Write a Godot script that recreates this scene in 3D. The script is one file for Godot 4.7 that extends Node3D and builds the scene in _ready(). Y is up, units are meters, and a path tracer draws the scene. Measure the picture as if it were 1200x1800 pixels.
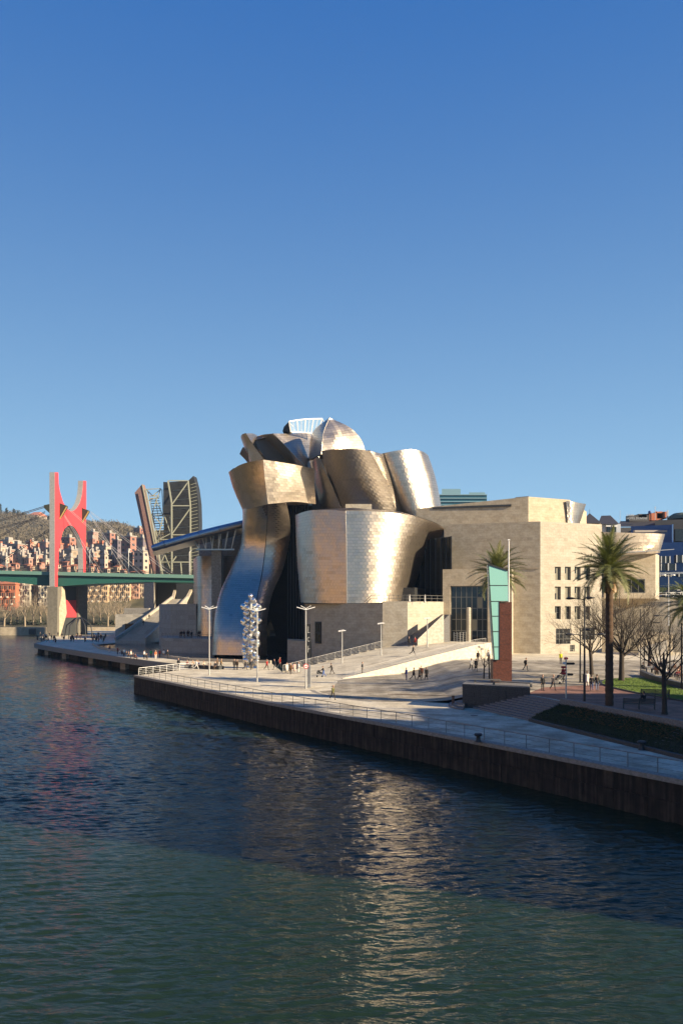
extends Node3D
# Riverside museum by a broad plaza. Metres; the quay top is y = 0, x runs right, distance D runs along -z.
const FOCAL := 1400.0      # focal length in photograph pixels (1200 x 1800)
const EYE := 10.5          # eye height above the quay
var M := {}
var used := {}
var rng := RandomNumberGenerator.new()

class MB:
	var v := PackedVector3Array()
	var n := PackedVector3Array()
	var c := PackedColorArray()
	var tone := Color.WHITE
	func tri(a: Vector3, b: Vector3, d: Vector3) -> void:
		var m := (d - a).cross(b - a).normalized()
		v.append(a); v.append(b); v.append(d)
		for i in 3:
			n.append(m); c.append(tone)
	func tri_n(a: Vector3, b: Vector3, d: Vector3, na: Vector3, nb: Vector3, nd: Vector3) -> void:
		if (d - a).cross(b - a).dot(na + nb + nd) < 0.0:
			v.append(a); v.append(d); v.append(b); n.append(na); n.append(nd); n.append(nb)
		else:
			v.append(a); v.append(b); v.append(d); n.append(na); n.append(nb); n.append(nd)
		for i in 3:
			c.append(tone)
	func quad(a: Vector3, b: Vector3, d: Vector3, e: Vector3) -> void:
		tri(a, b, d); tri(a, d, e)
	func box(o: Vector3, s: Vector3, t := Basis()) -> void:
		var x := t.x * s.x * 0.5
		var y := t.y * s.y * 0.5
		var z := t.z * s.z * 0.5
		for k in 3:
			var p: Vector3 = [x, y, z][k]
			var q: Vector3 = [y, z, x][k]
			var r: Vector3 = [z, x, y][k]
			quad(o + p - q - r, o + p - q + r, o + p + q + r, o + p + q - r)
			quad(o - p - q - r, o - p + q - r, o - p + q + r, o - p - q + r)
	func beam(a: Vector3, b: Vector3, w: float, h := 0.0) -> void:
		var z := b - a
		var l := z.length()
		if l < 0.0001:
			return
		z /= l
		var up := Vector3.UP if absf(z.y) < 0.95 else Vector3.RIGHT
		var x := up.cross(z).normalized()
		box((a + b) * 0.5, Vector3(w, h if h > 0.0 else w, l), Basis(x, z.cross(x), z))
	func tube(p: Array, r: Array, k := 6, cap := true) -> void:
		var rings := []
		var norms := []
		var side := Vector3.ZERO
		for i in p.size():
			var d: Vector3 = (p[mini(i + 1, p.size() - 1)] - p[maxi(i - 1, 0)]).normalized()
			if side == Vector3.ZERO:
				side = d.cross(Vector3.UP if absf(d.y) < 0.9 else Vector3.RIGHT).normalized()
			side = (side - d * side.dot(d)).normalized()
			var o := d.cross(side)
			var ring := []
			var nn := []
			for j in k:
				var a := TAU * j / k
				var e := side * cos(a) + o * sin(a)
				ring.append(p[i] + e * r[i]); nn.append(e)
			rings.append(ring); norms.append(nn)
		for i in p.size() - 1:
			for j in k:
				var l := (j + 1) % k
				tri_n(rings[i][j], rings[i + 1][j], rings[i + 1][l], norms[i][j], norms[i + 1][j], norms[i + 1][l])
				tri_n(rings[i][j], rings[i + 1][l], rings[i][l], norms[i][j], norms[i + 1][l], norms[i][l])
		if cap:
			for e in [0, p.size() - 1]:
				for j in range(1, k - 1):
					tri(rings[e][0], rings[e][j], rings[e][j + 1])
	func lathe(o: Vector3, prof: Array, k := 12) -> void:     # prof: Vector2(radius, height)
		for i in prof.size() - 1:
			var p: Vector2 = prof[i]
			var q: Vector2 = prof[i + 1]
			var t := (q - p).normalized()
			for j in k:
				var a := TAU * j / k
				var b := TAU * (j + 1) / k
				var ea := Vector3(cos(a), 0, sin(a))
				var eb := Vector3(cos(b), 0, sin(b))
				var na := ea * t.y - Vector3.UP * t.x
				var nb := eb * t.y - Vector3.UP * t.x
				var A := o + ea * p.x + Vector3.UP * p.y
				var B := o + eb * p.x + Vector3.UP * p.y
				var C := o + eb * q.x + Vector3.UP * q.y
				var D := o + ea * q.x + Vector3.UP * q.y
				tri_n(A, B, C, na, nb, nb); tri_n(A, C, D, na, nb, na)
	func poly(pts: Array) -> void:                             # a fan over any closed ring
		var m := Vector3.ZERO
		for p in pts:
			m += p
		m /= pts.size()
		for i in pts.size():
			tri(m, pts[i], pts[(i + 1) % pts.size()])
	func prism(plan: Array, y0: float, y1: float) -> void:     # plan: Vector2(x, D)
		var s := 0.0
		for i in plan.size():
			s += plan[i].cross(plan[(i + 1) % plan.size()])
		var p := plan.duplicate()
		if s > 0.0:
			p.reverse()
		for i in p.size():
			var a: Vector2 = p[i]
			var b: Vector2 = p[(i + 1) % p.size()]
			quad(Vector3(a.x, y0, -a.y), Vector3(a.x, y1, -a.y), Vector3(b.x, y1, -b.y), Vector3(b.x, y0, -b.y))
		var t := Geometry2D.triangulate_polygon(PackedVector2Array(p))
		for i in range(0, t.size(), 3):
			for y in [y0, y1]:
				tri(Vector3(p[t[i]].x, y, -p[t[i]].y), Vector3(p[t[i + 1]].x, y, -p[t[i + 1]].y), Vector3(p[t[i + 2]].x, y, -p[t[i + 2]].y))
	func slab(pts: Array, thick: Vector3) -> void:             # a flat outline given a thickness
		var m := Vector3.ZERO
		for p in pts:
			m += p / pts.size()
		for i in pts.size():
			var j := (i + 1) % pts.size()
			quad(pts[i], pts[j], pts[j] + thick, pts[i] + thick)
			tri(m, pts[i], pts[j]); tri(m + thick, pts[i] + thick, pts[j] + thick)
	func mesh() -> ArrayMesh:
		var a := []
		a.resize(Mesh.ARRAY_MAX)
		a[Mesh.ARRAY_VERTEX] = v
		a[Mesh.ARRAY_NORMAL] = n
		a[Mesh.ARRAY_COLOR] = c
		var m := ArrayMesh.new()
		if v.size():
			m.add_surface_from_arrays(Mesh.PRIMITIVE_TRIANGLES, a)
		return m

# ---- small helpers -------------------------------------------------------
func P(px: float, py: float, d: float) -> Vector3:             # a point seen at that pixel of the photograph, d metres away
	return Vector3((px - 600.0) / FOCAL * d, EYE - (py - 1067.0) / FOCAL * d, -d)

func XD(px: float, d: float) -> Vector2:
	return Vector2((px - 600.0) / FOCAL * d, d)

func yat(py: float, d: float) -> float:
	return EYE - (py - 1067.0) / FOCAL * d

func at(p: Vector2, y: float) -> Vector3:
	return Vector3(p.x, y, -p.y)

func numbered(called: String) -> String:
	used[called] = used.get(called, -1) + 1
	return called if used[called] == 0 else "%s_%03d" % [called, used[called]]

func tag(o: Node, label: String, category := "", group := "") -> Node:
	o.set_meta("label", label)
	if category:
		o.set_meta("category", category)
	if group:
		o.set_meta("group", group)
	return o

func thing(called: String, label: String, category: String, where := Vector3.ZERO, turn := 0.0, group := "") -> Node3D:
	var o := Node3D.new()
	o.name = numbered(called)
	add_child(o)
	o.position = where
	o.rotation.y = turn
	tag(o, label, category, group)
	return o

func part(called: String, mb: MB, m: Material, parent: Node) -> MeshInstance3D:
	return inst(called, mb.mesh(), m, parent)

func inst(called: String, mesh: Mesh, m: Material, parent: Node, where := Transform3D()) -> MeshInstance3D:
	var o := MeshInstance3D.new()
	o.name = called
	o.mesh = mesh
	o.material_override = m
	parent.add_child(o, true)
	if parent is Node3D and where != Transform3D():
		o.transform = where
	return o

func single(called: String, mb: MB, m: Material, label: String, category: String, group := "") -> MeshInstance3D:
	var o := part(numbered(called), mb, m, self)
	tag(o, label, category, group)
	return o

func struct(called: String, mb: MB, m: Material, parent: Node = self) -> MeshInstance3D:
	var o := part(numbered(called) if parent == self else called, mb, m, parent)
	if parent == self:
		o.set_meta("kind", "structure")
	return o

func copy_of(o: Node3D, label: String, where: Vector3, turn := 0.0) -> Node3D:
	var r: Node3D = o.duplicate()
	var base: String = o.get_meta("base_name") if o.has_meta("base_name") else str(o.name)
	r.name = numbered(base)
	add_child(r)
	r.position = where
	r.rotation.y = turn
	r.set_meta("label", label)
	return r

# ---- materials -----------------------------------------------------------
func mat(called: String, col: Color, rough := 0.8, metal := 0.0) -> StandardMaterial3D:   # col: linear base colour
	var m := StandardMaterial3D.new()
	m.resource_name = called
	m.albedo_color = col.linear_to_srgb()
	m.roughness = rough
	m.metallic = metal
	m.cull_mode = BaseMaterial3D.CULL_DISABLED
	M[called] = m
	return m

func noise_tex(freq: float, lo: Color, hi: Color, sd := 1, size := 512, octaves := 4) -> NoiseTexture2D:
	var f := FastNoiseLite.new()
	f.seed = sd
	f.frequency = freq
	f.fractal_octaves = octaves
	f.noise_type = FastNoiseLite.TYPE_SIMPLEX_SMOOTH
	var g := Gradient.new()
	g.set_color(0, lo); g.set_color(1, hi)
	g.set_offset(0, 0.2); g.set_offset(1, 0.8)
	var t := NoiseTexture2D.new()
	t.width = size; t.height = size
	t.seamless = true
	t.noise = f
	t.color_ramp = g
	return t

func grain(m: StandardMaterial3D, tex: Texture2D, metres: float, bump: Texture2D = null, cm := 0.0) -> void:
	m.albedo_texture = tex
	m.uv1_triplanar = true
	m.uv1_world_triplanar = true
	m.uv1_scale = Vector3.ONE / metres
	if bump:
		m.heightmap_enabled = true
		m.heightmap_texture = bump
		m.heightmap_scale = cm

func blocks_tex(w: int, h: int, across: int, courses: int, spread: float, joint: float, sd: int, height := false) -> ImageTexture:
	# courses of blocks in running bond; tone varies from block to block, joints are thin lines
	var r := RandomNumberGenerator.new()
	r.seed = sd
	var f := FastNoiseLite.new()
	f.seed = sd
	f.frequency = 0.03
	f.fractal_octaves = 4
	var tones := []
	for i in across * courses:
		tones.append(1.0 - spread * r.randf() * r.randf())
	var data := PackedByteArray()
	data.resize(w * h * 3)
	var bw := float(w) / across
	var bh := float(h) / courses
	for y in h:
		var row := int(y / bh)
		var fy := fmod(y, bh)
		for x in w:
			var xs := fposmod(x + (bw * 0.5 if row % 2 else 0.0), w)
			var col := int(xs / bw)
			var fx := fmod(xs, bw)
			var edge := fx < 1.0 or fy < 1.0
			var t: float
			if height:
				t = 0.0 if edge else 0.6 + 0.4 * f.get_noise_2d(x, y)
			else:
				t = tones[row * across + col] * (1.0 + 0.09 * f.get_noise_2d(x, y))
				if edge:
					t *= joint
			var k := (y * w + x) * 3
			var b := clampi(int(t * 250.0), 0, 255)
			data[k] = b; data[k + 1] = clampi(int(b * 0.99), 0, 255); data[k + 2] = clampi(int(b * 0.965), 0, 255)
	return ImageTexture.create_from_image(Image.create_from_data(w, h, false, Image.FORMAT_RGB8, data))

func weather(m: StandardMaterial3D, metres: float, lo: float, sd: int) -> void:   # broad worn and stained patches over the finer pattern
	m.detail_enabled = true
	m.detail_blend_mode = BaseMaterial3D.BLEND_MODE_MUL
	m.detail_uv_layer = BaseMaterial3D.DETAIL_UV_2
	m.detail_albedo = noise_tex(0.012, Color(lo, lo * 0.985, lo * 0.96), Color.WHITE, sd, 512, 6)
	m.uv2_triplanar = true
	m.uv2_world_triplanar = true
	m.uv2_scale = Vector3.ONE / metres

func materials() -> void:
	var ti := mat("titanium", Color(0.57, 0.495, 0.41), 0.38, 1.0)
	ti.vertex_color_use_as_albedo = true
	mat("shingle_joint", Color(0.16, 0.14, 0.12), 0.6, 0.9)
	mat("titanium_edge", Color(0.42, 0.38, 0.33), 0.3, 1.0)
	var sheet := mat("pond_wall", Color(0.4, 0.38, 0.34), 0.8)
	grain(sheet, blocks_tex(256, 256, 2, 4, 0.2, 0.7, 5), 4.8)
	var bt := blocks_tex(512, 512, 8, 14, 0.12, 0.74, 11)
	var bh := blocks_tex(512, 512, 8, 14, 0.2, 0.7, 11, true)
	grain(mat("limestone", Color(0.5, 0.44, 0.345), 0.85), bt, 7.2, bh, 1.2)
	grain(mat("limestone_pale", Color(0.44, 0.41, 0.355), 0.85), bt, 7.2, bh, 0.8)
	grain(mat("plaza", Color(0.72, 0.67, 0.545), 0.85), blocks_tex(512, 512, 6, 8, 0.2, 0.75, 21), 7.0)
	grain(mat("plaza_round", Color(0.47, 0.425, 0.34), 0.85), blocks_tex(512, 512, 8, 10, 0.22, 0.75, 22), 6.0)
	grain(mat("quay_paving", Color(0.62, 0.575, 0.475), 0.8), blocks_tex(512, 512, 5, 10, 0.16, 0.72, 23), 6.0)
	grain(mat("red_paving", Color(0.34, 0.17, 0.125), 0.85), blocks_tex(512, 512, 12, 24, 0.3, 0.75, 24), 4.0)
	grain(mat("white_wall", Color(0.6, 0.55, 0.46), 0.85), noise_tex(0.02, Color(0.86, 0.85, 0.83), Color.WHITE, 8), 6.0)
	weather(M["plaza"], 38.0, 0.88, 61)
	weather(M["plaza_round"], 27.0, 0.72, 62)
	weather(M["quay_paving"], 23.0, 0.72, 63)
	weather(M["limestone"], 11.0, 0.93, 64)
	weather(M["limestone_pale"], 13.0, 0.95, 65)
	weather(M["red_paving"], 17.0, 0.75, 66)
	var streak := FastNoiseLite.new()
	var img := Image.create(512, 512, false, Image.FORMAT_RGB8)
	var hi := Image.create(512, 512, false, Image.FORMAT_RGB8)
	streak.seed = 4
	streak.frequency = 0.02
	streak.fractal_octaves = 5
	for y in 512:
		for x in 512:
			var a := TAU * x / 512.0
			var ca := cos(a) * 81.5
			var sa := sin(a) * 81.5
			var s := streak.get_noise_3d(ca * 2.2, sa * 2.2, y * 0.14)
			var g := streak.get_noise_3d(ca, sa, y * 0.9 + 900.0)
			var k := clampf(0.52 + s * 0.95 + g * 0.3, 0.1, 1.0)
			img.set_pixel(x, y, Color(k, k * (0.93 + 0.05 * g), k * (0.84 + 0.1 * s)))
			hi.set_pixel(x, y, Color.from_hsv(0, 0, clampf(0.5 + g + s * 0.4, 0, 1)))
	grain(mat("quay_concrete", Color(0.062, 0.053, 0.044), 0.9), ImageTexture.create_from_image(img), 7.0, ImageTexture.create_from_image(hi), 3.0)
	grain(mat("coping", Color(0.3, 0.28, 0.25), 0.85), noise_tex(0.03, Color(0.78, 0.78, 0.76), Color.WHITE, 31), 4.0)
	grain(mat("dark_stone", Color(0.055, 0.06, 0.062), 0.6), noise_tex(0.03, Color(0.6, 0.6, 0.6), Color.WHITE, 32), 2.5)
	grain(mat("step_stone", Color(0.22, 0.215, 0.21), 0.8), noise_tex(0.03, Color(0.75, 0.74, 0.73), Color.WHITE, 33), 3.0)
	grain(mat("concrete", Color(0.36, 0.33, 0.28), 0.9), noise_tex(0.02, Color(0.86, 0.85, 0.84), Color.WHITE, 34), 8.0)
	grain(mat("grey_pylon", Color(0.3, 0.3, 0.295), 0.8), noise_tex(0.02, Color(0.9, 0.9, 0.9), Color.WHITE, 35), 8.0)
	grain(mat("pier_concrete", Color(0.17, 0.155, 0.125), 0.9), noise_tex(0.015, Color(0.88, 0.88, 0.87), Color.WHITE, 38), 10.0)
	mat("red_paint", Color(0.58, 0.045, 0.055), 0.5)
	mat("deck_green", Color(0.02, 0.1, 0.08), 0.5)
	mat("deck_pale", Color(0.13, 0.25, 0.21), 0.6)
	mat("cable", Color(0.05, 0.045, 0.045), 0.5)
	mat("pale_cable", Color(0.4, 0.4, 0.4), 0.5)
	mat("olive_box", Color(0.035, 0.035, 0.018), 0.6)
	mat("ochre_edge", Color(0.4, 0.3, 0.1), 0.7)
	grain(mat("pink_stone", Color(0.25, 0.145, 0.125), 0.8), noise_tex(0.03, Color(0.8, 0.8, 0.8), Color.WHITE, 36), 9.0)
	mat("steel_cream", Color(0.33, 0.335, 0.25), 0.5)
	grain(mat("dark_cladding", Color(0.022, 0.024, 0.026), 0.6), blocks_tex(256, 256, 4, 12, 0.5, 0.4, 41), 7.0)
	grain(mat("rust_stone", Color(0.115, 0.034, 0.018), 0.5), noise_tex(0.02, Color(0.75, 0.72, 0.7), Color.WHITE, 37), 3.0)
	mat("glass_green", Color(0.27, 0.55, 0.49), 0.16, 0.0)
	mat("dark_glass", Color(0.012, 0.015, 0.017), 0.06)
	mat("glass_frame", Color(0.12, 0.115, 0.1), 0.5)
	mat("blue_frame", Color(0.006, 0.009, 0.014), 0.5)
	mat("white_paint", Color(0.78, 0.77, 0.74), 0.5)
	mat("galvanised", Color(0.5, 0.5, 0.48), 0.4, 0.6)
	mat("rail_steel", Color(0.15, 0.145, 0.135), 0.5, 0.3)
	mat("rail_grey", Color(0.36, 0.35, 0.33), 0.5)
	mat("dark_metal", Color(0.02, 0.021, 0.024), 0.5)
	mat("chrome", Color(0.72, 0.7, 0.67), 0.06, 1.0)
	mat("canopy_blue", Color(0.3, 0.34, 0.4), 0.3, 0.9)
	grain(mat("bark", Color(0.085, 0.065, 0.048), 0.9), noise_tex(0.05, Color(0.5, 0.5, 0.5), Color.WHITE, 51), 1.2)
	grain(mat("palm_bark", Color(0.16, 0.095, 0.055), 0.95), noise_tex(0.06, Color(0.4, 0.4, 0.4), Color.WHITE, 52), 1.0)
	mat("pale_bark", Color(0.27, 0.215, 0.15), 0.9)
	for k in [["palm_leaf", Color(0.11, 0.12, 0.04)], ["palm_leaf_pale", Color(0.17, 0.165, 0.07)], ["palm_dead", Color(0.28, 0.15, 0.045)]]:
		var m := mat(k[0], k[1], 0.5)
		m.backlight_enabled = true
		m.backlight = Color(0.25, 0.28, 0.1)
	grain(mat("lawn", Color(0.15, 0.22, 0.028), 0.95), noise_tex(0.08, Color(0.55, 0.6, 0.5), Color.WHITE, 53), 3.0)
	var gb := mat("grass_blade", Color(0.13, 0.2, 0.025), 0.8)
	gb.vertex_color_use_as_albedo = true
	grain(mat("soil", Color(0.03, 0.035, 0.014), 0.95), noise_tex(0.08, Color(0.5, 0.5, 0.5), Color.WHITE, 54), 2.0)
	mat("bed_leaf", Color(0.02, 0.036, 0.01), 0.8)
	mat("flower_orange", Color(0.5, 0.16, 0.02), 0.7)
	mat("hill", Color(0.14, 0.115, 0.065), 0.95)
	grain(M["hill"], noise_tex(0.03, Color(0.45, 0.5, 0.42), Color.WHITE, 55, 512, 5), 260.0)
	mat("scrub", Color(0.11, 0.09, 0.058), 0.95)
	mat("conifer", Color(0.02, 0.03, 0.014), 0.95)
	mat("tile_roof", Color(0.36, 0.13, 0.07), 0.9)
	mat("grey_roof", Color(0.3, 0.27, 0.24), 0.9)
	mat("slate", Color(0.035, 0.033, 0.036), 0.6)
	mat("window_dark", Color(0.05, 0.045, 0.045), 0.25)
	mat("curtain", Color(0.19, 0.175, 0.12), 0.5)
	mat("window_shutter", Color(0.2, 0.16, 0.12), 0.7)
	mat("blue_facade", Color(0.012, 0.055, 0.19), 0.4)
	mat("teal_glass", Color(0.02, 0.075, 0.105), 0.15)
	mat("teal_pale", Color(0.16, 0.27, 0.32), 0.4)
	mat("brick_red", Color(0.38, 0.13, 0.07), 0.9)
	mat("black_paint", Color(0.012, 0.012, 0.013), 0.5)
	mat("sign_red", Color(0.5, 0.03, 0.03), 0.5)
	mat("sign_blue", Color(0.03, 0.06, 0.2), 0.5)
	mat("chair_wood", Color(0.12, 0.06, 0.035), 0.7)
	mat("parasol_red", Color(0.28, 0.07, 0.06), 0.85)
	mat("office_wall", Color(0.4, 0.36, 0.3), 0.85)
	mat("skin", Color(0.42, 0.25, 0.17), 0.6)
	mat("hair_dark", Color(0.025, 0.018, 0.014), 0.7)
	mat("hair_brown", Color(0.1, 0.055, 0.03), 0.7)
	mat("hair_grey", Color(0.35, 0.33, 0.31), 0.7)
	mat("shoe", Color(0.02, 0.018, 0.017), 0.6)

func _ready() -> void:
	rng.seed = 7
	var cam := Camera3D.new()
	cam.name = "camera"
	cam.projection = Camera3D.PROJECTION_FRUSTUM
	cam.near = 0.5
	cam.far = 4000.0
	cam.size = 1800.0 / FOCAL * cam.near
	cam.frustum_offset = Vector2(0, 167.0 / FOCAL * cam.near)
	cam.position = Vector3(0, EYE, 0)
	add_child(cam)
	var sun := DirectionalLight3D.new()
	sun.name = "sun"
	sun.light_energy = 1.55
	sun.light_color = Color(1.0, 0.915, 0.775)
	sun.light_angular_distance = 0.5
	sun.shadow_enabled = true
	sun.directional_shadow_max_distance = 600.0
	add_child(sun)
	var az := deg_to_rad(25.0)     # the sun stands to the right, a little behind the camera, 22 degrees up
	var el := deg_to_rad(22.0)
	sun.look_at_from_position(Vector3(cos(az) * cos(el), sin(el), sin(az) * cos(el)), Vector3.ZERO)
	var sky_mat := ProceduralSkyMaterial.new()
	sky_mat.sky_top_color = Color8(6, 88, 172)
	sky_mat.sky_horizon_color = Color8(170, 218, 245)
	sky_mat.sky_curve = 0.235
	sky_mat.ground_horizon_color = Color8(110, 125, 130)
	sky_mat.ground_bottom_color = Color8(60, 62, 60)
	sky_mat.sun_angle_max = 0.0
	sky_mat.sky_energy_multiplier = 0.685
	sky_mat.ground_energy_multiplier = 0.645
	var env := Environment.new()
	env.background_mode = Environment.BG_SKY
	env.sky = Sky.new()
	env.sky.sky_material = sky_mat
	env.tonemap_mode = Environment.TONE_MAPPER_LINEAR
	env.tonemap_exposure = 2.45
	env.sdfgi_enabled = true
	env.ssao_enabled = true
	env.ssil_enabled = true
	var we := WorldEnvironment.new()
	we.name = "environment"
	we.environment = env
	add_child(we)
	env.fog_enabled = true
	env.fog_density = 0.0001
	env.fog_light_color = Color(0.72, 0.84, 1.0)

	materials()
	river()
	ground()
	quay()
	ramp()
	museum()
	bridge()
	truss_tower()
	far_bank()
	hillside()
	right_city()
	left_bank()
	shade_building()
	plinth_and_stairs()
	street_furniture()
	ball_column()
	plants()
	people()
	cafe()

# ---- water ---------------------------------------------------------------
func river() -> void:
	var w := mat("river_water", Color(0.011, 0.0225, 0.011), 0.15)
	w.metallic_specular = 0.35
	# ripples: long crests across the view, so the tile is stretched sideways; blended at its borders to repeat without a seam
	var f := FastNoiseLite.new()
	f.seed = 3
	f.frequency = 0.03
	f.fractal_octaves = 4
	f.fractal_gain = 0.55
	f.noise_type = FastNoiseLite.TYPE_SIMPLEX_SMOOTH
	var N := 512
	var im := Image.create(N, N, false, Image.FORMAT_L8)
	for y in N:
		var v := float(y) / N
		for x in N:
			var u := float(x) / N
			var h := 0.0
			for c in 4:
				var a := x - N * (c & 1)
				var b := y - N * (c >> 1)
				h += f.get_noise_2d(a * 0.3 + b * 0.06, b - a * 0.05) * (u if c & 1 else 1.0 - u) * (v if c >> 1 else 1.0 - v)
			im.set_pixel(x, y, Color.from_hsv(0, 0, clampf(0.5 + 0.55 * h, 0, 1)))
	im.bump_map_to_normal_map(13.0)
	w.normal_enabled = true
	w.normal_texture = ImageTexture.create_from_image(im)
	w.normal_scale = 0.55
	w.uv1_triplanar = true
	w.uv1_world_triplanar = true
	w.uv1_scale = Vector3(1.0 / 5.0, 1.0, 1.0 / 5.0)
	var a := FastNoiseLite.new()
	a.seed = 5
	a.frequency = 1.0
	a.fractal_octaves = 3
	a.fractal_gain = 0.5
	a.noise_type = FastNoiseLite.TYPE_SIMPLEX_SMOOTH
	var b := FastNoiseLite.new()
	b.seed = 9
	b.frequency = 0.03
	var rows := PackedFloat32Array()
	var d := 14.0
	while d < 430.0:
		rows.append(d)
		d *= 1.0042
	var cols := 420
	var R := rows.size()
	var v := PackedVector3Array()
	var n := PackedVector3Array()
	var idx := PackedInt32Array()
	v.resize(R * cols); n.resize(R * cols)
	for i in R:
		var D := rows[i]
		var fade := clampf(100.0 / D, 0.2, 1.0)
		for j in cols:
			var x := D * (-0.62 + 1.2 * j / (cols - 1.0)) - 1.5
			var amp := 0.095 * fade * (1.0 + 0.7 * b.get_noise_2d(x, D))
			var px := x * 0.3 + D * 0.09
			var pz := D * 1.25 - x * 0.2
			var h := a.get_noise_2d(px, pz)
			var hx := a.get_noise_2d(px + 0.03, pz - 0.02)
			var hz := a.get_noise_2d(px + 0.009, pz + 0.125)
			var k := i * cols + j
			v[k] = Vector3(x, -2.7 + amp * h, -D)
			n[k] = Vector3(-(hx - h) * amp / 0.1, 1.0, (hz - h) * amp / 0.1).normalized()
	for i in R - 1:
		for j in cols - 1:
			var k := i * cols + j
			idx.append_array([k, k + cols, k + 1, k + 1, k + cols, k + cols + 1])
	var arr := []
	arr.resize(Mesh.ARRAY_MAX)
	arr[Mesh.ARRAY_VERTEX] = v
	arr[Mesh.ARRAY_NORMAL] = n
	arr[Mesh.ARRAY_INDEX] = idx
	var m := ArrayMesh.new()
	m.add_surface_from_arrays(Mesh.PRIMITIVE_TRIANGLES, arr)
	var o := inst("river_water", m, w, self)
	o.set_meta("kind", "structure")
	# the river goes on beyond the view, under the footbridge and past the bend
	var far := MB.new()
	far.quad(Vector3(-2500, -2.75, 300), Vector3(-2500, -2.75, -430), Vector3(140, -2.75, -430), Vector3(140, -2.75, 300))
	var o2 := struct("river_water", far, w)
	o2.name = "river_bend_water"

# ---- ground --------------------------------------------------------------
const QUAY := [Vector2(62, -10), Vector2(20.7, 48.2), Vector2(10.7, 62.3), Vector2(4.4, 71.2), Vector2(-8.2, 88.0), Vector2(-31.8, 122.5)]
const WALK := [Vector2(-31.8, 122.5), Vector2(-27.4, 132.4), Vector2(-29.5, 146), Vector2(-31.8, 148.5), Vector2(-41.3, 160.6), Vector2(-56.4, 181.5), Vector2(-72, 204), Vector2(-82, 219), Vector2(-87.7, 229), Vector2(-90, 240), Vector2(-94, 255), Vector2(-104, 276), Vector2(-112, 300), Vector2(-114, 345)]
const INNER := [Vector2(-30, 345), Vector2(-30, 262), Vector2(-52, 240), Vector2(-66, 232), Vector2(-69, 222), Vector2(-59.7, 198), Vector2(-47, 180), Vector2(-35, 163), Vector2(-29.5, 155.7), Vector2(-20, 151.5), Vector2(-13, 148.5), Vector2(-9.4, 128)]
const UPPER := [Vector2(45, 8), Vector2(31.3, 44), Vector2(25.5, 59.6), Vector2(20.4, 74.9), Vector2(17.6, 83.2), Vector2(15.5, 86.0), Vector2(11.5, 87), Vector2(9, 88), Vector2(9, 155), Vector2(160, 155), Vector2(160, 8)]
const RAMP := [Vector2(0, 116), Vector2(6, 119.5), Vector2(12.4, 123.9), Vector2(18, 127.4), Vector2(23.7, 131), Vector2(26.5, 136), Vector2(18, 141.5), Vector2(7.2, 140), Vector2(-9.4, 128)]

func sm(a: float, b: float, x: float) -> float:
	return smoothstep(a, b, x)

func lower_y(p: Vector2) -> float:
	return 0.5 * sm(86, 108, p.y) * (1.0 - sm(122, 150, p.y)) * sm(-5, 14, p.x)

func upper_y(p: Vector2) -> float:
	return 1.7 * sm(9, 18.5, p.x) + lower_y(p)

func ramp_y(p: Vector2) -> float:
	return minf(0.165 * maxf(0.0, p.x * 0.787 + (p.y - 116.0) * 0.617), 4.4) + 0.02

func surf(p: Vector2) -> float:
	if Geometry2D.is_point_in_polygon(p, PackedVector2Array(RAMP)):
		return ramp_y(p)
	if Geometry2D.is_point_in_polygon(p, PackedVector2Array(UPPER)):
		return upper_y(p)
	return lower_y(p)

func on_ground(px: float, py: float) -> Vector3:       # where the sight line through that pixel meets the ground
	var d := 40.0
	while d < 330.0:
		if P(px, py, d).y <= surf(XD(px, d)):
			break
		d += 0.25
	var q := XD(px, d)
	return Vector3(q.x, surf(q), -d)

func sheet(outline: Array, height: Callable, cell: float, lift := 0.0) -> MB:
	var mb := MB.new()
	var poly := PackedVector2Array(outline)
	var lo := Vector2(1e9, 1e9)
	var hi := -lo
	for p in poly:
		lo = lo.min(p); hi = hi.max(p)
	var y := floorf(lo.y / cell) * cell
	while y < hi.y:
		var x := floorf(lo.x / cell) * cell
		while x < hi.x:
			var c := PackedVector2Array([Vector2(x, y), Vector2(x + cell, y), Vector2(x + cell, y + cell), Vector2(x, y + cell)])
			for piece in Geometry2D.intersect_polygons(c, poly):
				if Geometry2D.is_polygon_clockwise(piece):
					piece.reverse()
				var t := Geometry2D.triangulate_polygon(piece)
				for i in range(0, t.size(), 3):
					var q := []
					for j in 3:
						var p: Vector2 = piece[t[i + j]]
						q.append(Vector3(p.x, height.call(p) + lift, -p.y))
					var m: Vector3 = (q[2] - q[0]).cross(q[1] - q[0])
					if m.y > 0.0:
						mb.tri(q[0], q[1], q[2])
					else:
						mb.tri(q[0], q[2], q[1])
			x += cell
		y += cell
	return mb

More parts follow.
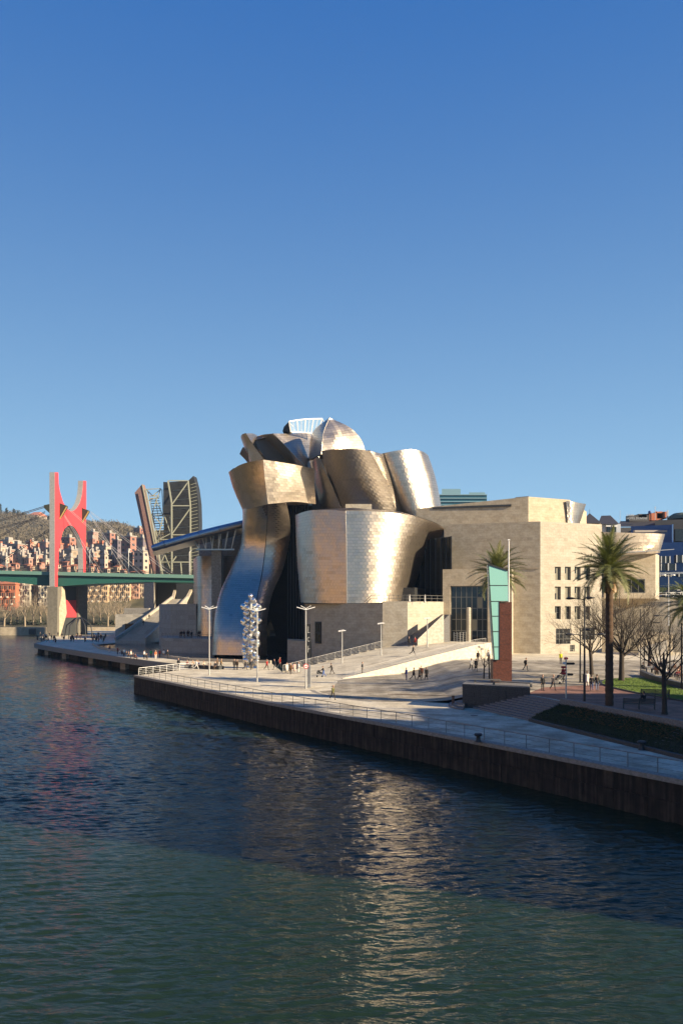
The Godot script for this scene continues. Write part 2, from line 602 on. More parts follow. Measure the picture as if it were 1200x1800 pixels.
func ground() -> void:
	var low := QUAY.slice(0, 5) + WALK + INNER + [Vector2(9, 155), Vector2(9, 88), Vector2(11.5, 87), Vector2(15.5, 86), Vector2(17.6, 83.2), Vector2(20.4, 74.9), Vector2(25.5, 59.6), Vector2(31.3, 44), Vector2(45, 8), Vector2(70, -10)]
	struct("plaza_pavement", sheet(low, lower_y, 6.0), M["plaza"])
	struct("upper_plaza_pavement", sheet(UPPER, upper_y, 3.0), M["plaza"])
	# darker paving of the promenade beside the river, and the round court
	var strip := QUAY.slice(1, 5) + [Vector2(-4, 89), Vector2(4.5, 82), Vector2(14, 82), Vector2(17.2, 73.5), Vector2(22.1, 59.3), Vector2(28, 44)]
	struct("promenade_pavement", sheet(strip, lower_y, 6.0, 0.004), M["quay_paving"])
	var disc := []
	for i in 48:
		disc.append(Vector2(14.5 + 18.0 * cos(TAU * i / 48), 102.5 + 17.5 * sin(TAU * i / 48)))
	var dl := Geometry2D.intersect_polygons(PackedVector2Array(disc), PackedVector2Array([Vector2(-10, 83), Vector2(9, 83), Vector2(9, 130), Vector2(-10, 130)]))
	struct("round_court_pavement", sheet(Array(dl[0]), lower_y, 3.0, 0.008), M["plaza_round"])
	var du := Geometry2D.intersect_polygons(PackedVector2Array([Vector2(9, 84), Vector2(60, 84), Vector2(60, 124), Vector2(9, 124)]), PackedVector2Array(UPPER))
	struct("round_court_pavement", sheet(Array(du[0]), upper_y, 3.0, 0.008), M["plaza_round"])
	var ring := MB.new()
	for i in range(17, 31):
		var seg := []
		for k in 2:
			var a := TAU * (i + k) / 48.0
			for r in [1.0, 1.035]:
				var p := Vector2(14.5 + 18.0 * r * cos(a), 102.5 + 17.5 * r * sin(a))
				seg.append(Vector3(p.x, lower_y(p) + 0.014, -p.y))
		ring.quad(seg[0], seg[1], seg[3], seg[2])
	struct("paving_ring", ring, M["coping"])
	var red := [Vector2(18.6, 80.5), Vector2(20.6, 75.2), Vector2(25.7, 59.8), Vector2(31.5, 44.2), Vector2(45, 9), Vector2(90, 9), Vector2(90, 86), Vector2(40, 91), Vector2(30, 90.5), Vector2(22, 87)]
	struct("red_pavement", sheet(red, upper_y, 3.0, 0.014), M["red_paving"])
	var base := MB.new()           # the city's ground, out to the far edge of everything
	for piece in [[Vector2(-29, 147.5), Vector2(-40, 163), Vector2(-55, 184), Vector2(-71, 207), Vector2(-86, 231), Vector2(-103, 280), Vector2(-112, 345), Vector2(160, 345), Vector2(160, 128), Vector2(-9, 128)]]:
		base = sheet(piece, func(_p): return -0.55, 400.0)
	base.quad(Vector3(-112, -0.55, -345), Vector3(-150, -0.55, -520), Vector3(700, -0.55, -1500), Vector3(160, -0.55, -345))
	base.quad(Vector3(160, -0.55, 20), Vector3(160, -0.55, -345), Vector3(700, -0.55, -1500), Vector3(1500, -0.55, 20))
	struct("city_ground", base, M["concrete"])
	var pond := MB.new()
	var pw := mat("pond_water", Color(0.02, 0.05, 0.06), 0.03)
	pw.normal_enabled = true
	pw.normal_texture = M["river_water"].normal_texture
	pw.normal_scale = 0.12
	pw.uv1_triplanar = true
	pw.uv1_world_triplanar = true
	pw.uv1_scale = Vector3(0.15, 1, 0.25)
	var pp := INNER.slice(2) + [Vector2(10, 140), Vector2(10, 200), Vector2(-20, 240)]
	struct("pond_water", sheet(pp, func(_p): return -0.3, 40.0), pw)

func kerb_along(pts: Array, w: float, y0: float, y1: float, side := 1.0) -> MB:
	var mb := MB.new()
	for i in pts.size() - 1:
		var a: Vector2 = pts[i]
		var b: Vector2 = pts[i + 1]
		var o := (b - a).normalized().orthogonal() * w * side
		mb.prism([a, b, b + o, a + o], y0, y1)
	return mb

func split(pts: Array, step: float) -> Array:
	var out := [pts[0]]
	for i in pts.size() - 1:
		var k := maxi(1, int(round(pts[i].distance_to(pts[i + 1]) / step)))
		for j in k:
			out.append(pts[i].lerp(pts[i + 1], (j + 1.0) / k))
	return out

func quay() -> void:
	# the river wall: cast panels in two courses under coping stones
	var q := thing("quay_wall", "dark weathered quay wall along the river below the promenade railing", "quay wall", Vector3.ZERO)
	var line := split(QUAY.slice(1), 2.4)
	line = [Vector2(62, -10), Vector2(40, 21.5)] + line
	for i in line.size() - 1:
		var a: Vector2 = line[i]
		var b: Vector2 = line[i + 1]
		var o := (b - a).normalized().orthogonal()
		if o.x > 0:
			o = -o
		var g := (b - a).normalized() * 0.015
		for k in 2:
			var mb := MB.new()
			var j := rng.randf_range(0.0, 0.05)
			var s := o * (j + (0.05 if k == 0 else 0.0))
			mb.prism([a + g + s, b - g + s, b - g - o * 0.8, a + g - o * 0.8], -5.0 if k == 0 else -1.42, -1.45 if k == 0 else -0.3)
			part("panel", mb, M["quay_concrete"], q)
		var c := MB.new()
		var h := rng.randf_range(0.0, 0.012)
		c.prism([a + g + o * 0.12, b - g + o * 0.12, b - g - o * 0.75, a + g - o * 0.75], -0.28, 0.03 + h)
		part("coping_stone", c, M["coping"], q)
	var endw := MB.new()
	endw.prism([Vector2(-31.8, 122.5), Vector2(-31.2, 122.7), Vector2(-26.8, 132.4), Vector2(-27.4, 132.4)], -5.0, 0.02)
	part("end_wall", endw, M["quay_concrete"], q)
	# overhanging walkway on recessed walls
	var wk := thing("river_walkway", "curved walkway slab overhanging the river left of the plaza", "walkway")
	var edge := split(WALK.slice(1), 5.0)
	part("slab_edge", kerb_along(edge, -0.5, -1.15, 0.06), M["coping"], wk)
	var wall := MB.new()
	var back := []
	for p in edge:
		back.append(p + Vector2(2.4, 1.2))
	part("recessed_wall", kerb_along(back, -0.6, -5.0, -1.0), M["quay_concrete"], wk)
	for i in range(1, edge.size() - 4, 2):
		var pier := MB.new()
		var p: Vector2 = edge[i] + Vector2(1.3, 0.6)
		pier.box(at(p, -3.0), Vector3(1.6, 3.9, 1.2), Basis(Vector3.UP, -0.6))
		part("pier", pier, M["concrete"] if i % 4 == 1 else M["quay_concrete"], wk)
	var under := MB.new()
	for i in edge.size() - 1:
		under.quad(at(edge[i], -1.05), at(edge[i + 1], -1.05), at(back[i + 1], -1.05), at(back[i], -1.05))
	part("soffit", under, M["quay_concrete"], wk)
	var kerb := INNER.slice(4, 11)
	single("pond_wall", kerb_along(split(kerb, 4.0), 0.45, -0.55, 0.55), M["limestone_pale"], "low pale wall between the walkway and the museum pond", "wall")
	# railings
	var prom := []
	for p in split(QUAY.slice(1), 2.2):
		prom.append(p + Vector2(0.5, 0.36))
	prom = [Vector2(45, 15), Vector2(39.5, 23), Vector2(34, 30.8), Vector2(29, 38), Vector2(25, 43.6)] + prom
	railing("promenade_railing", "long steel railing along the quay edge of the promenade", prom, func(p): return lower_y(p), 1.02, 3, M["rail_steel"])
	railing("platform_railing", "short white railing across the far end of the lit quay platform", split([Vector2(-31.2, 122.8), Vector2(-26.8, 132.2), Vector2(-24.8, 133.4)], 1.6), func(p): return 0.0, 1.1, 4, M["white_paint"])

func railing(called: String, label: String, pts: Array, base: Callable, h: float, bars: int, m: Material, posts := true) -> Node3D:
	var o := thing(called, label, "railing", at(pts[0], base.call(pts[0])))
	var off := -o.position
	for k in bars:
		var mb := MB.new()
		var y := h * (k + 1.0) / bars
		for i in pts.size() - 1:
			mb.beam(at(pts[i], base.call(pts[i]) + y) + off, at(pts[i + 1], base.call(pts[i + 1]) + y) + off, 0.075 if k == bars - 1 else 0.022, 0.05 if k == bars - 1 else 0.022)
		part("top_rail" if k == bars - 1 else "lower_rail", mb, m, o)
	if posts:
		var pm := MB.new()
		pm.box(Vector3(0, h * 0.5, 0), Vector3(0.05, h, 0.05))
		var mesh := pm.mesh()
		for p in pts:
			inst("post", mesh, m, o, Transform3D(Basis(), at(p, base.call(p)) + off))
	return o

func ramp() -> void:
	struct("ramp_pavement", sheet(RAMP, ramp_y, 4.0, 0.004), M["plaza"])
	var near := split(RAMP.slice(0, 5), 2.0)
	var w := MB.new()
	for i in near.size() - 1:
		var a: Vector2 = near[i]
		var b: Vector2 = near[i + 1]
		var o := (b - a).normalized().orthogonal() * 0.35
		if o.y > 0:
			o = -o
		var q := [at(a, ramp_y(a) + 0.12), at(b, ramp_y(b) + 0.12), at(b + o, ramp_y(b) + 0.12), at(a + o, ramp_y(a) + 0.12)]
		w.quad(q[0], q[1], q[2], q[3])
		w.quad(at(a + o, -0.5), q[3], q[2], at(b + o, -0.5))
		w.quad(at(a, -0.5), q[0], q[1], at(b, -0.5))
	var e: Vector2 = near[-1]
	w.quad(at(e, 0), at(e, ramp_y(e) + 0.12), at(Vector2(26.8, 136), ramp_y(e) + 0.12), at(Vector2(26.8, 136), 0))
	single("ramp_wall", w, M["white_wall"], "white retaining wall rising along the near side of the ramp", "wall")
	railing("ramp_railing", "white railing on top of the wall at the near side of the ramp", near.slice(1), func(p): return ramp_y(p) + 0.1, 0.85, 4, M["rail_grey"])
	var far := split([Vector2(-9.4, 128), Vector2(7.2, 140)], 1.7)
	railing("ramp_railing", "white railing along the pond side of the ramp below the stone drum", far, func(p): return ramp_y(p), 1.15, 5, M["rail_grey"])
	var fw := MB.new()
	for i in far.size() - 1:
		fw.prism([far[i], far[i + 1], far[i + 1] + Vector2(-0.25, 0.35), far[i] + Vector2(-0.25, 0.35)], -0.6, ramp_y(far[i]) + 0.1)
	single("ramp_side_wall", fw, M["limestone_pale"], "stone side wall of the ramp facing the pond", "wall")

# ---- the museum ----------------------------------------------------------
func cr(a: Vector3, b: Vector3, c: Vector3, d: Vector3, t: float) -> Vector3:
	return 0.5 * (2.0 * b + (c - a) * t + (2.0 * a - 5.0 * b + 4.0 * c - d) * t * t + (3.0 * b - a - 3.0 * c + d) * t * t * t)

func along(p: Array, t: float) -> Vector3:
	var n := p.size()
	if n == 1:
		return p[0]
	t = clampf(t, 0.0, n - 1.0)
	var i := mini(int(t), n - 2)
	var a: Vector3 = p[i - 1] if i > 0 else p[0] * 2.0 - p[1]
	var d: Vector3 = p[i + 2] if i + 2 < n else p[n - 1] * 2.0 - p[n - 2]
	return cr(a, p[i], p[i + 1], d, t - i)

func net_at(net: Array, u: float, v: float) -> Vector3:        # u, v in 0..1
	var col := []
	for row in net:
		col.append(along(row, u * (row.size() - 1)))
	return along(col, v * (net.size() - 1))

func pix(rows: Array) -> Array:                                # rows of [px, py, D, px, py, D ...]
	var net := []
	for r in rows:
		var line := []
		for i in range(0, r.size(), 3):
			line.append(P(r[i], r[i + 1], r[i + 2]))
		net.append(line)
	return net

func shell(mb: MB, back: MB, net: Array, inside: Vector3, pw := 1.05, ph := 0.56, rough := 0.014) -> void:
	# metal shingles laid in courses over a curved surface, each its own slightly tilted sheet; first row of the net is the top
	var S := 40
	var lens := [0.0]
	var last := net_at(net, 0.5, 0.0)
	for i in range(1, S + 1):
		var p := net_at(net, 0.5, float(i) / S)
		lens.append(lens[-1] + p.distance_to(last))
		last = p
	var courses := maxi(2, int(round(lens[-1] / ph)))
	var vs := []
	var k := 0
	for i in courses + 1:
		var want: float = lens[-1] * i / courses
		while k < S - 1 and lens[k + 1] < want:
			k += 1
		vs.append(clampf((k + (want - lens[k]) / maxf(lens[k + 1] - lens[k], 1e-5)) / S, 0.0, 1.0))
	for i in courses:
		var vm: float = (vs[i] + vs[i + 1]) * 0.5
		var wide := 0.0
		last = net_at(net, 0.0, vm)
		for j in range(1, 13):
			var p := net_at(net, j / 12.0, vm)
			wide += p.distance_to(last)
			last = p
		var across := maxi(1, int(round(wide / pw)))
		var us := [0.0]
		var start := 0.5 if i % 2 else 1.0
		for j in across:
			var u := (j + start) / across
			if u > 0.0 and u < 1.0 - 0.2 / across:
				us.append(u)
		us.append(1.0)
		var run := 0
		var tone := 1.0
		for j in us.size() - 1:
			var q := [net_at(net, us[j], vs[i]), net_at(net, us[j + 1], vs[i]), net_at(net, us[j + 1], vs[i + 1]), net_at(net, us[j], vs[i + 1])]
			var m: Vector3 = (q[2] - q[0]).cross(q[1] - q[3])
			if m.length() < 1e-5:
				continue
			m = m.normalized()
			var mid: Vector3 = (q[0] + q[1] + q[2] + q[3]) * 0.25
			var flip := m.dot(mid - inside) < 0.0
			if flip:
				m = -m
			var t := rng.randf_range(-rough, rough)
			var t2 := rng.randf_range(-rough, rough) * 0.7
			for c in 4:
				q[c] = mid + (q[c] - mid) * 0.982
				q[c] += m * ((0.0 if c < 2 else 0.035) + (t if c in [0, 3] else -t) + (t2 if c < 2 else -t2))
			run -= 1
			if run <= 0:
				run = rng.randi_range(1, 4)
				tone = rng.randf_range(0.96, 1.0) if rng.randf() < 0.93 else rng.randf_range(0.8, 0.92)
			var g := tone * rng.randf_range(0.97, 1.0)
			mb.tone = Color(g, g * rng.randf_range(0.985, 1.0), g * rng.randf_range(0.96, 1.0))
			if flip:
				mb.quad(q[0], q[3], q[2], q[1])
			else:
				mb.quad(q[0], q[1], q[2], q[3])
	mb.tone = Color.WHITE
	var A: int = net[0].size() * 5
	var B: int = net.size() * 5
	for i in B:
		for j in A:
			var q := [net_at(net, float(j) / A, float(i) / B), net_at(net, float(j + 1) / A, float(i) / B), net_at(net, float(j + 1) / A, float(i + 1) / B), net_at(net, float(j) / A, float(i + 1) / B)]
			for c in 4:
				q[c] += (inside - q[c]).normalized() * 0.09
			back.quad(q[0], q[1], q[2], q[3])

func volume(called: String, faces: Array, inside: Vector3, parent: Node, cap := true, closed := true) -> void:
	# faces share their side edges, left to right; the back and the top close the volume
	var mb := MB.new()
	var back := MB.new()
	var top := []
	var low := []
	for f in faces:
		shell(mb, back, f, inside)
		for j in 9:
			top.append(net_at(f, j / 8.0, 0.0))
			low.append(net_at(f, j / 8.0, 1.0))
	if closed:
		var L: Array = faces[0]
		var R: Array = faces[-1]
		for i in 12:
			back.quad(net_at(L, 0, i / 12.0), net_at(R, 1, i / 12.0), net_at(R, 1, (i + 1) / 12.0), net_at(L, 0, (i + 1) / 12.0))
	if cap:
		back.poly(top)
		back.poly(low)
	var o := part(called, mb, M["titanium"], parent)
	part("lining", back, M["shingle_joint"], o)

func edge_strip(called: String, net: Array, u: float, w: float, m: Material, parent: Node) -> void:
	var p := []
	var r := []
	for i in 17:
		p.append(net_at(net, u, i / 16.0)); r.append(w)
	var mb := MB.new()
	mb.tube(p, r, 5)
	part(called, mb, m, parent)

func hole_wall(a: Vector2, b: Vector2, y0: float, y1: float, holes: Array, thick: float) -> MB:
	# an upright wall from a to b with rectangular openings [s0, s1, y0, y1] (s along the wall), reveals included
	var mb := MB.new()
	var l := a.distance_to(b)
	var t := (b - a) / l
	var o := t.orthogonal()
	if o.y < 0:
		o = -o
	var ss := [0.0, l]
	var ys := [y0, y1]
	for h in holes:
		ss.append_array([h[0], h[1]]); ys.append_array([h[2], h[3]])
	ss.sort(); ys.sort()
	for i in ss.size() - 1:
		for j in ys.size() - 1:
			if ss[i + 1] - ss[i] < 0.001 or ys[j + 1] - ys[j] < 0.001:
				continue
			var c := Vector2((ss[i] + ss[i + 1]) * 0.5, (ys[j] + ys[j + 1]) * 0.5)
			var open := false
			for h in holes:
				open = open or (c.x > h[0] and c.x < h[1] and c.y > h[2] and c.y < h[3])
			if open:
				continue
			mb.quad(at(a + t * ss[i], ys[j]), at(a + t * ss[i], ys[j + 1]), at(a + t * ss[i + 1], ys[j + 1]), at(a + t * ss[i + 1], ys[j]))
	for h in holes:
		var q := [at(a + t * h[0], h[2]), at(a + t * h[1], h[2]), at(a + t * h[1], h[3]), at(a + t * h[0], h[3])]
		var d := Vector3(o.x, 0, -o.y) * thick
		for i in 4:
			mb.quad(q[i], q[(i + 1) % 4], q[(i + 1) % 4] + d, q[i] + d)
	return mb

func window_in(called: String, a: Vector2, b: Vector2, h: Array, depth: float, bars: int, parent: Node, rows := 1, bar := 0.09, frame := "glass_frame") -> void:
	# a framed window set back in an opening of a hole_wall
	var t := (b - a).normalized()
	var o := t.orthogonal()
	if o.y < 0:
		o = -o
	var q := a + o * depth
	var f := MB.new()
	var basis := Basis(Vector3(t.x, 0, -t.y), Vector3.UP, Vector3(t.x, 0, -t.y).cross(Vector3.UP))
	var mid := at(q + t * (h[0] + h[1]) * 0.5, (h[2] + h[3]) * 0.5)
	var w: float = h[1] - h[0]
	var hh: float = h[3] - h[2]
	for s in [-1, 1]:
		f.box(mid + basis.x * s * (w * 0.5 - bar * 0.5), Vector3(bar, hh, 0.12), basis)
		f.box(mid + Vector3.UP * s * (hh * 0.5 - bar * 0.5), Vector3(w - 2 * bar, bar, 0.115), basis)
	for i in range(1, bars):
		f.box(mid + basis.x * (w * (float(i) / bars - 0.5)), Vector3(bar * 0.8, hh - 2 * bar, 0.1), basis)
	for i in range(1, rows):
		f.box(mid + Vector3.UP * (hh * (float(i) / rows - 0.5)), Vector3(w - 2 * bar, bar * 0.7, 0.09), basis)
	var win := part(called, f, M[frame], parent)
	for i in bars:
		for k in rows:
			var g := MB.new()
			g.box(mid + basis.x * (w * ((i + 0.5) / bars - 0.5)) + Vector3.UP * (hh * ((k + 0.5) / rows - 0.5)), Vector3(w / bars - bar * 0.7, hh / rows - bar * 0.6, 0.03), basis)
			part("pane", g, M["curtain"] if rng.randf() < (0.5 if rows == 2 else 0.05) else M["dark_glass"], win)

func museum() -> void:
	var mu := thing("museum_building", "large museum of curved titanium volumes and pale limestone blocks by the river", "museum")
	var ins := P(600, 1000, 190)
	# stem of the leaning tower: two faces on a seam, swelling out at the foot
	var seam := [470, 884, 169.5, 470, 918, 174.0, 467, 955, 177.2, 461, 1005, 176.8, 453, 1045, 173.5, 446, 1085, 169.5, 440, 1118, 167.2, 436, 1152, 166.4]
	var lft := [427, 889, 178.0, 427, 920, 179.6, 423, 958, 181.8, 405, 1003, 181.4, 388, 1042, 178.5, 379, 1083, 174.5, 376, 1117, 172.4, 374, 1151, 171.7]
	var rgt := [503, 881, 171.5, 509.5, 918, 176.2, 508, 956, 179.4, 496, 1003, 179.0, 479, 1042, 176.0, 470, 1083, 172.6, 469, 1117, 171.0, 469, 1152, 170.5]
	var fl := []
	var fr := []
	var fs := []
	for i in 8:
		var k := i * 3
		var lm := [(lft[k] + seam[k]) * 0.5, (lft[k + 1] + seam[k + 1]) * 0.5, (lft[k + 2] + seam[k + 2]) * 0.5 - 0.8]
		var rm := [(rgt[k] + seam[k]) * 0.5, (rgt[k + 1] + seam[k + 1]) * 0.5, (rgt[k + 2] + seam[k + 2]) * 0.5 - 0.8]
		fl.append([lft[k] + 6, lft[k + 1], lft[k + 2] + 9.0, lft[k], lft[k + 1], lft[k + 2], lm[0], lm[1], lm[2], seam[k], seam[k + 1], seam[k + 2]])
		fr.append([seam[k], seam[k + 1], seam[k + 2], rm[0], rm[1], rm[2], rgt[k], rgt[k + 1], rgt[k + 2]])
		fs.append([rgt[k], rgt[k + 1], rgt[k + 2], rgt[k] - 3, rgt[k + 1], rgt[k + 2] + 7.0, rgt[k] - 10, rgt[k + 1], rgt[k + 2] + 14.0])
	volume("leaning_tower", [pix(fl), pix(fr), pix(fs)], P(450, 1000, 188), mu)
	edge_strip("tower_seam", pix(fr), 0.0, 0.1, M["blue_frame"], mu)
	# flared head of that tower
	var h1 := pix([[410, 823, 183, 402, 830, 175, 420, 818, 169, 440, 811.5, 166.5, 462.5, 808, 165.5], [415, 856, 184, 411, 860, 177, 426, 852, 172, 445, 848, 169, 466, 846, 166.6], [430, 892, 185, 427, 897, 179, 440, 894, 174.5, 456, 890, 171, 471, 886, 168]])
	var h2 := pix([[462.5, 808, 165.5, 490, 812, 167.0, 520, 817, 169.2, 552, 824, 172.6], [466, 846, 166.6, 492, 848, 168, 520, 851, 170.2, 553, 856, 173.6], [471, 886, 168, 492, 884, 169.2, 520, 882, 171.4, 555, 886, 175]])
	volume("flared_block", [h1, h2], P(470, 850, 190), mu)
	# curled sheets above it
	volume("curled_sheet", [pix([[423, 769, 184, 425, 764, 180.5, 432, 761, 179], [430, 788, 185, 433, 785, 181.5, 446, 783, 179], [440, 816, 186, 443, 814, 182, 463, 806, 178]])], P(450, 790, 192), mu)
	volume("curled_sheet", [pix([[421, 798, 187, 427, 786, 183, 432, 790, 182], [431, 808, 187, 436, 803, 184, 440, 806, 182.5], [440, 820, 188, 446, 815, 185, 449, 818, 183]])], P(445, 800, 194), mu)
	volume("curled_sheet", [pix([[432, 762, 181, 444, 762, 184, 452, 765, 187], [440, 778, 181, 449, 778, 184, 456, 780, 187], [450, 800, 181, 458, 800, 184, 466, 800, 187]])], P(445, 790, 196), mu)
	var wave := pix([[443, 775, 184, 450, 768, 186, 462, 764, 184.5, 480, 762, 179], [455, 790, 184, 468, 787, 186.5, 484, 785, 184.5, 503, 785, 179.5], [471, 812, 184, 490, 813, 187, 512, 816, 185, 537, 821, 180]])
	volume("wave_sheet", [wave, pix([[480, 762, 179, 512, 762, 182.5, 546, 760.5, 188], [503, 785, 179.5, 525, 785, 182, 548, 784, 187.5], [537, 821, 180, 544, 822, 181.5, 552, 824, 187]])], P(510, 790, 196), mu)
	edge_strip("sheet_edge", wave, 1.0, 0.12, M["titanium_edge"], mu)
	var fill := MB.new()
	fill.slab([P(437, 774, 189), P(446, 767.5, 189), P(480, 765, 189), P(546, 764, 190), P(552, 822, 190), P(447, 822, 189)], Vector3(0, 0, -6))
	part("sheet_backing", fill, M["titanium_edge"], mu)
	# pointed hood
	var d1 := pix([[579, 734, 174, 579, 734, 174, 579, 734.5, 174], [569, 758, 172.3, 594, 755, 173.5, 614, 751, 176.2], [566, 777, 171.3, 600, 774, 173, 634, 772, 177.5], [564.5, 798, 170.8, 602, 798, 172.6, 643, 796, 178]])
	var d0 := pix([[579, 734, 174, 579, 734, 174, 579, 734.5, 174], [552, 756, 182, 559, 757, 176.5, 569, 758, 172.3], [545, 776, 183, 553, 777, 176.5, 566, 777, 171.3], [542, 810, 184, 551, 805, 177, 564.5, 798, 170.8]])
	volume("pointed_hood", [d0, d1], P(590, 790, 188), mu)
	edge_strip("hood_edge", d1, 0.0, 0.09, M["titanium_edge"], mu)
	# bronze leaning gallery with its fin and its silver facet
	var b1 := pix([[565, 792.5, 170, 588, 789.5, 167, 620, 789, 165.5, 650, 792.5, 166.5], [578, 842, 173, 604, 841, 170, 640, 841, 168.5, 677, 843, 170.0], [598, 897, 176, 628, 897, 173.5, 664, 898, 172, 697, 900, 173.5]])
	var b2 := pix([[650, 792.5, 166.5, 660, 795, 168, 671, 797.5, 171.5], [677, 843, 170.0, 684, 845, 171.5, 697, 846, 174.5], [697, 900, 173.5, 710, 900, 175, 726, 902, 177]])
	var b0 := pix([[548.5, 812, 177, 553, 806, 173, 559.5, 802.5, 171.5], [554, 850, 178, 565, 848, 174, 579, 845, 172.5], [564, 894, 179, 580, 894, 176.5, 600, 895, 175.2]])
	volume("leaning_gallery", [b1, b2], P(640, 850, 185), mu)
	volume("gallery_fin", [b0], P(580, 860, 185), mu)
	edge_strip("fin_edge", b0, 1.0, 0.11, M["titanium_edge"], mu)
	edge_strip("facet_edge", b2, 1.0, 0.11, M["titanium_edge"], mu)
	# silver rounded gallery behind it
	volume("round_gallery", [pix([[664, 800, 178, 672, 797, 172.2, 697, 792, 171, 724, 790, 172.2, 742, 793.5, 174.8, 752, 800, 181], [680, 848, 178, 690, 846, 172.6, 712, 844, 171.3, 737, 843, 172.4, 757, 844, 175, 766.5, 846, 181], [710, 926, 179, 722, 925, 173.8, 738, 924, 172.4, 755, 923, 173.2, 771, 921, 175.6, 780, 920, 181]])], P(730, 860, 186), mu)
	# drum gallery with its front corner
	var g0 := pix([[524, 907, 167, 520, 905, 158.5, 543, 897.5, 152.5, 575, 896, 148.8, 607, 898, 146], [526, 960, 167, 522, 960, 158.5, 546, 960, 152.5, 577, 960, 148.8, 608, 960, 146], [529, 1010, 167, 525, 1010, 158.5, 549, 1010, 152.5, 578, 1010, 148.8, 608.5, 1010, 146], [533, 1059, 167, 529, 1059, 158.5, 552, 1060, 152.5, 580, 1060.5, 148.8, 609, 1060.5, 146]])
	var g1 := pix([[607, 898, 146, 650, 898.5, 146.2, 692, 901, 147.6, 730, 908, 150.8, 764, 919, 157.5, 781, 929, 164], [608, 935, 146, 650, 935, 146.2, 690, 936, 147.8, 723, 938, 151.2, 752, 941, 158, 774, 944, 164.5], [608.5, 978, 146, 650, 978, 146.2, 686, 979, 147.9, 714, 980, 151.6, 738, 981, 158.5, 752, 983, 165], [609, 1060.5, 146, 648, 1060, 146.3, 680, 1058.5, 148, 703, 1056, 152, 718, 1051, 159.5, 726, 1046, 165.5]])
	volume("drum_gallery", [g0, g1], P(640, 980, 168), mu)
	edge_strip("drum_corner", g1, 0.0, 0.07, M["titanium_edge"], mu)
	var rim := MB.new()
	var rp := []
	for j in 25:
		rp.append(net_at(g1, j / 24.0, 0.0) + Vector3(0, 0.06, 0))
	var apex := P(621, 892.5, 150)
	var far_pt := P(700, 899, 166)
	for j in 24:
		rim.tri(rp[j], rp[j + 1], apex if j < 8 else far_pt)
	rim.tri(apex, rp[8], far_pt)
	for j in 24:
		var a := net_at(g0, j / 24.0, 0.0) + Vector3(0, 0.06, 0)
		rim.tri(a, net_at(g0, (j + 1) / 24.0, 0.0) + Vector3(0, 0.06, 0), apex)
	part("drum_roof", rim, M["titanium_edge"], mu)
	var rb := MB.new()
	rb.prism([XD(607, 158), XD(653, 158), XD(653, 164), XD(607, 164)], yat(900, 158), yat(886, 158))
	part("roof_box", rb, M["limestone_pale"], mu)
	# core behind the curved volumes
	var core := MB.new()
	core.prism([XD(548, 186), XD(712, 180), XD(722, 196), XD(700, 215), XD(500, 215), XD(478, 200)], -1, yat(830, 180))
	core.prism([XD(478, 190), XD(560, 190), XD(650, 184), XD(690, 205), XD(480, 210)], -1, yat(800, 190))
	core.prism([XD(497, 192), XD(560, 192), XD(560, 204), XD(497, 204)], -1, yat(764, 190))
	core.prism([XD(535, 165), XD(712, 168), XD(733, 186), XD(530, 190)], -1, 28.0)
	part("core", core, M["titanium_edge"], mu)
	# dark glass between the tower and the drum
	var dg := MB.new()
	dg.prism([XD(440, 190), XD(474, 186), XD(506, 181), XD(540, 176), XD(548, 192), XD(445, 198)], -0.5, yat(882, 180))
	var cur := part("curtain_wall", dg, M["dark_glass"], mu)
	var ml := MB.new()
	for k in 7:
		var p := XD(506, 181).lerp(XD(536, 176), k / 6.0)
		ml.beam(at(p, -0.4) + Vector3(0, 0, 0.12), at(p, yat(884, 180)) + Vector3(0, 0, 0.12), 0.16)
	part("mullion", ml, M["blue_frame"], cur)
	# glass lantern on top
	var ln := MB.new()
	var la := [P(508, 741, 181), P(522, 738.5, 182), P(537, 737, 183), P(551, 736.3, 184), P(566, 736, 185)]
	var lb := [P(511, 759, 181), P(524, 760, 182), P(535.5, 760.5, 183), P(547, 761, 184), P(560, 761, 185)]
	var panes := MB.new()
	for k in 5:
		ln.beam(la[k], lb[k], 0.22)
		if k:
			ln.beam(la[k - 1], la[k], 0.26); ln.beam(lb[k - 1], lb[k], 0.2)
			ln.beam((la[k - 1] + la[k]) / 2, (lb[k - 1] + lb[k]) / 2, 0.1)
		var dpt := Vector3(0.5, 0, -5)
		if k in [0, 4]:
			ln.beam(la[k], la[k] + dpt, 0.16)
	var lan := part("lantern", ln, M["white_paint"], mu)
	var gl := mat("clear_glass", Color(0.5, 0.7, 0.8, 1), 0.05)
	gl.albedo_color.a = 0.22
	gl.transparency = BaseMaterial3D.TRANSPARENCY_ALPHA
	for k in 4:
		var pn := MB.new()
		pn.quad(la[k], la[k + 1], lb[k + 1], lb[k])
		part("pane", pn, gl, lan)
	var sd := MB.new()
	sd.slab([P(496.5, 758, 182), P(499, 750, 182), P(507.5, 741, 181), P(510.5, 759, 181)], Vector3(0.2, 0, -4))
	part("lantern_cheek", sd, M["dark_cladding"], mu)
	stone_parts(mu)
	canopy_parts(mu)

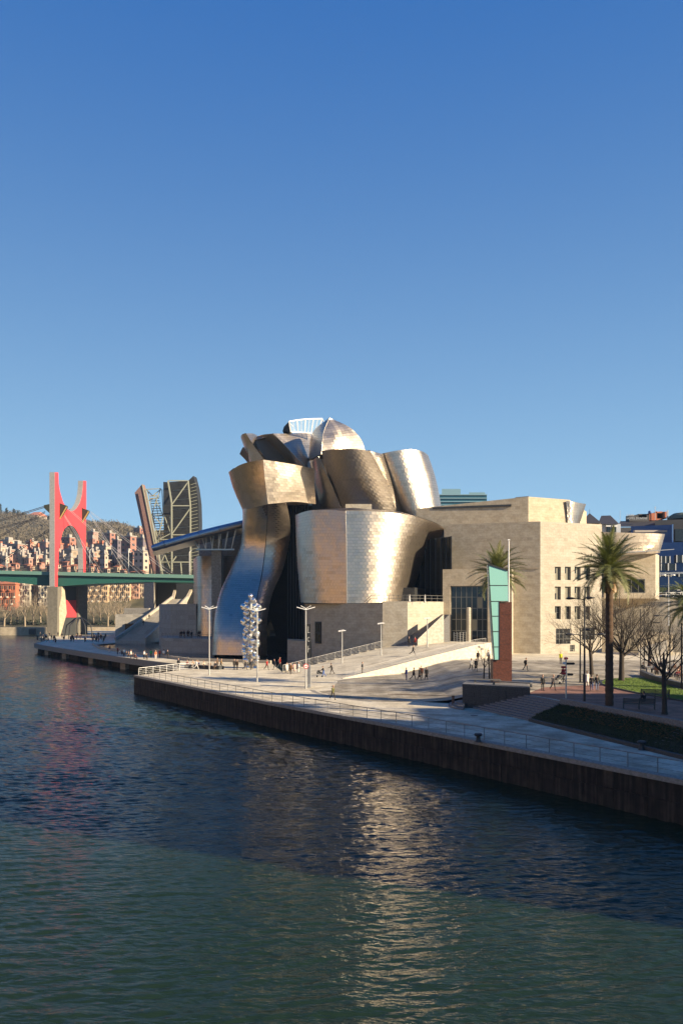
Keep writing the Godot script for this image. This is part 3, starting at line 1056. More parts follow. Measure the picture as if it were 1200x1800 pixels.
func stone_parts(mu: Node) -> void:
	var st: Material = M["limestone"]
	# plinth below the drum
	var base := MB.new()
	base.prism([XD(537, 164), XD(545, 156), XD(607, 146.2), XD(672, 140.5), XD(700, 150), XD(720, 165), XD(540, 170)], -0.6, yat(1061, 147) - 0.02)
	part("drum_plinth", base, st, mu)
	var t0 := XD(545, 156)
	var t1 := XD(607, 146.2)
	var s0 := t0.distance_to(XD(549.5, 149.6))
	var wf := MB.new()
	var wp := t0.lerp(t1, 0.25)
	var dir := (t1 - t0).normalized()
	var bs := Basis(Vector3(dir.x, 0, -dir.y), Vector3.UP, Vector3(dir.x, 0, -dir.y).cross(Vector3.UP))
	wf.box(at(wp, yat(1112, 153.5)), Vector3(2.1, 4.2, 0.3), bs)
	var w1 := part("window", wf, M["blue_frame"], mu)
	for k in 2:
		for i in 2:
			var g := MB.new()
			g.box(at(wp + dir * (i - 0.5) * 0.95, yat(1112, 153.5) + (k - 0.5) * 1.95), Vector3(0.82, 1.75, 0.36), bs)
			part("pane", g, M["dark_glass"], w1)
	var bx := MB.new()
	bx.prism([XD(505, 163), XD(546, 155.5), XD(546, 164), XD(505, 170)], -0.6, yat(1128, 155))
	part("pond_terrace", bx, st, mu)
	# terrace with the outdoor stair up to it
	var ter := MB.new()
	var ty := yat(1057, 140)
	ter.prism([XD(672, 140.2), XD(716, 139.5), XD(716, 143), XD(778, 150), XD(790, 172), XD(676, 165)], 0.5, ty)
	part("terrace", ter, M["limestone_pale"], mu)
	var lip := [XD(672, 140.3), XD(716, 139.7)]
	var steps := MB.new()
	var n := 34
	for i in n:
		var f := float(i) / n
		var a := XD(694, 139.6).lerp(XD(777, 143), f)
		var b := XD(733, 137.4).lerp(XD(790, 138.5), f)
		var a2 := XD(694, 139.6).lerp(XD(777, 143), f + 1.0 / n)
		var b2 := XD(733, 137.4).lerp(XD(790, 138.5), f + 1.0 / n)
		steps.prism([a, b, b2, a2], 2.0, lerpf(3.6, yat(1080, 141), f + 1.0 / n))
	var so := part("terrace_stair", steps, M["step_stone"], mu)
	var flank := MB.new()
	flank.slab([P(733.5, 1137, 137), P(733.5, 1124, 137), P(779, 1080, 137.8), P(779, 1137, 137.8)], Vector3(0.1, 0, -0.5))
	part("stair_wall", flank, M["white_wall"], mu)
	var rl := MB.new()
	for y in [0.55, 1.1]:
		rl.beam(at(XD(640, 145), ty - 1.2 + y), at(XD(652, 142), ty + y), 0.06)
		rl.beam(at(XD(652, 142), ty + y), at(lip[0] + Vector2(0.3, 0.4), ty + y), 0.06)
		rl.beam(at(lip[0] + Vector2(0.3, 0.4), ty + y), at(lip[1] + Vector2(0, 0.4), ty + y), 0.06)
		rl.beam(at(lip[1] + Vector2(0, 0.4), ty + y), at(XD(778, 149.6), ty + y), 0.06)
	for k in 12:
		var p: Vector2 = (lip[0] + Vector2(0.3, 0.4)).lerp(lip[1] + Vector2(0, 0.4), k / 5.0) if k < 6 else (lip[1] + Vector2(0, 0.4)).lerp(XD(778, 149.6), (k - 5) / 6.0)
		rl.beam(at(p, ty), at(p, ty + 1.1), 0.07)
	part("terrace_railing", rl, M["rail_steel"], mu)
	for x in [719.0, 746.0]:
		var fin := MB.new()
		fin.slab([P(x, 1058, 146), P(x, 1048, 146), P(x + 1.2, 1044.5, 146), P(x + 2.5, 1058, 146)], Vector3(0, 0, -0.3))
		part("rail_fin", fin, M["white_paint"], mu)
	var shop := MB.new()
	shop.prism([XD(690, 153), XD(728, 152), XD(748, 160), XD(700, 166)], ty - 0.2, yat(1033, 153))
	part("terrace_lobby", shop, M["dark_cladding"], mu)
	# dark glazing between the drum and the limestone block
	var gz := MB.new()
	gz.prism([XD(722, 164), XD(775, 156), XD(793, 152), XD(796, 166), XD(730, 176)], ty - 0.3, yat(944, 154))
	var gw := part("curtain_wall", gz, M["dark_glass"], mu)
	var gm := MB.new()
	for k in 9:
		var p := XD(722, 163.8).lerp(XD(793, 151.8), k / 8.0)
		gm.beam(at(p, ty), at(p, yat(944, 154)), 0.14)
	part("mullion", gm, M["blue_frame"], gw)
	# main limestone block
	var A := XD(780, 156.0)
	var B := XD(949, 150.0)
	var C := XD(1057, 155.3)
	var top := yat(916.5, 150.0)
	var shade := MB.new()
	shade.prism([A, B, B + Vector2(0.2, 1.2), C + Vector2(-0.1, 1.2), XD(1057, 203.5), XD(790, 203.5)], 0.5, top)
	part("main_block", shade, st, mu)
	var ledge := MB.new()
	var l0 := A.lerp(B, 0.7)
	ledge.prism([l0 + Vector2(-0.05, -0.12), B + Vector2(-0.1, -0.12), B + Vector2(-0.1, 0.1), l0 + Vector2(-0.05, 0.1)], yat(1000, 151.2), yat(998.6, 151.2))
	part("wall_ledge", ledge, st, mu)
	var l := B.distance_to(C)
	var tcx := func(px: float) -> float:      # along the wall B-C where a sight line crosses it
		var q := (px - 600.0) / FOCAL
		return (B.x - q * B.y) / (q * (C.y - B.y) - (C.x - B.x)) * l
	var holes := []
	for r in [[996, 1019.5], [1031, 1054], [1065.5, 1088.5]]:
		for x in [[974.5, 985], [992, 1002.5], [1009, 1019.5], [1026, 1036.5]]:
			var D: float = 150.0 + 5.3 * (x[0] - 949) / 108.0
			holes.append([tcx.call(x[0]), tcx.call(x[1]), yat(r[1], D), yat(r[0], D)])
	var low := [[976, 1002, 1105, 1132.5], [1022, 1045, 1103, 1125], [1001, 1009.5, 1133.5, 1145.5]]
	for x in low:
		var D: float = 150.0 + 5.3 * (x[0] - 949) / 108.0
		holes.append([tcx.call(x[0]), tcx.call(x[1]), yat(x[3], D), yat(x[2], D)])
	var sunny := hole_wall(B, C, 0.5, top - 0.02, holes, 0.75)
	sunny.quad(at(B, top - 0.02), at(B + Vector2(0.2, 1.2), top - 0.02), at(C + Vector2(0, 1.2), top - 0.02), at(C, top - 0.02))
	sunny.quad(at(C, 0.5), at(C, top - 0.02), at(C + Vector2(0, 1.2), top - 0.02), at(C + Vector2(0, 1.2), 0.5))
	var sw := part("window_wall", sunny, M["limestone_pale"], mu)
	for i in holes.size():
		window_in("window", B, C, holes[i], 0.5 if i < 12 else 0.1, 2 if i < 12 else (4 if i == 12 else 3), sw, 2 if i < 12 else 3)
	# upper storey set back
	var up := MB.new()
	var ut := yat(873, 160.5)
	var ul := yat(894, 167)
	var ring := [XD(731, 167), XD(928, 160.5), XD(1000, 165.2), XD(1030, 186), XD(900, 200), XD(740, 200)]
	var tops := [ul, ut, ut, ut, ut, ul]
	for k in 6:
		var q: Vector2 = ring[k]
		var w: Vector2 = ring[(k + 1) % 6]
		up.quad(at(q, 18.0), at(q, tops[k]), at(w, tops[(k + 1) % 6]), at(w, 18.0))
	up.quad(at(ring[0], ul), at(ring[1], ut), at(ring[4], ut), at(ring[5], ul))
	up.quad(at(ring[1], ut), at(ring[2], ut), at(ring[3], ut), at(ring[4], ut))
	part("upper_block", up, st, mu)
	var slot := MB.new()
	slot.prism([XD(760, 165.9), XD(898, 161.2), XD(898, 161.9), XD(760, 166.6)], yat(893, 164), yat(889.5, 164))
	part("roof_slot", slot, M["dark_stone"], mu)
	var pr := MB.new()
	pr.prism([XD(905, 164.0), XD(929, 162.2), XD(929, 168.6), XD(905, 169.8)], ut, ut + 0.35)
	part("parapet", pr, st, mu)
	volume("corner_flare", [pix([[994, 880.5, 164.2, 1005, 881.5, 164.4, 1018, 884, 166.5, 1029, 886, 170.5], [996, 898, 164.4, 1005, 900, 164.7, 1016, 901, 166.9, 1024, 902, 170.5], [997, 919, 164.6, 1005, 920, 165, 1013, 920, 167.2, 1018, 920, 170.5]])], P(1010, 900, 180.3), mu)
	# entrance block with its tall glazing
	var E0 := XD(777.5, 151.8)
	var E1 := XD(899, 148.3)
	var et := yat(1000, 150.0)
	var el := E0.distance_to(E1)
	var eh := [[el * 0.115, el * 0.655, yat(1128, 151.2), yat(1030, 151.2)]]
	var ent := hole_wall(E0, E1, 1.0, et, eh, 1.2)
	ent.quad(at(E0, et), at(E1, et), at(XD(904, 155.8), et), at(XD(779, 157.0), et))
	ent.quad(at(E0, 1), at(E0, et), at(XD(778, 174.5), et), at(XD(778, 174.5), 1))
	part("entrance_block", ent, st, mu)
	var side := MB.new()
	side.quad(at(E1, 1.0), at(E1, et), at(XD(904, 155.5), et), at(XD(904, 155.5), 1.0))
	part("entrance_side_wall", side, M["limestone_pale"], mu)
	var inner := MB.new()
	inner.prism([E0 + Vector2(1, 4.5), E1 + Vector2(-1, 4.0), E1 + Vector2(-1, 4.6), E0 + Vector2(1, 5)], 1.0, et - 0.4)
	part("entrance_hall_wall", inner, M["concrete"], mu)
	window_in("entrance_glazing", E0, E1, eh[0], 0.5, 7, mu, 5, 0.16)
	var col := MB.new()
	var cp := E0.lerp(E1, 0.375)
	col.lathe(at(cp + Vector2(0, -0.5), yat(1128, 150.6)), [Vector2(0.42, 0), Vector2(0.42, 6.4), Vector2(0.3, 6.5)], 12)
	part("entrance_column", col, M["limestone_pale"], mu)
	var door := MB.new()
	for k in 5:
		door.beam(at(E0.lerp(E1, 0.17 + 0.045 * k) + Vector2(0, 0.3), yat(1128, 151.2)), at(E0.lerp(E1, 0.17 + 0.045 * k) + Vector2(0, 0.3), yat(1111, 151.2)), 0.12)
		door.beam(at(E0.lerp(E1, 0.16) + Vector2(0, 0.35), yat(1127, 151.2) + k * 0.33), at(E0.lerp(E1, 0.36) + Vector2(0, 0.35), yat(1124, 151.2) + k * 0.36), 0.07)
	part("door", door, M["galvanised"], mu)
	# right wing on its slanting corbel
	var wing := MB.new()
	var W0 := XD(1060, 161.7)
	var W1 := XD(1151, 160.5)
	var wy0 := yat(1052, 160.5)
	var wy1 := yat(973, 160.5)
	var wh := [[W0.distance_to(XD(1097, 161.2)), W0.distance_to(XD(1133, 160.7)), yat(1042.5, 161.0), yat(1017.5, 161.0)]]
	var ww := hole_wall(W0, W1, wy0, wy1, wh, 0.6)
	ww.quad(at(W0, wy1), at(W1, wy1), at(XD(1157, 166.3), wy1), at(XD(1057, 174.5), wy1))
	part("wing_block", ww, st, mu)
	wing.quad(at(W1, wy0), at(W1, wy1), at(XD(1157.5, 165.7), wy1), at(XD(1157.5, 165.7), wy0 - 0.2))
	part("wing_side_wall", wing, M["limestone_pale"], mu)
	window_in("wing_window", W0, W1, wh[0], 0.05, 3, mu, 1, 0.16)
	var cb := MB.new()
	cb.quad(at(W0, wy0), at(W1, wy0), P(1104, 1069, 169.8), P(1090, 1069, 169.8))
	cb.tri(at(W1, wy0), at(XD(1157.5, 165.7), wy0 - 0.2), P(1104, 1069, 169.8))
	part("corbel", cb, st, mu)
	volume("wing_fascia", [pix([[1050, 935, 156.8, 1085, 936, 156.8, 1125, 937, 157.6, 1150, 937.7, 158.6, 1167, 938.5, 160.5, 1166, 938.5, 167.5], [1052, 957, 157.4, 1085, 957.5, 157.4, 1125, 957.5, 158.1, 1150, 957.5, 159, 1162, 957.5, 160.8, 1161, 957.5, 167.5], [1053, 976, 158.2, 1085, 975.5, 158.2, 1125, 974, 158.8, 1148, 973, 159.6, 1158, 972, 161, 1157, 972, 167.5]])], P(1105, 955, 174.5), mu)
	var aw := MB.new()
	aw.slab([P(1085, 971.5, 157.6), P(1184, 965, 156.4), P(1184, 966, 156.4), P(1085, 973.2, 157.6)], Vector3(0, 0.05, -1.6))
	aw.beam(P(1130, 972.5, 160.5), P(1139, 968.5, 157.5), 0.2)
	part("wing_awning", aw, M["galvanised"], mu)
	# pale terrace walls under and beside the wing
	var tw := MB.new()
	tw.prism([XD(1050, 171.0), XD(1300, 164.0), XD(1300, 203.5), XD(1050, 203.5)], 0.0, yat(1049.5, 166.3))
	part("street_terrace", tw, M["limestone_pale"], mu)
	var trl := MB.new()
	for y in [0.5, 0.95]:
		trl.beam(at(XD(1157, 166.9), yat(1049.5, 166.3) + y), at(XD(1300, 163.4), yat(1049.5, 166.3) + y), 0.1)
	for k in 12:
		trl.beam(at(XD(1157, 166.9).lerp(XD(1300, 163.4), k / 11.0), yat(1049.5, 166.3)), at(XD(1157, 166.9).lerp(XD(1300, 163.4), k / 11.0), yat(1049.5, 166.3) + 0.95), 0.1)
	part("terrace_railing", trl, M["white_paint"], mu)
	var gs := MB.new()
	for k in 16:
		var f := k / 16.0
		gs.prism([XD(1122, 144.2 + 7.0 * f), XD(1182, 144.2 + 7.0 * f), XD(1182, 164.0), XD(1122, 164.0)], 2.0, 2.7 + 0.17 * k)
	part("garden_stair", gs, st, mu)
	var gw2 := MB.new()
	gw2.slab([P(1122, 1152, 143.0), P(1122, 1141, 143.0), P(1172, 1125, 141.9), P(1172, 1152, 141.9)], Vector3(0, 0, -0.5))
	part("stair_wall", gw2, M["white_wall"], mu)

func canopy_parts(mu: Node) -> void:
	# blue canopy on its tall column
	var e := [P(268, 964, 188), P(290, 957, 188), P(318, 949, 188.5), P(350, 940, 189), P(385, 931, 190), P(432, 920, 192)]
	var w := [P(271, 966, 200), P(296, 960, 202), P(326, 952, 204), P(360, 944, 205), P(392, 937, 206), P(440, 926, 207)]
	var cn := MB.new()
	for i in 5:
		for k in 2:
			var a: Vector3 = (e if k == 0 else w)[i]
			var b: Vector3 = (e if k == 0 else w)[i + 1]
			cn.tube([a, b], [0.95 if i else 0.7, 0.95], 10, i == 0)
		cn.quad(e[i] + Vector3(0, 0.9, 0), e[i + 1] + Vector3(0, 0.9, 0), w[i + 1] + Vector3(0, 0.9, 0), w[i] + Vector3(0, 0.9, 0))
	var top := part("canopy_roof", cn, M["canopy_blue"], mu)
	var un := MB.new()
	for i in 5:
		un.quad(e[i] - Vector3(0, 0.85, 0), e[i + 1] - Vector3(0, 0.85, 0), w[i + 1] - Vector3(0, 1.6, 0), w[i] - Vector3(0, 1.6, 0))
	part("canopy_soffit", un, M["titanium_edge"], top)
	var tr := MB.new()
	var c0 := P(345, 966, 193)
	var c1 := P(412, 966, 194)
	tr.beam(c0, c1, 0.35)
	for k in 6:
		tr.beam(c0.lerp(c1, (k + 0.5) / 6.0), P(340 + 15.0 * k, 947 - 3.4 * k, 193), 0.22)
		tr.beam(c0.lerp(c1, (k + 0.5) / 6.0), P(350 + 13.0 * k, 943 - 3.2 * k, 193), 0.22)
	part("canopy_truss", tr, M["galvanised"], mu)
	var col := MB.new()
	col.prism([XD(372, 195), XD(389, 195), XD(391, 197.5), XD(374, 197.5)], -0.6, yat(948, 195))
	part("canopy_column", col, M["concrete"], mu)
	var dk := MB.new()
	dk.prism([XD(350, 212), XD(432, 208), XD(432, 220), XD(350, 222)], 18, yat(938, 210))
	part("canopy_bay", dk, M["concrete"], mu)
	# pinkish shells below the canopy
	volume("river_gallery", [pix([[340, 985, 212, 347, 978, 206, 362, 977, 204, 392, 977, 204, 416, 978, 207], [341, 1040, 211, 348, 1040, 205, 362, 1040, 203, 390, 1040, 203, 414, 1040, 206], [340, 1100, 210, 348, 1100, 204, 362, 1100, 202, 388, 1100, 202, 412, 1100, 206], [341, 1143, 210, 348, 1143, 204, 362, 1143, 202, 386, 1143, 202, 410, 1143, 206]])], P(380, 1050, 222), mu)
	var tr2 := MB.new()
	tr2.prism([XD(283, 190), XD(330, 186), XD(376, 184), XD(380, 200), XD(300, 206), XD(283, 203)], -0.6, yat(1122, 187))
	part("pond_terrace", tr2, M["pond_wall"], mu)
	var tl := MB.new()
	for y in [0.45, 0.95]:
		tl.beam(at(XD(285, 190.3), yat(1122, 187) + y), at(XD(330, 186.4), yat(1122, 187) + y), 0.07)
		tl.beam(at(XD(330, 186.4), yat(1122, 187) + y), at(XD(375, 184.4), yat(1122, 187) + y), 0.07)
	for k in 10:
		var p := XD(285, 190.3).lerp(XD(375, 184.4), k / 9.0)
		tl.beam(at(p, yat(1122, 187)), at(p, yat(1122, 187) + 0.95), 0.06)
	part("terrace_railing", tl, M["rail_steel"], mu)
	var sw := MB.new()
	sw.prism([XD(326, 240), XD(341, 226), XD(345, 205), XD(300, 210), XD(280, 225)], -0.6, yat(1062, 225))
	part("shaded_gallery", sw, M["pond_wall"], mu)

# ---- bridge --------------------------------------------------------------
func frame_pt(px: float, py: float, side := 0.0) -> Vector3:     # a point of the pylon's right face; side shifts it across the pylon
	var t := (px - 97.0) / 55.0
	var D := 285.0 + 19.0 * t
	return Vector3((px - 600.0) / FOCAL * D + side, yat(py, D), -D)

func bridge() -> void:
	var b := thing("cable_bridge", "green cable-stayed road bridge crossing the river with a tall red pylon", "bridge")
	# pylon: near leg, U, far leg, arch; outline on the right face
	var outer := [[97, 830], [97, 870], [97, 910], [97, 950], [97, 990], [97, 1031]]
	var u := [[103, 830.5], [103.6, 850], [106, 865], [111, 881.5], [116.5, 892], [121, 897], [126, 899], [131, 897.5], [136, 892.5], [141, 884], [144.8, 869.5], [146.3, 857], [146.7, 845]]
	var farout := [[152, 845.5], [152, 880], [151.6, 920], [151.3, 960], [151, 1000], [151, 1020]]
	var arch := [[146.9, 1020], [146.8, 990], [146.2, 962.5], [142.5, 947.5], [139.5, 940.5], [136, 934], [132, 928], [128, 924.3], [123.5, 923], [119, 924.5], [114.5, 928.5], [110.5, 935.5], [107.2, 948.5], [103.8, 970], [102.6, 1000], [102, 1031]]
	var ring := []
	for p in u:
		ring.append(p)
	for p in farout:
		ring.append(p)
	for p in arch:
		ring.append(p)
	var rev := outer.duplicate()
	rev.reverse()
	for p in rev:
		ring.append(p)
	var poly := PackedVector2Array()
	for p in ring:
		poly.append(Vector2(p[0], p[1]))
	var tris := Geometry2D.triangulate_polygon(poly)
	var red := MB.new()
	for i in range(0, tris.size(), 3):
		var q := []
		for k in 3:
			q.append(frame_pt(poly[tris[i + k]].x, poly[tris[i + k]].y))
		red.tri(q[0], q[1], q[2])
		red.tri(q[0] - Vector3(1.95, 0, 0), q[1] - Vector3(1.95, 0, 0), q[2] - Vector3(1.95, 0, 0))
	var py := part("pylon", red, M["red_paint"], b)
	var grey := MB.new()
	for i in ring.size():
		var p: Array = ring[i]
		var q: Array = ring[(i + 1) % ring.size()]
		grey.quad(frame_pt(p[0], p[1]), frame_pt(q[0], q[1]), frame_pt(q[0], q[1], -1.95), frame_pt(p[0], p[1], -1.95))
	part("pylon_edge_face", grey, M["grey_pylon"], py)
	for s in [[105, 884, 105, 912, 117, 889], [144, 892.5, 144.3, 918.5, 155, 897]]:
		var w := MB.new()
		var a := frame_pt(s[0], s[1])
		var c := frame_pt(s[2], s[3])
		var d := frame_pt(s[0], s[1]) + Vector3(2.5, -1.0, 0)
		w.slab([a, c, d + Vector3(0, -0.6, 0), d], Vector3(0, 0, -1.6))
		var anchor := part("cable_saddle", w, M["olive_box"], b)
		var e := MB.new()
		e.beam(c + Vector3(0.1, 0, 0.05), d + Vector3(0.1, -0.4, 0.05), 0.35)
		part("saddle_edge", e, M["ochre_edge"], anchor)
	var lw := MB.new()
	lw.slab([frame_pt(97, 886, -1.95), frame_pt(97, 888, -4.0) , frame_pt(97, 893, -3.9), frame_pt(97, 902, -1.95)], Vector3(0, 0, -1.6))
	part("cable_saddle", lw, M["olive_box"], b)
	# deck with haunched girders
	var deck := MB.new()
	var girder := MB.new()
	var fascia := MB.new()
	var X := [-330.0, -250.0, -190.0, -160.0, -140.0, -122.0, -108.0, -100.0, -88.0, -70.0, -52.0, -20.0, 20.0]
	var dep := [2.6, 2.4, 1.4, 1.4, 1.7, 2.7, 3.9, 3.9, 2.8, 1.8, 1.6, 1.6, 1.6]
	var dy := func(x: float) -> float: return 23.4 - 2.1 * (x + 122.0) / 70.0 * 0.75
	for i in X.size() - 1:
		var y0: float = dy.call(X[i])
		var y1: float = dy.call(X[i + 1])
		for D in [287.5, 303.0]:
			girder.quad(Vector3(X[i], y0 - 0.9, -D), Vector3(X[i + 1], y1 - 0.9, -D), Vector3(X[i + 1], y1 - 0.9 - dep[i + 1], -D), Vector3(X[i], y0 - 0.9 - dep[i], -D))
		girder.quad(Vector3(X[i], y0 - 0.9 - dep[i], -287.5), Vector3(X[i + 1], y1 - 0.9 - dep[i + 1], -287.5), Vector3(X[i + 1], y1 - 0.9 - dep[i + 1], -303), Vector3(X[i], y0 - 0.9 - dep[i], -303))
		deck.beam(Vector3(X[i], y0 - 0.45, -295), Vector3(X[i + 1], y1 - 0.45, -295), 16.4, 0.9)
		fascia.beam(Vector3(X[i], y0 - 0.4, -286.7), Vector3(X[i + 1], y1 - 0.4, -286.7), 0.25, 1.25)
	part("deck", deck, M["concrete"], b)
	part("girder", girder, M["deck_green"], b)
	part("deck_edge", fascia, M["deck_pale"], b)
	for z in [-287.0, -302.8]:
		var rl := MB.new()
		rl.beam(Vector3(-330, dy.call(-330) + 1.2, z), Vector3(20, dy.call(20) + 1.2, z), 0.14)
		rl.beam(Vector3(-330, dy.call(-330) + 0.7, z), Vector3(20, dy.call(20) + 0.7, z), 0.08)
		for k in 130:
			var x := -330.0 + 350.0 * k / 130.0
			rl.beam(Vector3(x, dy.call(x), z), Vector3(x, dy.call(x) + 1.2, z), 0.1)
		part("railing", rl, M["dark_metal"], b)
	# piers
	var near := MB.new()
	near.slab([frame_pt(97, 1031, -2.6), frame_pt(97, 1140, -2.9), frame_pt(104, 1140, -2.9), frame_pt(104, 1031, -2.6)], Vector3(3.6, 0, 0))
	part("pier", near, M["pier_concrete"], b)
	var lit := MB.new()
	lit.slab([frame_pt(100.2, 1031, 0.9), frame_pt(100.2, 1120, 0.9), frame_pt(104, 1110, 1.0), frame_pt(113, 1078, 1.0), frame_pt(109, 1031, 1.0)], Vector3(-2.5, 0, 0))
	part("pier_flare", lit, M["limestone"], b)
	var fp := MB.new()
	fp.slab([frame_pt(138, 1020), frame_pt(138, 1125), frame_pt(154, 1125), frame_pt(154, 1020)], Vector3(-2.6, 0, 0))
	part("pier", fp, M["pier_concrete"], b)
	var cw := MB.new()
	cw.slab([frame_pt(108, 1030, -0.9), frame_pt(108, 1120, -0.9), frame_pt(140, 1120, -0.9), frame_pt(140, 1030, -0.9)], Vector3(-1.2, 0, 0))
	part("pier_wall", cw, M["dark_stone"], b)
	var rp := MB.new()
	rp.slab([frame_pt(117, 1055, -0.75), frame_pt(117, 1085, -0.75), frame_pt(139, 1085, -0.75), frame_pt(139, 1055, -0.75)], Vector3(-0.1, 0, 0))
	part("red_panel", rp, M["red_paint"], b)
	var p2 := MB.new()
	p2.prism([XD(253, 288), XD(271, 286), XD(275, 302), XD(258, 302)], -0.5, yat(1024, 288))
	part("pier", p2, M["concrete"], b)
	var p3 := MB.new()
	p3.prism([XD(275, 300), XD(310, 300), XD(310, 303), XD(275, 303)], -0.5, yat(1024, 300))
	part("abutment", p3, M["dark_stone"], b)
	# stay cables
	var left := [[97, 888, -3.9, -176.0], [97, 894, -3.9, -172.0], [97, 900, -3.5, -168], [150, 892, -3.5, -178.0], [150, 899, -3.5, -150.0]]
	for s in [[97, 890, -3.9, -178.0, 0.0], [97, 899, -3.5, -146.0, 0.0], [150, 893, -3.5, -190.0, 16.0], [150, 900, -3.5, -136.0, 16.0]]:
		var c := MB.new()
		var z: float = -286.9 - s[4]
		for o in [0.0, 0.45]:
			c.tube([frame_pt(s[0], s[1], s[2]) + Vector3(0, -o, 0), Vector3(s[3] + 3.0 * o, dy.call(s[3]) + 0.2, z)], [0.12, 0.12], 5)
		part("stay_cable", c, M["cable"], b)
	for s in [[116, 889, 0.0, -71.0, 0.0], [111, 905, 0.6, -86.0, 0.0], [155, 899, 1.0, -63.0, 16.0], [155, 903, 0.6, -80.0, 16.0]]:
		var c := MB.new()
		for o in [0.0, 0.5]:
			c.tube([frame_pt(s[0], s[1], s[2]) + Vector3(0, -o, 0), Vector3(s[3] - 3.0 * o, dy.call(s[3]) + 0.2, -286.9 - s[4])], [0.06, 0.06], 5)
		part("stay_cable", c, M["pale_cable"], b)
		var so := MB.new()
		var a: Vector3 = Vector3(s[3], dy.call(s[3]) + 0.1, -286.7 - s[4])
		so.tube([a, a + (frame_pt(s[0], s[1], s[2]) - a).normalized() * 5.0], [0.3, 0.24], 6)
		part("cable_socket", so, M["cable"], b)
	for i in 6:
		var lp := MB.new()
		var x := -165.0 + 22.0 * i
		if absf(x + 101.0) < 6.0:
			x += 8.0
		var f := Vector3(x, dy.call(x), -288.5)
		lp.tube([f, f + Vector3(0, 8.5, 0), f + Vector3(0.4, 9.2, -1.6)], [0.13, 0.09, 0.07], 6)
		lp.box(f + Vector3(0.4, 9.15, -1.9), Vector3(0.3, 0.14, 0.9))
		single("street_lamp", lp, M["galvanised"], "slender lamp post on the bridge deck, number %s from the left end" % ["one", "two", "three", "four", "five", "six"][i], "street lamp", "lamp posts along the bridge deck")
	# broad stair from the walkway up to the bridge
	var st := thing("bridge_stair", "broad stone stair climbing from the walkway up under the bridge", "stair")
	var n := 60
	var sm2 := MB.new()
	var A := XD(203, 232)
	var B := XD(256, 230)
	var C := XD(303, 276)
	var D2 := XD(329, 276)
	var ytop := yat(1053, 276)
	for i in n:
		var f := float(i) / n
		var g := (i + 1.0) / n
		sm2.prism([A.lerp(C, f), B.lerp(D2, f), B.lerp(D2, g), A.lerp(C, g)], -0.5, 0.6 + (ytop - 0.6) * pow(g, 1.05))
	part("steps", sm2, M["pond_wall"], st)
	for k in 2:
		var w := MB.new()
		var s0: Vector2 = A if k == 0 else B
		var s1: Vector2 = C if k == 0 else D2
		for i in 12:
			var f := i / 12.0
			var g := (i + 1.0) / 12.0
			w.beam(at(s0.lerp(s1, f), 1.2 + (ytop - 0.6) * pow(f, 1.05)), at(s0.lerp(s1, g), 1.2 + (ytop - 0.6) * pow(g, 1.05)), 0.5, 0.9)
		part("parapet", w, M["limestone_pale"], st)
	var up := MB.new()
	up.beam(P(326, 1058, 276), P(337, 1036, 292), 0.9, 1.0)
	up.beam(P(303, 1056, 276), P(308, 1038, 292), 0.9, 1.0)
	part("upper_flight", up, M["limestone"], st)
	var lb := thing("stone_annex", "low windowless stone annex between the bridge pier and the broad stair", "building")
	var lm := MB.new()
	lm.prism([XD(203, 262), XD(262, 262), XD(300, 280), XD(225, 284)], -0.5, yat(1080, 262))
	part("wall", lm, M["pond_wall"], lb)
	var l2 := MB.new()
	l2.prism([XD(218, 270), XD(262, 268), XD(275, 284), XD(225, 286)], 0, yat(1069, 268))
	part("upper_wall", l2, M["pond_wall"], lb)
	var wn := MB.new()
	wn.box(P(231, 1102, 261.7), Vector3(4.0, 2.2, 0.4))
	part("window", wn, M["dark_glass"], lb)
	# arched frame of dark metal on legs, below the pylon
	var ar := thing("metal_sculpture", "dark arched metal frame on splayed legs at the foot of the pylon", "sculpture", Vector3(-86, 0, -262))
	for k in 5:
		var a := -1.2 + 0.6 * k
		var lg := MB.new()
		var e := Vector3(sin(a) * 5.0, 0, cos(a) * 3.0)
		lg.tube([e, e * 0.85 + Vector3(0, 4.5, 0), e * 0.3 + Vector3(0, 6.6, 0), Vector3(0, 6.9, 0)], [0.14, 0.2, 0.28, 0.34], 6)
		part("leg", lg, M["dark_metal"], ar)

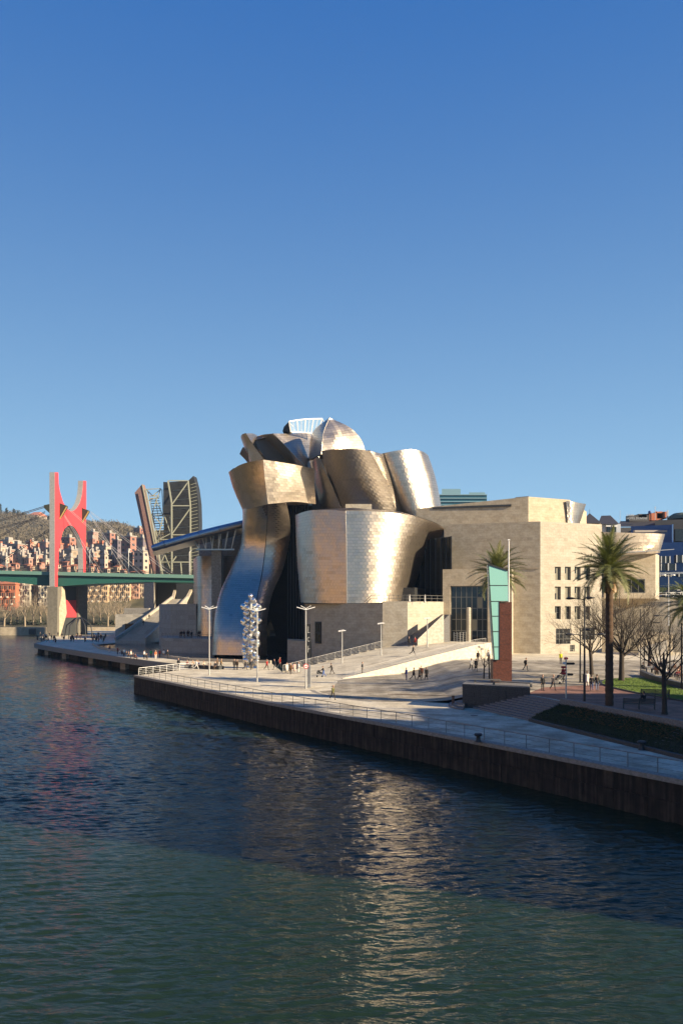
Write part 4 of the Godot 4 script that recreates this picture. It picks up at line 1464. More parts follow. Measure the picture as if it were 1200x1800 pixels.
func truss_tower() -> void:
	var t := thing("truss_tower", "tall open tower of pale steel trusses clad with pink and dark stone sheets", "tower")
	var D := 322.0
	var wing := MB.new()
	wing.slab([P(237, 866, D), P(250, 851, D), P(262, 905, D), P(283, 1015, D), P(270, 1015, D), P(251, 930, D)], Vector3(0.4, 0, -3.2))
	part("stone_wing", wing, M["pink_stone"], t)
	var we := MB.new()
	we.beam(P(250.5, 852, D - 0.2), P(283.5, 1015, D - 0.2), 0.35)
	we.beam(P(256, 859, D - 2), P(286, 1010, D - 2), 0.5)
	part("wing_edge", we, M["steel_cream"], t)
	var back := MB.new()
	back.slab([P(288, 848, D + 14), P(330, 845, D + 14), P(337, 900, D + 14), P(337, 1015, D + 14), P(288, 1015, D + 14)], Vector3(0, 0, -1.2))
	part("dark_panel", back, M["dark_cladding"], t)
	var ps := MB.new()
	ps.slab([P(287.3, 847, D), P(294, 847.5, D), P(300, 884, D), P(300, 904, D), P(287.3, 904, D)], Vector3(0, 0, -1))
	part("dark_panel", ps, M["dark_cladding"], t)
	var lat := MB.new()
	lat.slab([P(331, 845, D - 2), P(340, 836.5, D - 2), P(345.5, 858, D - 2), P(349, 885, D - 2), P(350, 920, D - 2), P(346, 1015, D - 2), P(336, 1015, D - 2), P(336, 890, D - 2)], Vector3(0.6, 0, -4))
	part("dark_lattice_wing", lat, M["dark_cladding"], t)
	var col := MB.new()
	for s in [[[295.5, 845], [302, 884], [302.5, 1015]], [[331, 845], [335, 890], [335.5, 1015]]]:
		for k in 2:
			col.beam(P(s[k][0], s[k][1], D - 3), P(s[k + 1][0], s[k + 1][1], D - 3), 0.5)
	part("column", col, M["steel_cream"], t)
	for s in [[303, 889, 335, 889], [303, 940, 335, 940], [303, 886, 331, 847], [303, 938, 335, 893], [297, 845, 331, 845], [303, 988, 346, 988], [318, 989, 320, 1015], [310, 978, 303, 988], [335, 975, 335, 1015]]:
		var frame := MB.new()
		frame.beam(P(s[0], s[1], D - 3), P(s[2], s[3], D - 3), 0.38)
		part("brace", frame, M["steel_cream"], t)
	for s in [[258, 860, 283, 859], [258, 860, 262, 868], [283, 859, 275, 880], [275, 880, 287, 907], [275, 880, 267, 905], [267, 905, 299, 905.5], [287, 907, 278, 948], [267, 905, 278, 948], [278, 948, 303, 948.5], [289, 906, 303, 945], [299, 905.5, 303, 945], [278, 948, 284, 1012], [290, 975, 283, 990], [290, 975, 300, 1000], [284, 988, 302, 988], [258, 861, 270, 873], [283, 860, 268, 872], [268, 905, 287, 925], [285, 860, 287, 905], [261, 880, 281, 873], [280, 948, 300, 938], [286, 955, 296, 972], [284, 1000, 300, 1010]]:
		var fr2 := MB.new()
		fr2.beam(P(s[0], s[1], D + 1), P(s[2], s[3], D + 1), 0.3)
		part("brace", fr2, M["steel_cream"], t)
	for s in [[262, 868, 289, 1012], [272, 870, 296, 1012], [266, 885, 283, 884], [270, 920, 292, 919], [275, 935, 297, 934], [280, 960, 300, 960]]:
		var fr2 := MB.new()
		fr2.beam(P(s[0], s[1], D + 6), P(s[2], s[3], D + 6), 0.22)
		part("brace", fr2, M["steel_cream"], t)
	for k in 9:
		var y := 862.0 + 16.5 * k
		var g := MB.new()
		g.beam(P(304, y, D + 4), P(334, y - 2, D + 4), 0.2)
		part("brace", g, M["steel_cream"], t)
	for k in 26:
		var y := 852.0 + 6.0 * k
		var g := MB.new()
		g.beam(P(335.5, y, D - 2.3), P(345.5 + minf(4.0, k * 0.25), y - 3, D - 2.3), 0.16, 0.16)
		part("lattice_bar", g, M["steel_cream"], t)
	var slats := MB.new()
	for k in 30:
		var y := 872.0 + 4.4 * k
		var x := 262.0 + (y - 868.0) * 0.2
		slats.beam(P(x, y, D + 8), P(x + 16, y - 0.5, D + 8), 0.5, 0.25)
	part("slat", slats, M["ochre_edge"], t)
	var base := MB.new()
	base.prism([XD(272, D - 2), XD(345, D - 4), XD(345, D + 12), XD(280, D + 14)], -0.5, yat(1022, D))
	part("base", base, M["dark_stone"], t)

# ---- far bank and hillside ----------------------------------------------
func hill_y(x: float, D: float) -> float:
	var t := 1.0 if D < 385 else 1.0 + 32.0 * sm(385, 480, D) + maxf(0.0, D - 480.0) * 0.146
	var px := 600.0 + FOCAL * x / D
	if D > 850:
		t += 13.0 * sm(850, 1100, D) * sm(125, 20, px)
		t -= 60.0 * sm(850, 1150, D) * sm(195, 330, px)
		t -= 95.0 * sm(1130, 1400, D)
	return t

func far_bank() -> void:
	var mb := MB.new()
	var ds := [374.0, 385, 400, 420, 450, 480, 520, 570, 630, 700, 780, 850, 900, 960, 1020, 1080, 1140, 1220, 1320, 1400]
	var f := FastNoiseLite.new()
	f.seed = 12
	f.frequency = 0.008
	var P2 := func(i: int, j: int) -> Vector3:
		var x: float = -760.0 + 20.0 * j
		var n: float = 7.0 * f.get_noise_2d(x, ds[i]) * smoothstep(600, 1000, ds[i])
		return Vector3(x, hill_y(x, ds[i]) + n, -ds[i])
	for i in ds.size() - 1:
		for j in 40:
			if i < 4 and j > 33:
				continue
			mb.quad(P2.call(i, j), P2.call(i + 1, j), P2.call(i + 1, j + 1), P2.call(i, j + 1))
	struct("hillside_terrain", mb, M["hill"])
	var w := MB.new()
	w.prism([Vector2(-760, 372), Vector2(-95, 372), Vector2(-95, 375), Vector2(-760, 375)], -5, 1.05)
	single("embankment_wall", w, M["limestone"], "low stained embankment wall along the far side of the river", "wall")
	var dk := MB.new()
	dk.box(P(57.5, 1110.5, 371.5), Vector3(2.8, 2.6, 1.6))
	single("culvert_box", dk, M["dark_stone"], "square dark outlet box in the embankment wall on the far bank", "outlet")
	# riverside apartment houses beyond the bridge
	facade_house("red-roofed orange brick apartment house at the left edge on the far bank", 0, 28, 1026, 415, M["brick_red"], M["tile_roof"], 7, 5)
	facade_house("tall pale apartment house with a square top beside the orange one on the far bank", 27, 53, 1016.5, 420, M["limestone_pale"], M["grey_roof"], 6, 7)
	facade_house("narrow brown apartment house in shade between two pale ones on the far bank", 53, 68, 1017, 424, mat("facade_brown", Color(0.3, 0.2, 0.13), 0.9), M["grey_roof"], 4, 7)
	facade_house("cream apartment house just left of the red pylon on the far bank", 68, 104, 1022, 420, M["limestone_pale"], M["grey_roof"], 7, 7)
	facade_house("long beige balconied apartment house right of the red pylon on the far bank", 150, 190, 1018, 424, mat("facade_sand", Color(0.5, 0.36, 0.22), 0.9), M["grey_roof"], 11, 7)
	facade_house("second beige apartment house in the row right of the red pylon", 190, 229, 1021, 426, mat("facade_ochre", Color(0.52, 0.38, 0.24), 0.9), M["grey_roof"], 11, 7)
	facade_house("pink-brown apartment house left of the bridge pier near the stone annex", 229, 245, 1022, 428, mat("facade_pinkish", Color(0.42, 0.25, 0.18), 0.9), M["grey_roof"], 4, 7)
	facade_house("yellowish apartment house seen beside the concrete bridge pier", 245, 275, 1024, 430, M["limestone"], M["grey_roof"], 6, 7)

func facade_house(label: String, x0: float, x1: float, y: float, D: float, wall: Material, roof: Material, nx: int, ny: int) -> void:
	var a := XD(x0, D)
	var b := XD(x1, D)
	var top := yat(y, D)
	var g := 1.5
	var h := thing("apartment_house", label, "apartment house", Vector3(a.x, g, -D))
	var l := b.x - a.x
	var wl := MB.new()
	wl.box(Vector3(l * 0.5, (top - g) * 0.5 - 1.0, -7), Vector3(l - 0.1, top - g + 2.0, 14))
	part("wall", wl, wall, h)
	var rf := MB.new()
	var e := 0.5
	var A := Vector3(-e + 0.6, top - g, e)
	var B := Vector3(l + e - 0.6, top - g, e)
	var C := Vector3(l + e - 0.6, top - g, -14.4)
	var E := Vector3(-e + 0.6, top - g, -14.4)
	var rh := 3.0 if roof == M["tile_roof"] else 0.9
	var r0 := Vector3(minf(3.0, l * 0.4), top - g + rh, -7)
	var r1 := Vector3(l - minf(3.0, l * 0.4), top - g + rh, -7)
	rf.quad(A, r0, r1, B); rf.quad(C, r1, r0, E); rf.tri(E, r0, A); rf.tri(B, r1, C)
	rf.box(Vector3(l * 0.5, top - g - 0.2, -7), Vector3(l + 0.5, 0.35, 14.9))
	part("roof", rf, roof, h)
	var cell_x := l / nx
	var cell_y := (top - g - 3.0) / ny
	var wm := MB.new()
	wm.box(Vector3.ZERO, Vector3(cell_x * 0.36, cell_y * 0.56, 0.3))
	var wmesh := wm.mesh()
	var bm := MB.new()
	bm.box(Vector3.ZERO, Vector3(cell_x * 0.72, 0.9, 0.9))
	var bmesh := bm.mesh()
	for j in ny:
		for i in nx:
			var o := Vector3(cell_x * (i + 0.5), 2.6 + cell_y * (j + 0.55), 0.05)
			inst("window", wmesh, M["window_dark"] if rng.randf() < 0.7 else M["window_shutter"], h, Transform3D(Basis(), o))
			if (i + j * 2) % 3 == 0 and j > 0:
				inst("balcony", bmesh, wall if rng.randf() < 0.5 else M["white_wall"], h, Transform3D(Basis(), o + Vector3(0, -cell_y * 0.36, 0.45)))
	var cn := MB.new()
	for k in 3:
		cn.box(Vector3(l * (0.2 + 0.3 * k), top - g + rh + 0.3, -6.0), Vector3(1.0, 2.0, 1.0))
	part("chimney", cn, M["brick_red"], h)

func hill_house(label: String, x0: float, x1: float, y0: float, y1: float, wall: Material, roof: Material, group := "", turn := -0.5, gable := false) -> void:
	# y0 top, y1 foot in the photograph; the foot gives the distance on the slope
	var k := (1067.0 - y1) / FOCAL
	var D := clampf(-47.6 / (k - 0.146), 440.0, 1150.0)
	var x := ((x0 + x1) * 0.5 - 600.0) / FOCAL * D
	var g := hill_y(x, D)
	var wpx := (x1 - x0) / FOCAL * D
	var hh := (y1 - y0) / FOCAL * D
	var w := wpx * 0.78
	var dp := wpx * 0.42 / absf(sin(turn)) * 0.6
	var h := thing("hillside_house", label, "house" if gable else "apartment block", Vector3(x, g, -D), turn, group)
	var wl := MB.new()
	wl.box(Vector3(0, hh * 0.5 - 4.0, 0), Vector3(w, hh + 8.0, dp))
	part("wall", wl, wall, h)
	var rf := MB.new()
	if gable:
		var e := 0.6
		var A := Vector3(-w / 2 - e, hh, dp / 2 + e)
		var B := Vector3(w / 2 + e, hh, dp / 2 + e)
		var C := Vector3(w / 2 + e, hh, -dp / 2 - e)
		var E := Vector3(-w / 2 - e, hh, -dp / 2 - e)
		var r0 := Vector3(-w / 2 * 0.6, hh + dp * 0.22, 0)
		var r1 := Vector3(w / 2 * 0.6, hh + dp * 0.22, 0)
		rf.quad(A, r0, r1, B); rf.quad(C, r1, r0, E); rf.tri(E, r0, A); rf.tri(B, r1, C)
	else:
		rf.box(Vector3(0, hh + 0.3, 0), Vector3(w + 0.8, 0.7, dp + 0.8))
		rf.box(Vector3(w * 0.1, hh + 1.6, 0), Vector3(w * 0.3, 2.4, dp * 0.4))
	part("roof", rf, roof, h)
	var nx := maxi(2, int(w / 4.5))
	var ny := maxi(1, int(hh / 3.2))
	var nz := maxi(1, int(dp / 4.5))
	var mb := MB.new()
	for j in ny:
		for i in nx:
			mb.box(Vector3(w * ((i + 0.5) / nx - 0.5), hh * (j + 0.55) / ny, dp / 2), Vector3(w / nx * 0.45, 1.5, 0.2))
		for i in nz:
			for s in [-1, 1]:
				mb.box(Vector3(s * w / 2, hh * (j + 0.55) / ny, dp * ((i + 0.5) / nz - 0.5)), Vector3(0.2, 1.5, dp / nz * 0.4))
	part("windows", mb, M["window_dark"] if rng.randf() < 0.6 else M["window_shutter"], h).set_meta("kind", "stuff")

func hillside() -> void:
	var pink := mat("facade_pink", Color(0.3, 0.145, 0.11), 0.9)
	var rose := mat("facade_rose", Color(0.37, 0.205, 0.16), 0.9)
	var cream := mat("facade_cream", Color(0.42, 0.335, 0.265), 0.9)
	var beige := mat("facade_beige", Color(0.31, 0.24, 0.175), 0.9)
	var violet := mat("facade_violet", Color(0.14, 0.115, 0.13), 0.9)
	var big := [
		["tall rose apartment block directly right of the pylon below the hilltop woods", 153, 173, 936, 966, rose], ["brick-pink block behind a lower one right of the pylon", 157, 168, 947, 972, pink],
		["flat-topped pink block on the slope between pylon and truss tower", 180, 203, 938, 958, pink], ["large pink apartment tower left of the truss tower", 213, 240, 944, 992, pink],
		["dark violet apartment tower beside the large pink one", 198, 213, 950, 996, violet], ["violet-grey block partly behind the pink stone wing", 240, 259, 947, 985, violet],
		["small pink block high on the ridge beside the truss tower", 235, 253, 929, 944, pink], ["long beige apartment slab right of the pylon legs", 152, 182, 969, 990, beige],
		["cream block behind the long beige slab", 174, 195, 961, 985, cream], ["beige apartment tower low down left of the pink stone wing", 216, 234, 974, 1004, beige],
		["pale block with a flat roof beside the lower stone wing", 236, 262, 971, 1005, cream], ["pink block framed in the pylon's arch", 108, 134, 946, 972, pink],
		["beige block low in the pylon's arch", 110, 138, 968, 990, beige], ["long cream row of flats at the left edge under the hill", -6, 34, 951, 968, cream],
		["pink row of flats left below the cream row", 12, 48, 958, 980, rose], ["brown shaded block left of the near pylon leg", 28, 46, 967, 984, violet],
		["cream block between the shaded one and the pylon", 46, 66, 953, 974, cream], ["rose block close left of the near pylon leg", 70, 90, 954, 978, rose],
		["cream block at the left edge halfway up the houses", -8, 10, 962, 986, cream], ["small pale tower low between pylon and pink tower", 176, 190, 975, 1000, cream],
		["rust coloured block behind the beige apartment tower", 204, 216, 960, 990, rose]]
	for b in big:
		hill_house(b[0], b[1], b[2], b[3], b[4], b[5], M["grey_roof"], "", -0.45)
	var mats := [rose, pink, cream, rose, beige]
	for k in 74:
		var row := k % 4
		var x := -14.0 + 276.0 * (float(k) / 74.0) + rng.randf_range(-3, 3)
		var foot: float = [1012.0, 1006.0, 1000.0, 992.0][row] + rng.randf_range(-3, 3)
		var wd := rng.randf_range(8, 15)
		var tall := rng.randf_range(6, 11)
		hill_house("small terracotta-roofed house packed among others low on the hillside", x, x + wd, foot - tall, foot, mats[rng.randi() % 5], M["tile_roof"], "small houses low on the hillside", rng.randf_range(-0.7, -0.25), true)
	for k in 78:
		var x := -14.0 + 270.0 * (float(k) / 78.0) + rng.randf_range(-4, 4)
		var foot: float = [976.0, 985.0, 994.0][k % 3] + rng.randf_range(-3, 4)
		var wd := rng.randf_range(10, 20)
		hill_house("mid-sized apartment block among the crowded houses of the hillside", x, x + wd, foot - rng.randf_range(11, 20), foot, mats[rng.randi() % 5], M["grey_roof"] if k % 3 else M["tile_roof"], "mid-sized blocks on the hillside", rng.randf_range(-0.7, -0.3))
	# ridge farmhouse, scrub and conifers
	hill_house("long pale farmhouse on the ridge left of the pylon", 53, 80, 908.5, 914, cream, M["tile_roof"], "", -0.2, true)
	var bush := ArrayMesh.new()
	var mb := MB.new()
	for k in 90:
		var p := Vector3(rng.randfn(), absf(rng.randfn()) * 0.8, rng.randfn()) * 0.42
		var q := Vector3(rng.randfn(), rng.randfn(), rng.randfn()).normalized() * 0.22
		var r := Vector3(rng.randfn(), rng.randfn(), rng.randfn()).normalized() * 0.22
		mb.tri(p, p + q, p + r)
	bush = mb.mesh()
	var mm := MultiMesh.new()
	mm.transform_format = MultiMesh.TRANSFORM_3D
	mm.mesh = bush
	var spots := []
	for k in 2600:
		var D := rng.randf_range(640, 1130)
		var px := rng.randf_range(-40, 300)
		var x := (px - 600.0) / FOCAL * D
		if rng.randf() > sm(600, 900, D) * (0.5 + 0.5 * sm(60, 180, px)):
			continue
		spots.append(Vector3(x, hill_y(x, D) - 0.5, -D))
	mm.instance_count = spots.size()
	for k in spots.size():
		var s := rng.randf_range(3.0, 9.0)
		mm.set_instance_transform(k, Transform3D(Basis(Vector3.UP, rng.randf() * TAU).scaled(Vector3(s, s * rng.randf_range(0.8, 1.3), s)), spots[k]))
	var mi := MultiMeshInstance3D.new()
	mi.name = "hillside_scrub"
	mi.multimesh = mm
	mi.material_override = M["scrub"]
	add_child(mi)
	tag(mi, "brown leafless woods and scrub covering the hill behind the houses", "woodland")
	mi.set_meta("kind", "stuff")
	var i := 0
	for c in [[1, 899, 11], [12, 900, 6], [25, 902, 7], [32, 904, 6], [42, 906, 5], [86, 914, 6]]:
		var D := 1090.0
		var t := thing("hilltop_tree", ["dark tall conifer on the ridge at the left edge", "small dark round tree next to the conifer on the ridge", "dark bushy tree in the middle of the ridge line", "dark tree right of the bushy one on the ridge", "last dark tree on the ridge before the farmhouse", "dark tree on the ridge touching the pylon"][i], "tree", Vector3((c[0] - 600.0) / FOCAL * D, yat(c[1] + 3, D), -D))
		var tm := MB.new()
		tm.tube([Vector3(0, -6, 0), Vector3(0, c[2] * 0.6, 0)], [0.7, 0.3], 5)
		part("trunk", tm, M["bark"], t)
		var cm := MB.new()
		for k in 260:
			var y := rng.randf()
			var rad: float = c[2] * (0.35 if i else 0.22) * sqrt(1.0 - y) * sqrt(rng.randf())
			var a := rng.randf() * TAU
			var p := Vector3(cos(a) * rad, c[2] * (0.15 + y * 1.0), sin(a) * rad)
			cm.tri(p, p + Vector3(rng.randfn(), rng.randfn(), rng.randfn()) * 0.8, p + Vector3(rng.randfn(), rng.randfn(), rng.randfn()) * 0.8)
		part("crown", cm, M["conifer"], t)
		i += 1

# ---- city on the right ---------------------------------------------------
func right_city() -> void:
	var tb := thing("glass_office", "dark teal glass office top showing over the museum roof", "building")
	var m1 := MB.new()
	m1.prism([XD(772, 300), XD(855, 300), XD(850, 330), XD(775, 330)], 0, yat(869.5, 300))
	part("wall", m1, M["teal_glass"], tb)
	for k in 5:
		var s := MB.new()
		s.prism([XD(771.5, 299.6), XD(855.5, 299.6), XD(855.5, 300.1), XD(771.5, 300.1)], yat(869.5 + 6.0 * k, 300) - 0.25, yat(869.5 + 6.0 * k, 300) + 0.1)
		part("floor_band", s, M["teal_pale"], tb)
	for r in [[776, 809, 859.5], [824, 852, 865.5]]:
		var m2 := MB.new()
		m2.prism([XD(r[0], 304), XD(r[1], 304), XD(r[1], 318), XD(r[0], 318)], yat(871, 304), yat(r[2], 304))
		part("plant_room", m2, M["teal_pale"], tb)
	# blue building behind the wing
	var bl := thing("blue_building", "bright blue building with a pale upright edge behind the museum wing", "building")
	var b1 := MB.new()
	b1.prism([XD(1108, 196), XD(1181, 192), XD(1181, 215), XD(1108, 218)], 0, yat(923, 193))
	b1.prism([XD(1150, 191), XD(1260, 186), XD(1260, 215), XD(1181.5, 215)], 0, yat(953, 189))
	part("wall", b1, M["blue_facade"], bl)
	var b2 := MB.new()
	b2.prism([XD(1180, 190.4), XD(1182.5, 190.2), XD(1182.5, 194), XD(1180, 194)], yat(953, 191), yat(922, 191))
	part("pale_edge", b2, mat("pale_blue", Color(0.2, 0.4, 0.7), 0.5), bl)
	var b3 := MB.new()
	b3.box(P(1144, 934, 193), Vector3(8.4, 0.5, 1.0))
	part("ledge", b3, M["grey_roof"], bl)
	for r in [[1159, 1174, 978, 990], [1159, 1184, 991, 1003], [1186, 1206, 976, 989], [1157, 1176, 1006, 1014], [1190, 1210, 1008, 1014]]:
		var g := MB.new()
		var c := P((r[0] + r[1]) * 0.5, (r[2] + r[3]) * 0.5, 187.3)
		g.box(c, Vector3((r[1] - r[0]) / FOCAL * 188, (r[3] - r[2]) / FOCAL * 188, 1.4))
		var w := part("window", g, M["dark_glass"], bl)
		var fr := MB.new()
		for k in 3:
			fr.box(c + Vector3((k - 1) * (r[1] - r[0]) / FOCAL * 94, 0, 0.75), Vector3(0.2, (r[3] - r[2]) / FOCAL * 188, 0.2))
		part("frame", fr, M["galvanised"], w)
	var pipe := MB.new()
	pipe.beam(P(1156, 1008, 184), P(1215, 1006.5, 182), 0.4)
	pipe.beam(P(1173.5, 990, 186), P(1173.5, 1003, 186), 0.25)
	part("gutter", pipe, M["galvanised"], bl)
	var hd := thing("clipped_hedge", "dark clipped hedge along the street terrace below the blue building", "hedge", P(1180, 1043, 176))
	var hm := MB.new()
	for k in 900:
		var p := Vector3(rng.randf_range(-4, 8), rng.randf_range(0, 1.6), rng.randf_range(-0.6, 0.6))
		hm.tri(p, p + Vector3(rng.randfn(), rng.randfn(), rng.randfn()) * 0.16, p + Vector3(rng.randfn(), rng.randfn(), rng.randfn()) * 0.16)
	hm.box(Vector3(2, 0.65, 0), Vector3(11.6, 1.3, 0.9))
	part("foliage", hm, M["bed_leaf"], hd)
	# grey block on the right edge
	var gb := thing("dark_building", "dark grey flat-roofed block at the right edge above the blue building", "building")
	var g1 := MB.new()
	g1.prism([XD(1150, 222), XD(1290, 216), XD(1290, 240), XD(1150, 244)], 0, yat(913, 220))
	part("wall", g1, mat("grey_facade", Color(0.085, 0.08, 0.075), 0.8), gb)
	var g2 := MB.new()
	g2.box(P(1212, 941, 217), Vector3(8.5, 3.3, 1))
	part("window", g2, M["dark_glass"], gb)
	var dm := MB.new()
	dm.lathe(P(1203, 913, 228), [Vector2(4.6, 0), Vector2(4.3, 1.0), Vector2(3.2, 1.7), Vector2(0, 2.0)], 16)
	part("roof_dome", dm, mat("verdigris", Color(0.1, 0.12, 0.09), 0.7), gb)
	# slate-roofed houses
	var pr := thing("slate_roofed_house", "house with a pointed slate pyramid roof and small weathervane", "house")
	var p1 := MB.new()
	p1.prism([XD(1020, 205), XD(1055, 205), XD(1055, 213), XD(1020, 213)], 0, yat(919.5, 205))
	part("wall", p1, M["limestone_pale"], pr)
	var p2 := MB.new()
	var ap := P(1035.5, 902, 209)
	var c4 := [P(1018, 919.5, 204), P(1056, 919.5, 204), P(1057, 919.5, 214), P(1020, 919.5, 214)]
	for k in 4:
		p2.tri(c4[k], c4[(k + 1) % 4], ap)
	p2.beam(ap, ap + Vector3(0, 1.0, 0), 0.08)
	part("roof", p2, M["slate"], pr)
	var hr := thing("slate_roofed_house", "house with a hipped slate roof beside the pyramid roof", "house")
	var h1 := MB.new()
	h1.prism([XD(1053, 208), XD(1090, 208), XD(1090, 220), XD(1053, 220)], 0, yat(921, 208))
	part("wall", h1, mat("pale_grey_facade", Color(0.4, 0.42, 0.46), 0.8), hr)
	var h2 := MB.new()
	var q := [P(1050, 921, 207), P(1086, 921, 207), P(1088, 921, 221), P(1054, 921, 221), P(1056, 906.5, 213), P(1072, 906, 213)]
	h2.quad(q[0], q[4], q[5], q[1]); h2.tri(q[1], q[5], q[2]); h2.quad(q[2], q[5], q[4], q[3]); h2.tri(q[3], q[4], q[0])
	part("roof", h2, M["slate"], hr)
	for x in [1068, 1079]:
		var wd := MB.new()
		wd.box(P(x, 931, 207.7), Vector3(0.8, 1.3, 0.5))
		part("window", wd, M["dark_glass"], hr)
		var fr := MB.new()
		fr.box(P(x, 924.8, 207.5), Vector3(1.2, 0.25, 0.7))
		part("dormer_hood", fr, M["white_paint"], hr)
	var mn := thing("mansard_building", "long building with a dark mansard roof, chimneys and rooftop sign", "building")
	var mm := MB.new()
	mm.prism([XD(1085, 226), XD(1260, 222), XD(1260, 240), XD(1085, 244)], 0, yat(926, 224))
	part("wall", mm, M["grey_facade"], mn)
	var ms := MB.new()
	var z0 := [P(1085, 926, 226), P(1260, 926, 222), P(1260, 914, 228), P(1089, 916, 232)]
	ms.quad(z0[0], z0[1], z0[2], z0[3])
	ms.quad(z0[3], z0[2], P(1260, 914, 240), P(1089, 916, 244))
	part("roof", ms, M["slate"], mn)
	for r in [[1102, 1136, 908, 916], [1137, 1160, 904.5, 914], [1150, 1167, 902, 911], [1118, 1132, 906, 910]]:
		var c := MB.new()
		c.box(P((r[0] + r[1]) * 0.5, (r[2] + r[3]) * 0.5, 232), Vector3((r[1] - r[0]) / FOCAL * 232, (r[3] - r[2]) / FOCAL * 232 + 0.5, 3))
		part("chimney", c, M["brick_red"] if r[0] > 1130 else M["slate"], mn)
	for k in 4:
		var c := MB.new()
		c.box(P(1152 + 4 * k, 901.5 + (k % 2), 231), Vector3(0.5, 0.8, 0.5))
		part("chimney_pot", c, M["brick_red"], mn)
	var mast := MB.new()
	mast.beam(P(1150.5, 914, 230), P(1150.5, 890, 230), 0.12)
	mast.beam(P(1148.5, 893, 230), P(1152.5, 893, 230), 0.08)
	mast.beam(P(1089, 918, 230), P(1089, 897, 230), 0.07)
	mast.beam(P(1172.5, 914, 230), P(1172.5, 897, 230), 0.3)
	part("mast", mast, M["galvanised"], mn)
	var sp := SphereMesh.new()
	sp.radius = 0.45; sp.height = 0.9
	inst("rooftop_ball", sp, M["sign_blue"], mn, Transform3D(Basis(), P(1141, 900.5, 230)))
	var font := SystemFont.new()
	font.font_names = PackedStringArray(["Droid Sans"])
	for s in [["GRAN", 1107, 905.5], ["HOTEL", 1108, 911], ["DOMINE", 1127, 911]]:
		var tm := TextMesh.new()
		tm.text = s[0]
		tm.font = font
		tm.font_size = 24
		tm.pixel_size = 0.035
		tm.depth = 0.08
		inst("sign_lettering", tm, M["galvanised"], mn, Transform3D(Basis(), P(s[1], s[2], 226)))
	# parked cars on the street terrace
	for k in 2:
		car(P([1178.0, 1192.0][k], 1048.5, 169), [M["black_paint"], M["white_paint"]][k], ["black car parked behind the terrace railing at the right edge", "white car parked beside the black car at the right edge"][k])

func car(o: Vector3, paint: Material, label: String) -> void:
	var c := thing("parked_car", label, "car", o)
	var b := MB.new()
	b.slab([Vector3(-2.1, 0.3, 0.8), Vector3(-2.15, 0.75, 0.8), Vector3(-1.9, 0.9, 0.8), Vector3(-1.2, 0.95, 0.8), Vector3(-0.6, 1.4, 0.75), Vector3(0.9, 1.42, 0.75), Vector3(1.6, 0.98, 0.8), Vector3(2.1, 0.88, 0.8), Vector3(2.15, 0.3, 0.8)], Vector3(0, 0, -1.6))
	part("body", b, paint, c)
	for x in [-1.3, 1.3]:
		for z in [0.75, -0.75]:
			var w := MB.new()
			w.tube([Vector3(x, 0.32, z - 0.1), Vector3(x, 0.32, z + 0.1)], [0.32, 0.32], 12)
			part("wheel", w, M["black_paint"], c)
	for s in [[-1.0, -0.55, 0.15], [0.25, 0.25, 1.3]]:
		var g := MB.new()
		g.slab([Vector3(s[0], 0.98, 0.805), Vector3(s[1], 1.33, 0.77), Vector3(s[2] if s[0] < 0 else 0.85, 1.34, 0.77), Vector3(s[2], 0.98, 0.805)], Vector3(0, 0, 0.01))
		part("side_window", g, M["dark_glass"], c)

func shade_building() -> void:
	# the street block on the right, beyond the frame, whose long shadow lies over the near promenade and the river
	var s := thing("office_block", "tall street block beyond the right edge that shades the near promenade", "building", Vector3(66, 0, 0))
	var wm := MB.new()
	wm.box(Vector3.ZERO, Vector3(0.2, 1.7, 1.3))
	var mesh := wm.mesh()
	for b in [[8.4, 41.0, 52.0, 10.0], [41.0, 55.3, 25.5, 18.0]]:
		var w := MB.new()
		w.box(Vector3(b[3] * 0.5, b[2] * 0.5, -(b[0] + b[1]) * 0.5), Vector3(b[3], b[2], b[1] - b[0]))
		part("wall", w, M["office_wall"], s)
		var r := MB.new()
		r.box(Vector3(b[3] * 0.5, b[2] + 0.3, -(b[0] + b[1]) * 0.5), Vector3(b[3] + 0.4, 0.6, b[1] - b[0] + 0.3))
		part("roof", r, M["grey_roof"], s)
		if b[3] < 12.0:
			for j in 12:
				var bal := MB.new()
				var w2 := rng.randf_range(0.6, 2.4)
				bal.box(Vector3(rng.randf_range(2.5, 7.5), 3.5 + 3.6 * j, -b[0] + w2 * 0.5), Vector3(3.4, 1.1, w2))
				part("balcony", bal, M["office_wall"], s)
		for j in int(b[2] / 3.6) - 1:
			for i in int((b[1] - b[0]) / 3.4):
				inst("window", mesh, M["dark_glass"], s, Transform3D(Basis(), Vector3(-0.02, 4.0 + 3.6 * j, -b[0] - 2.0 - 3.4 * i)))

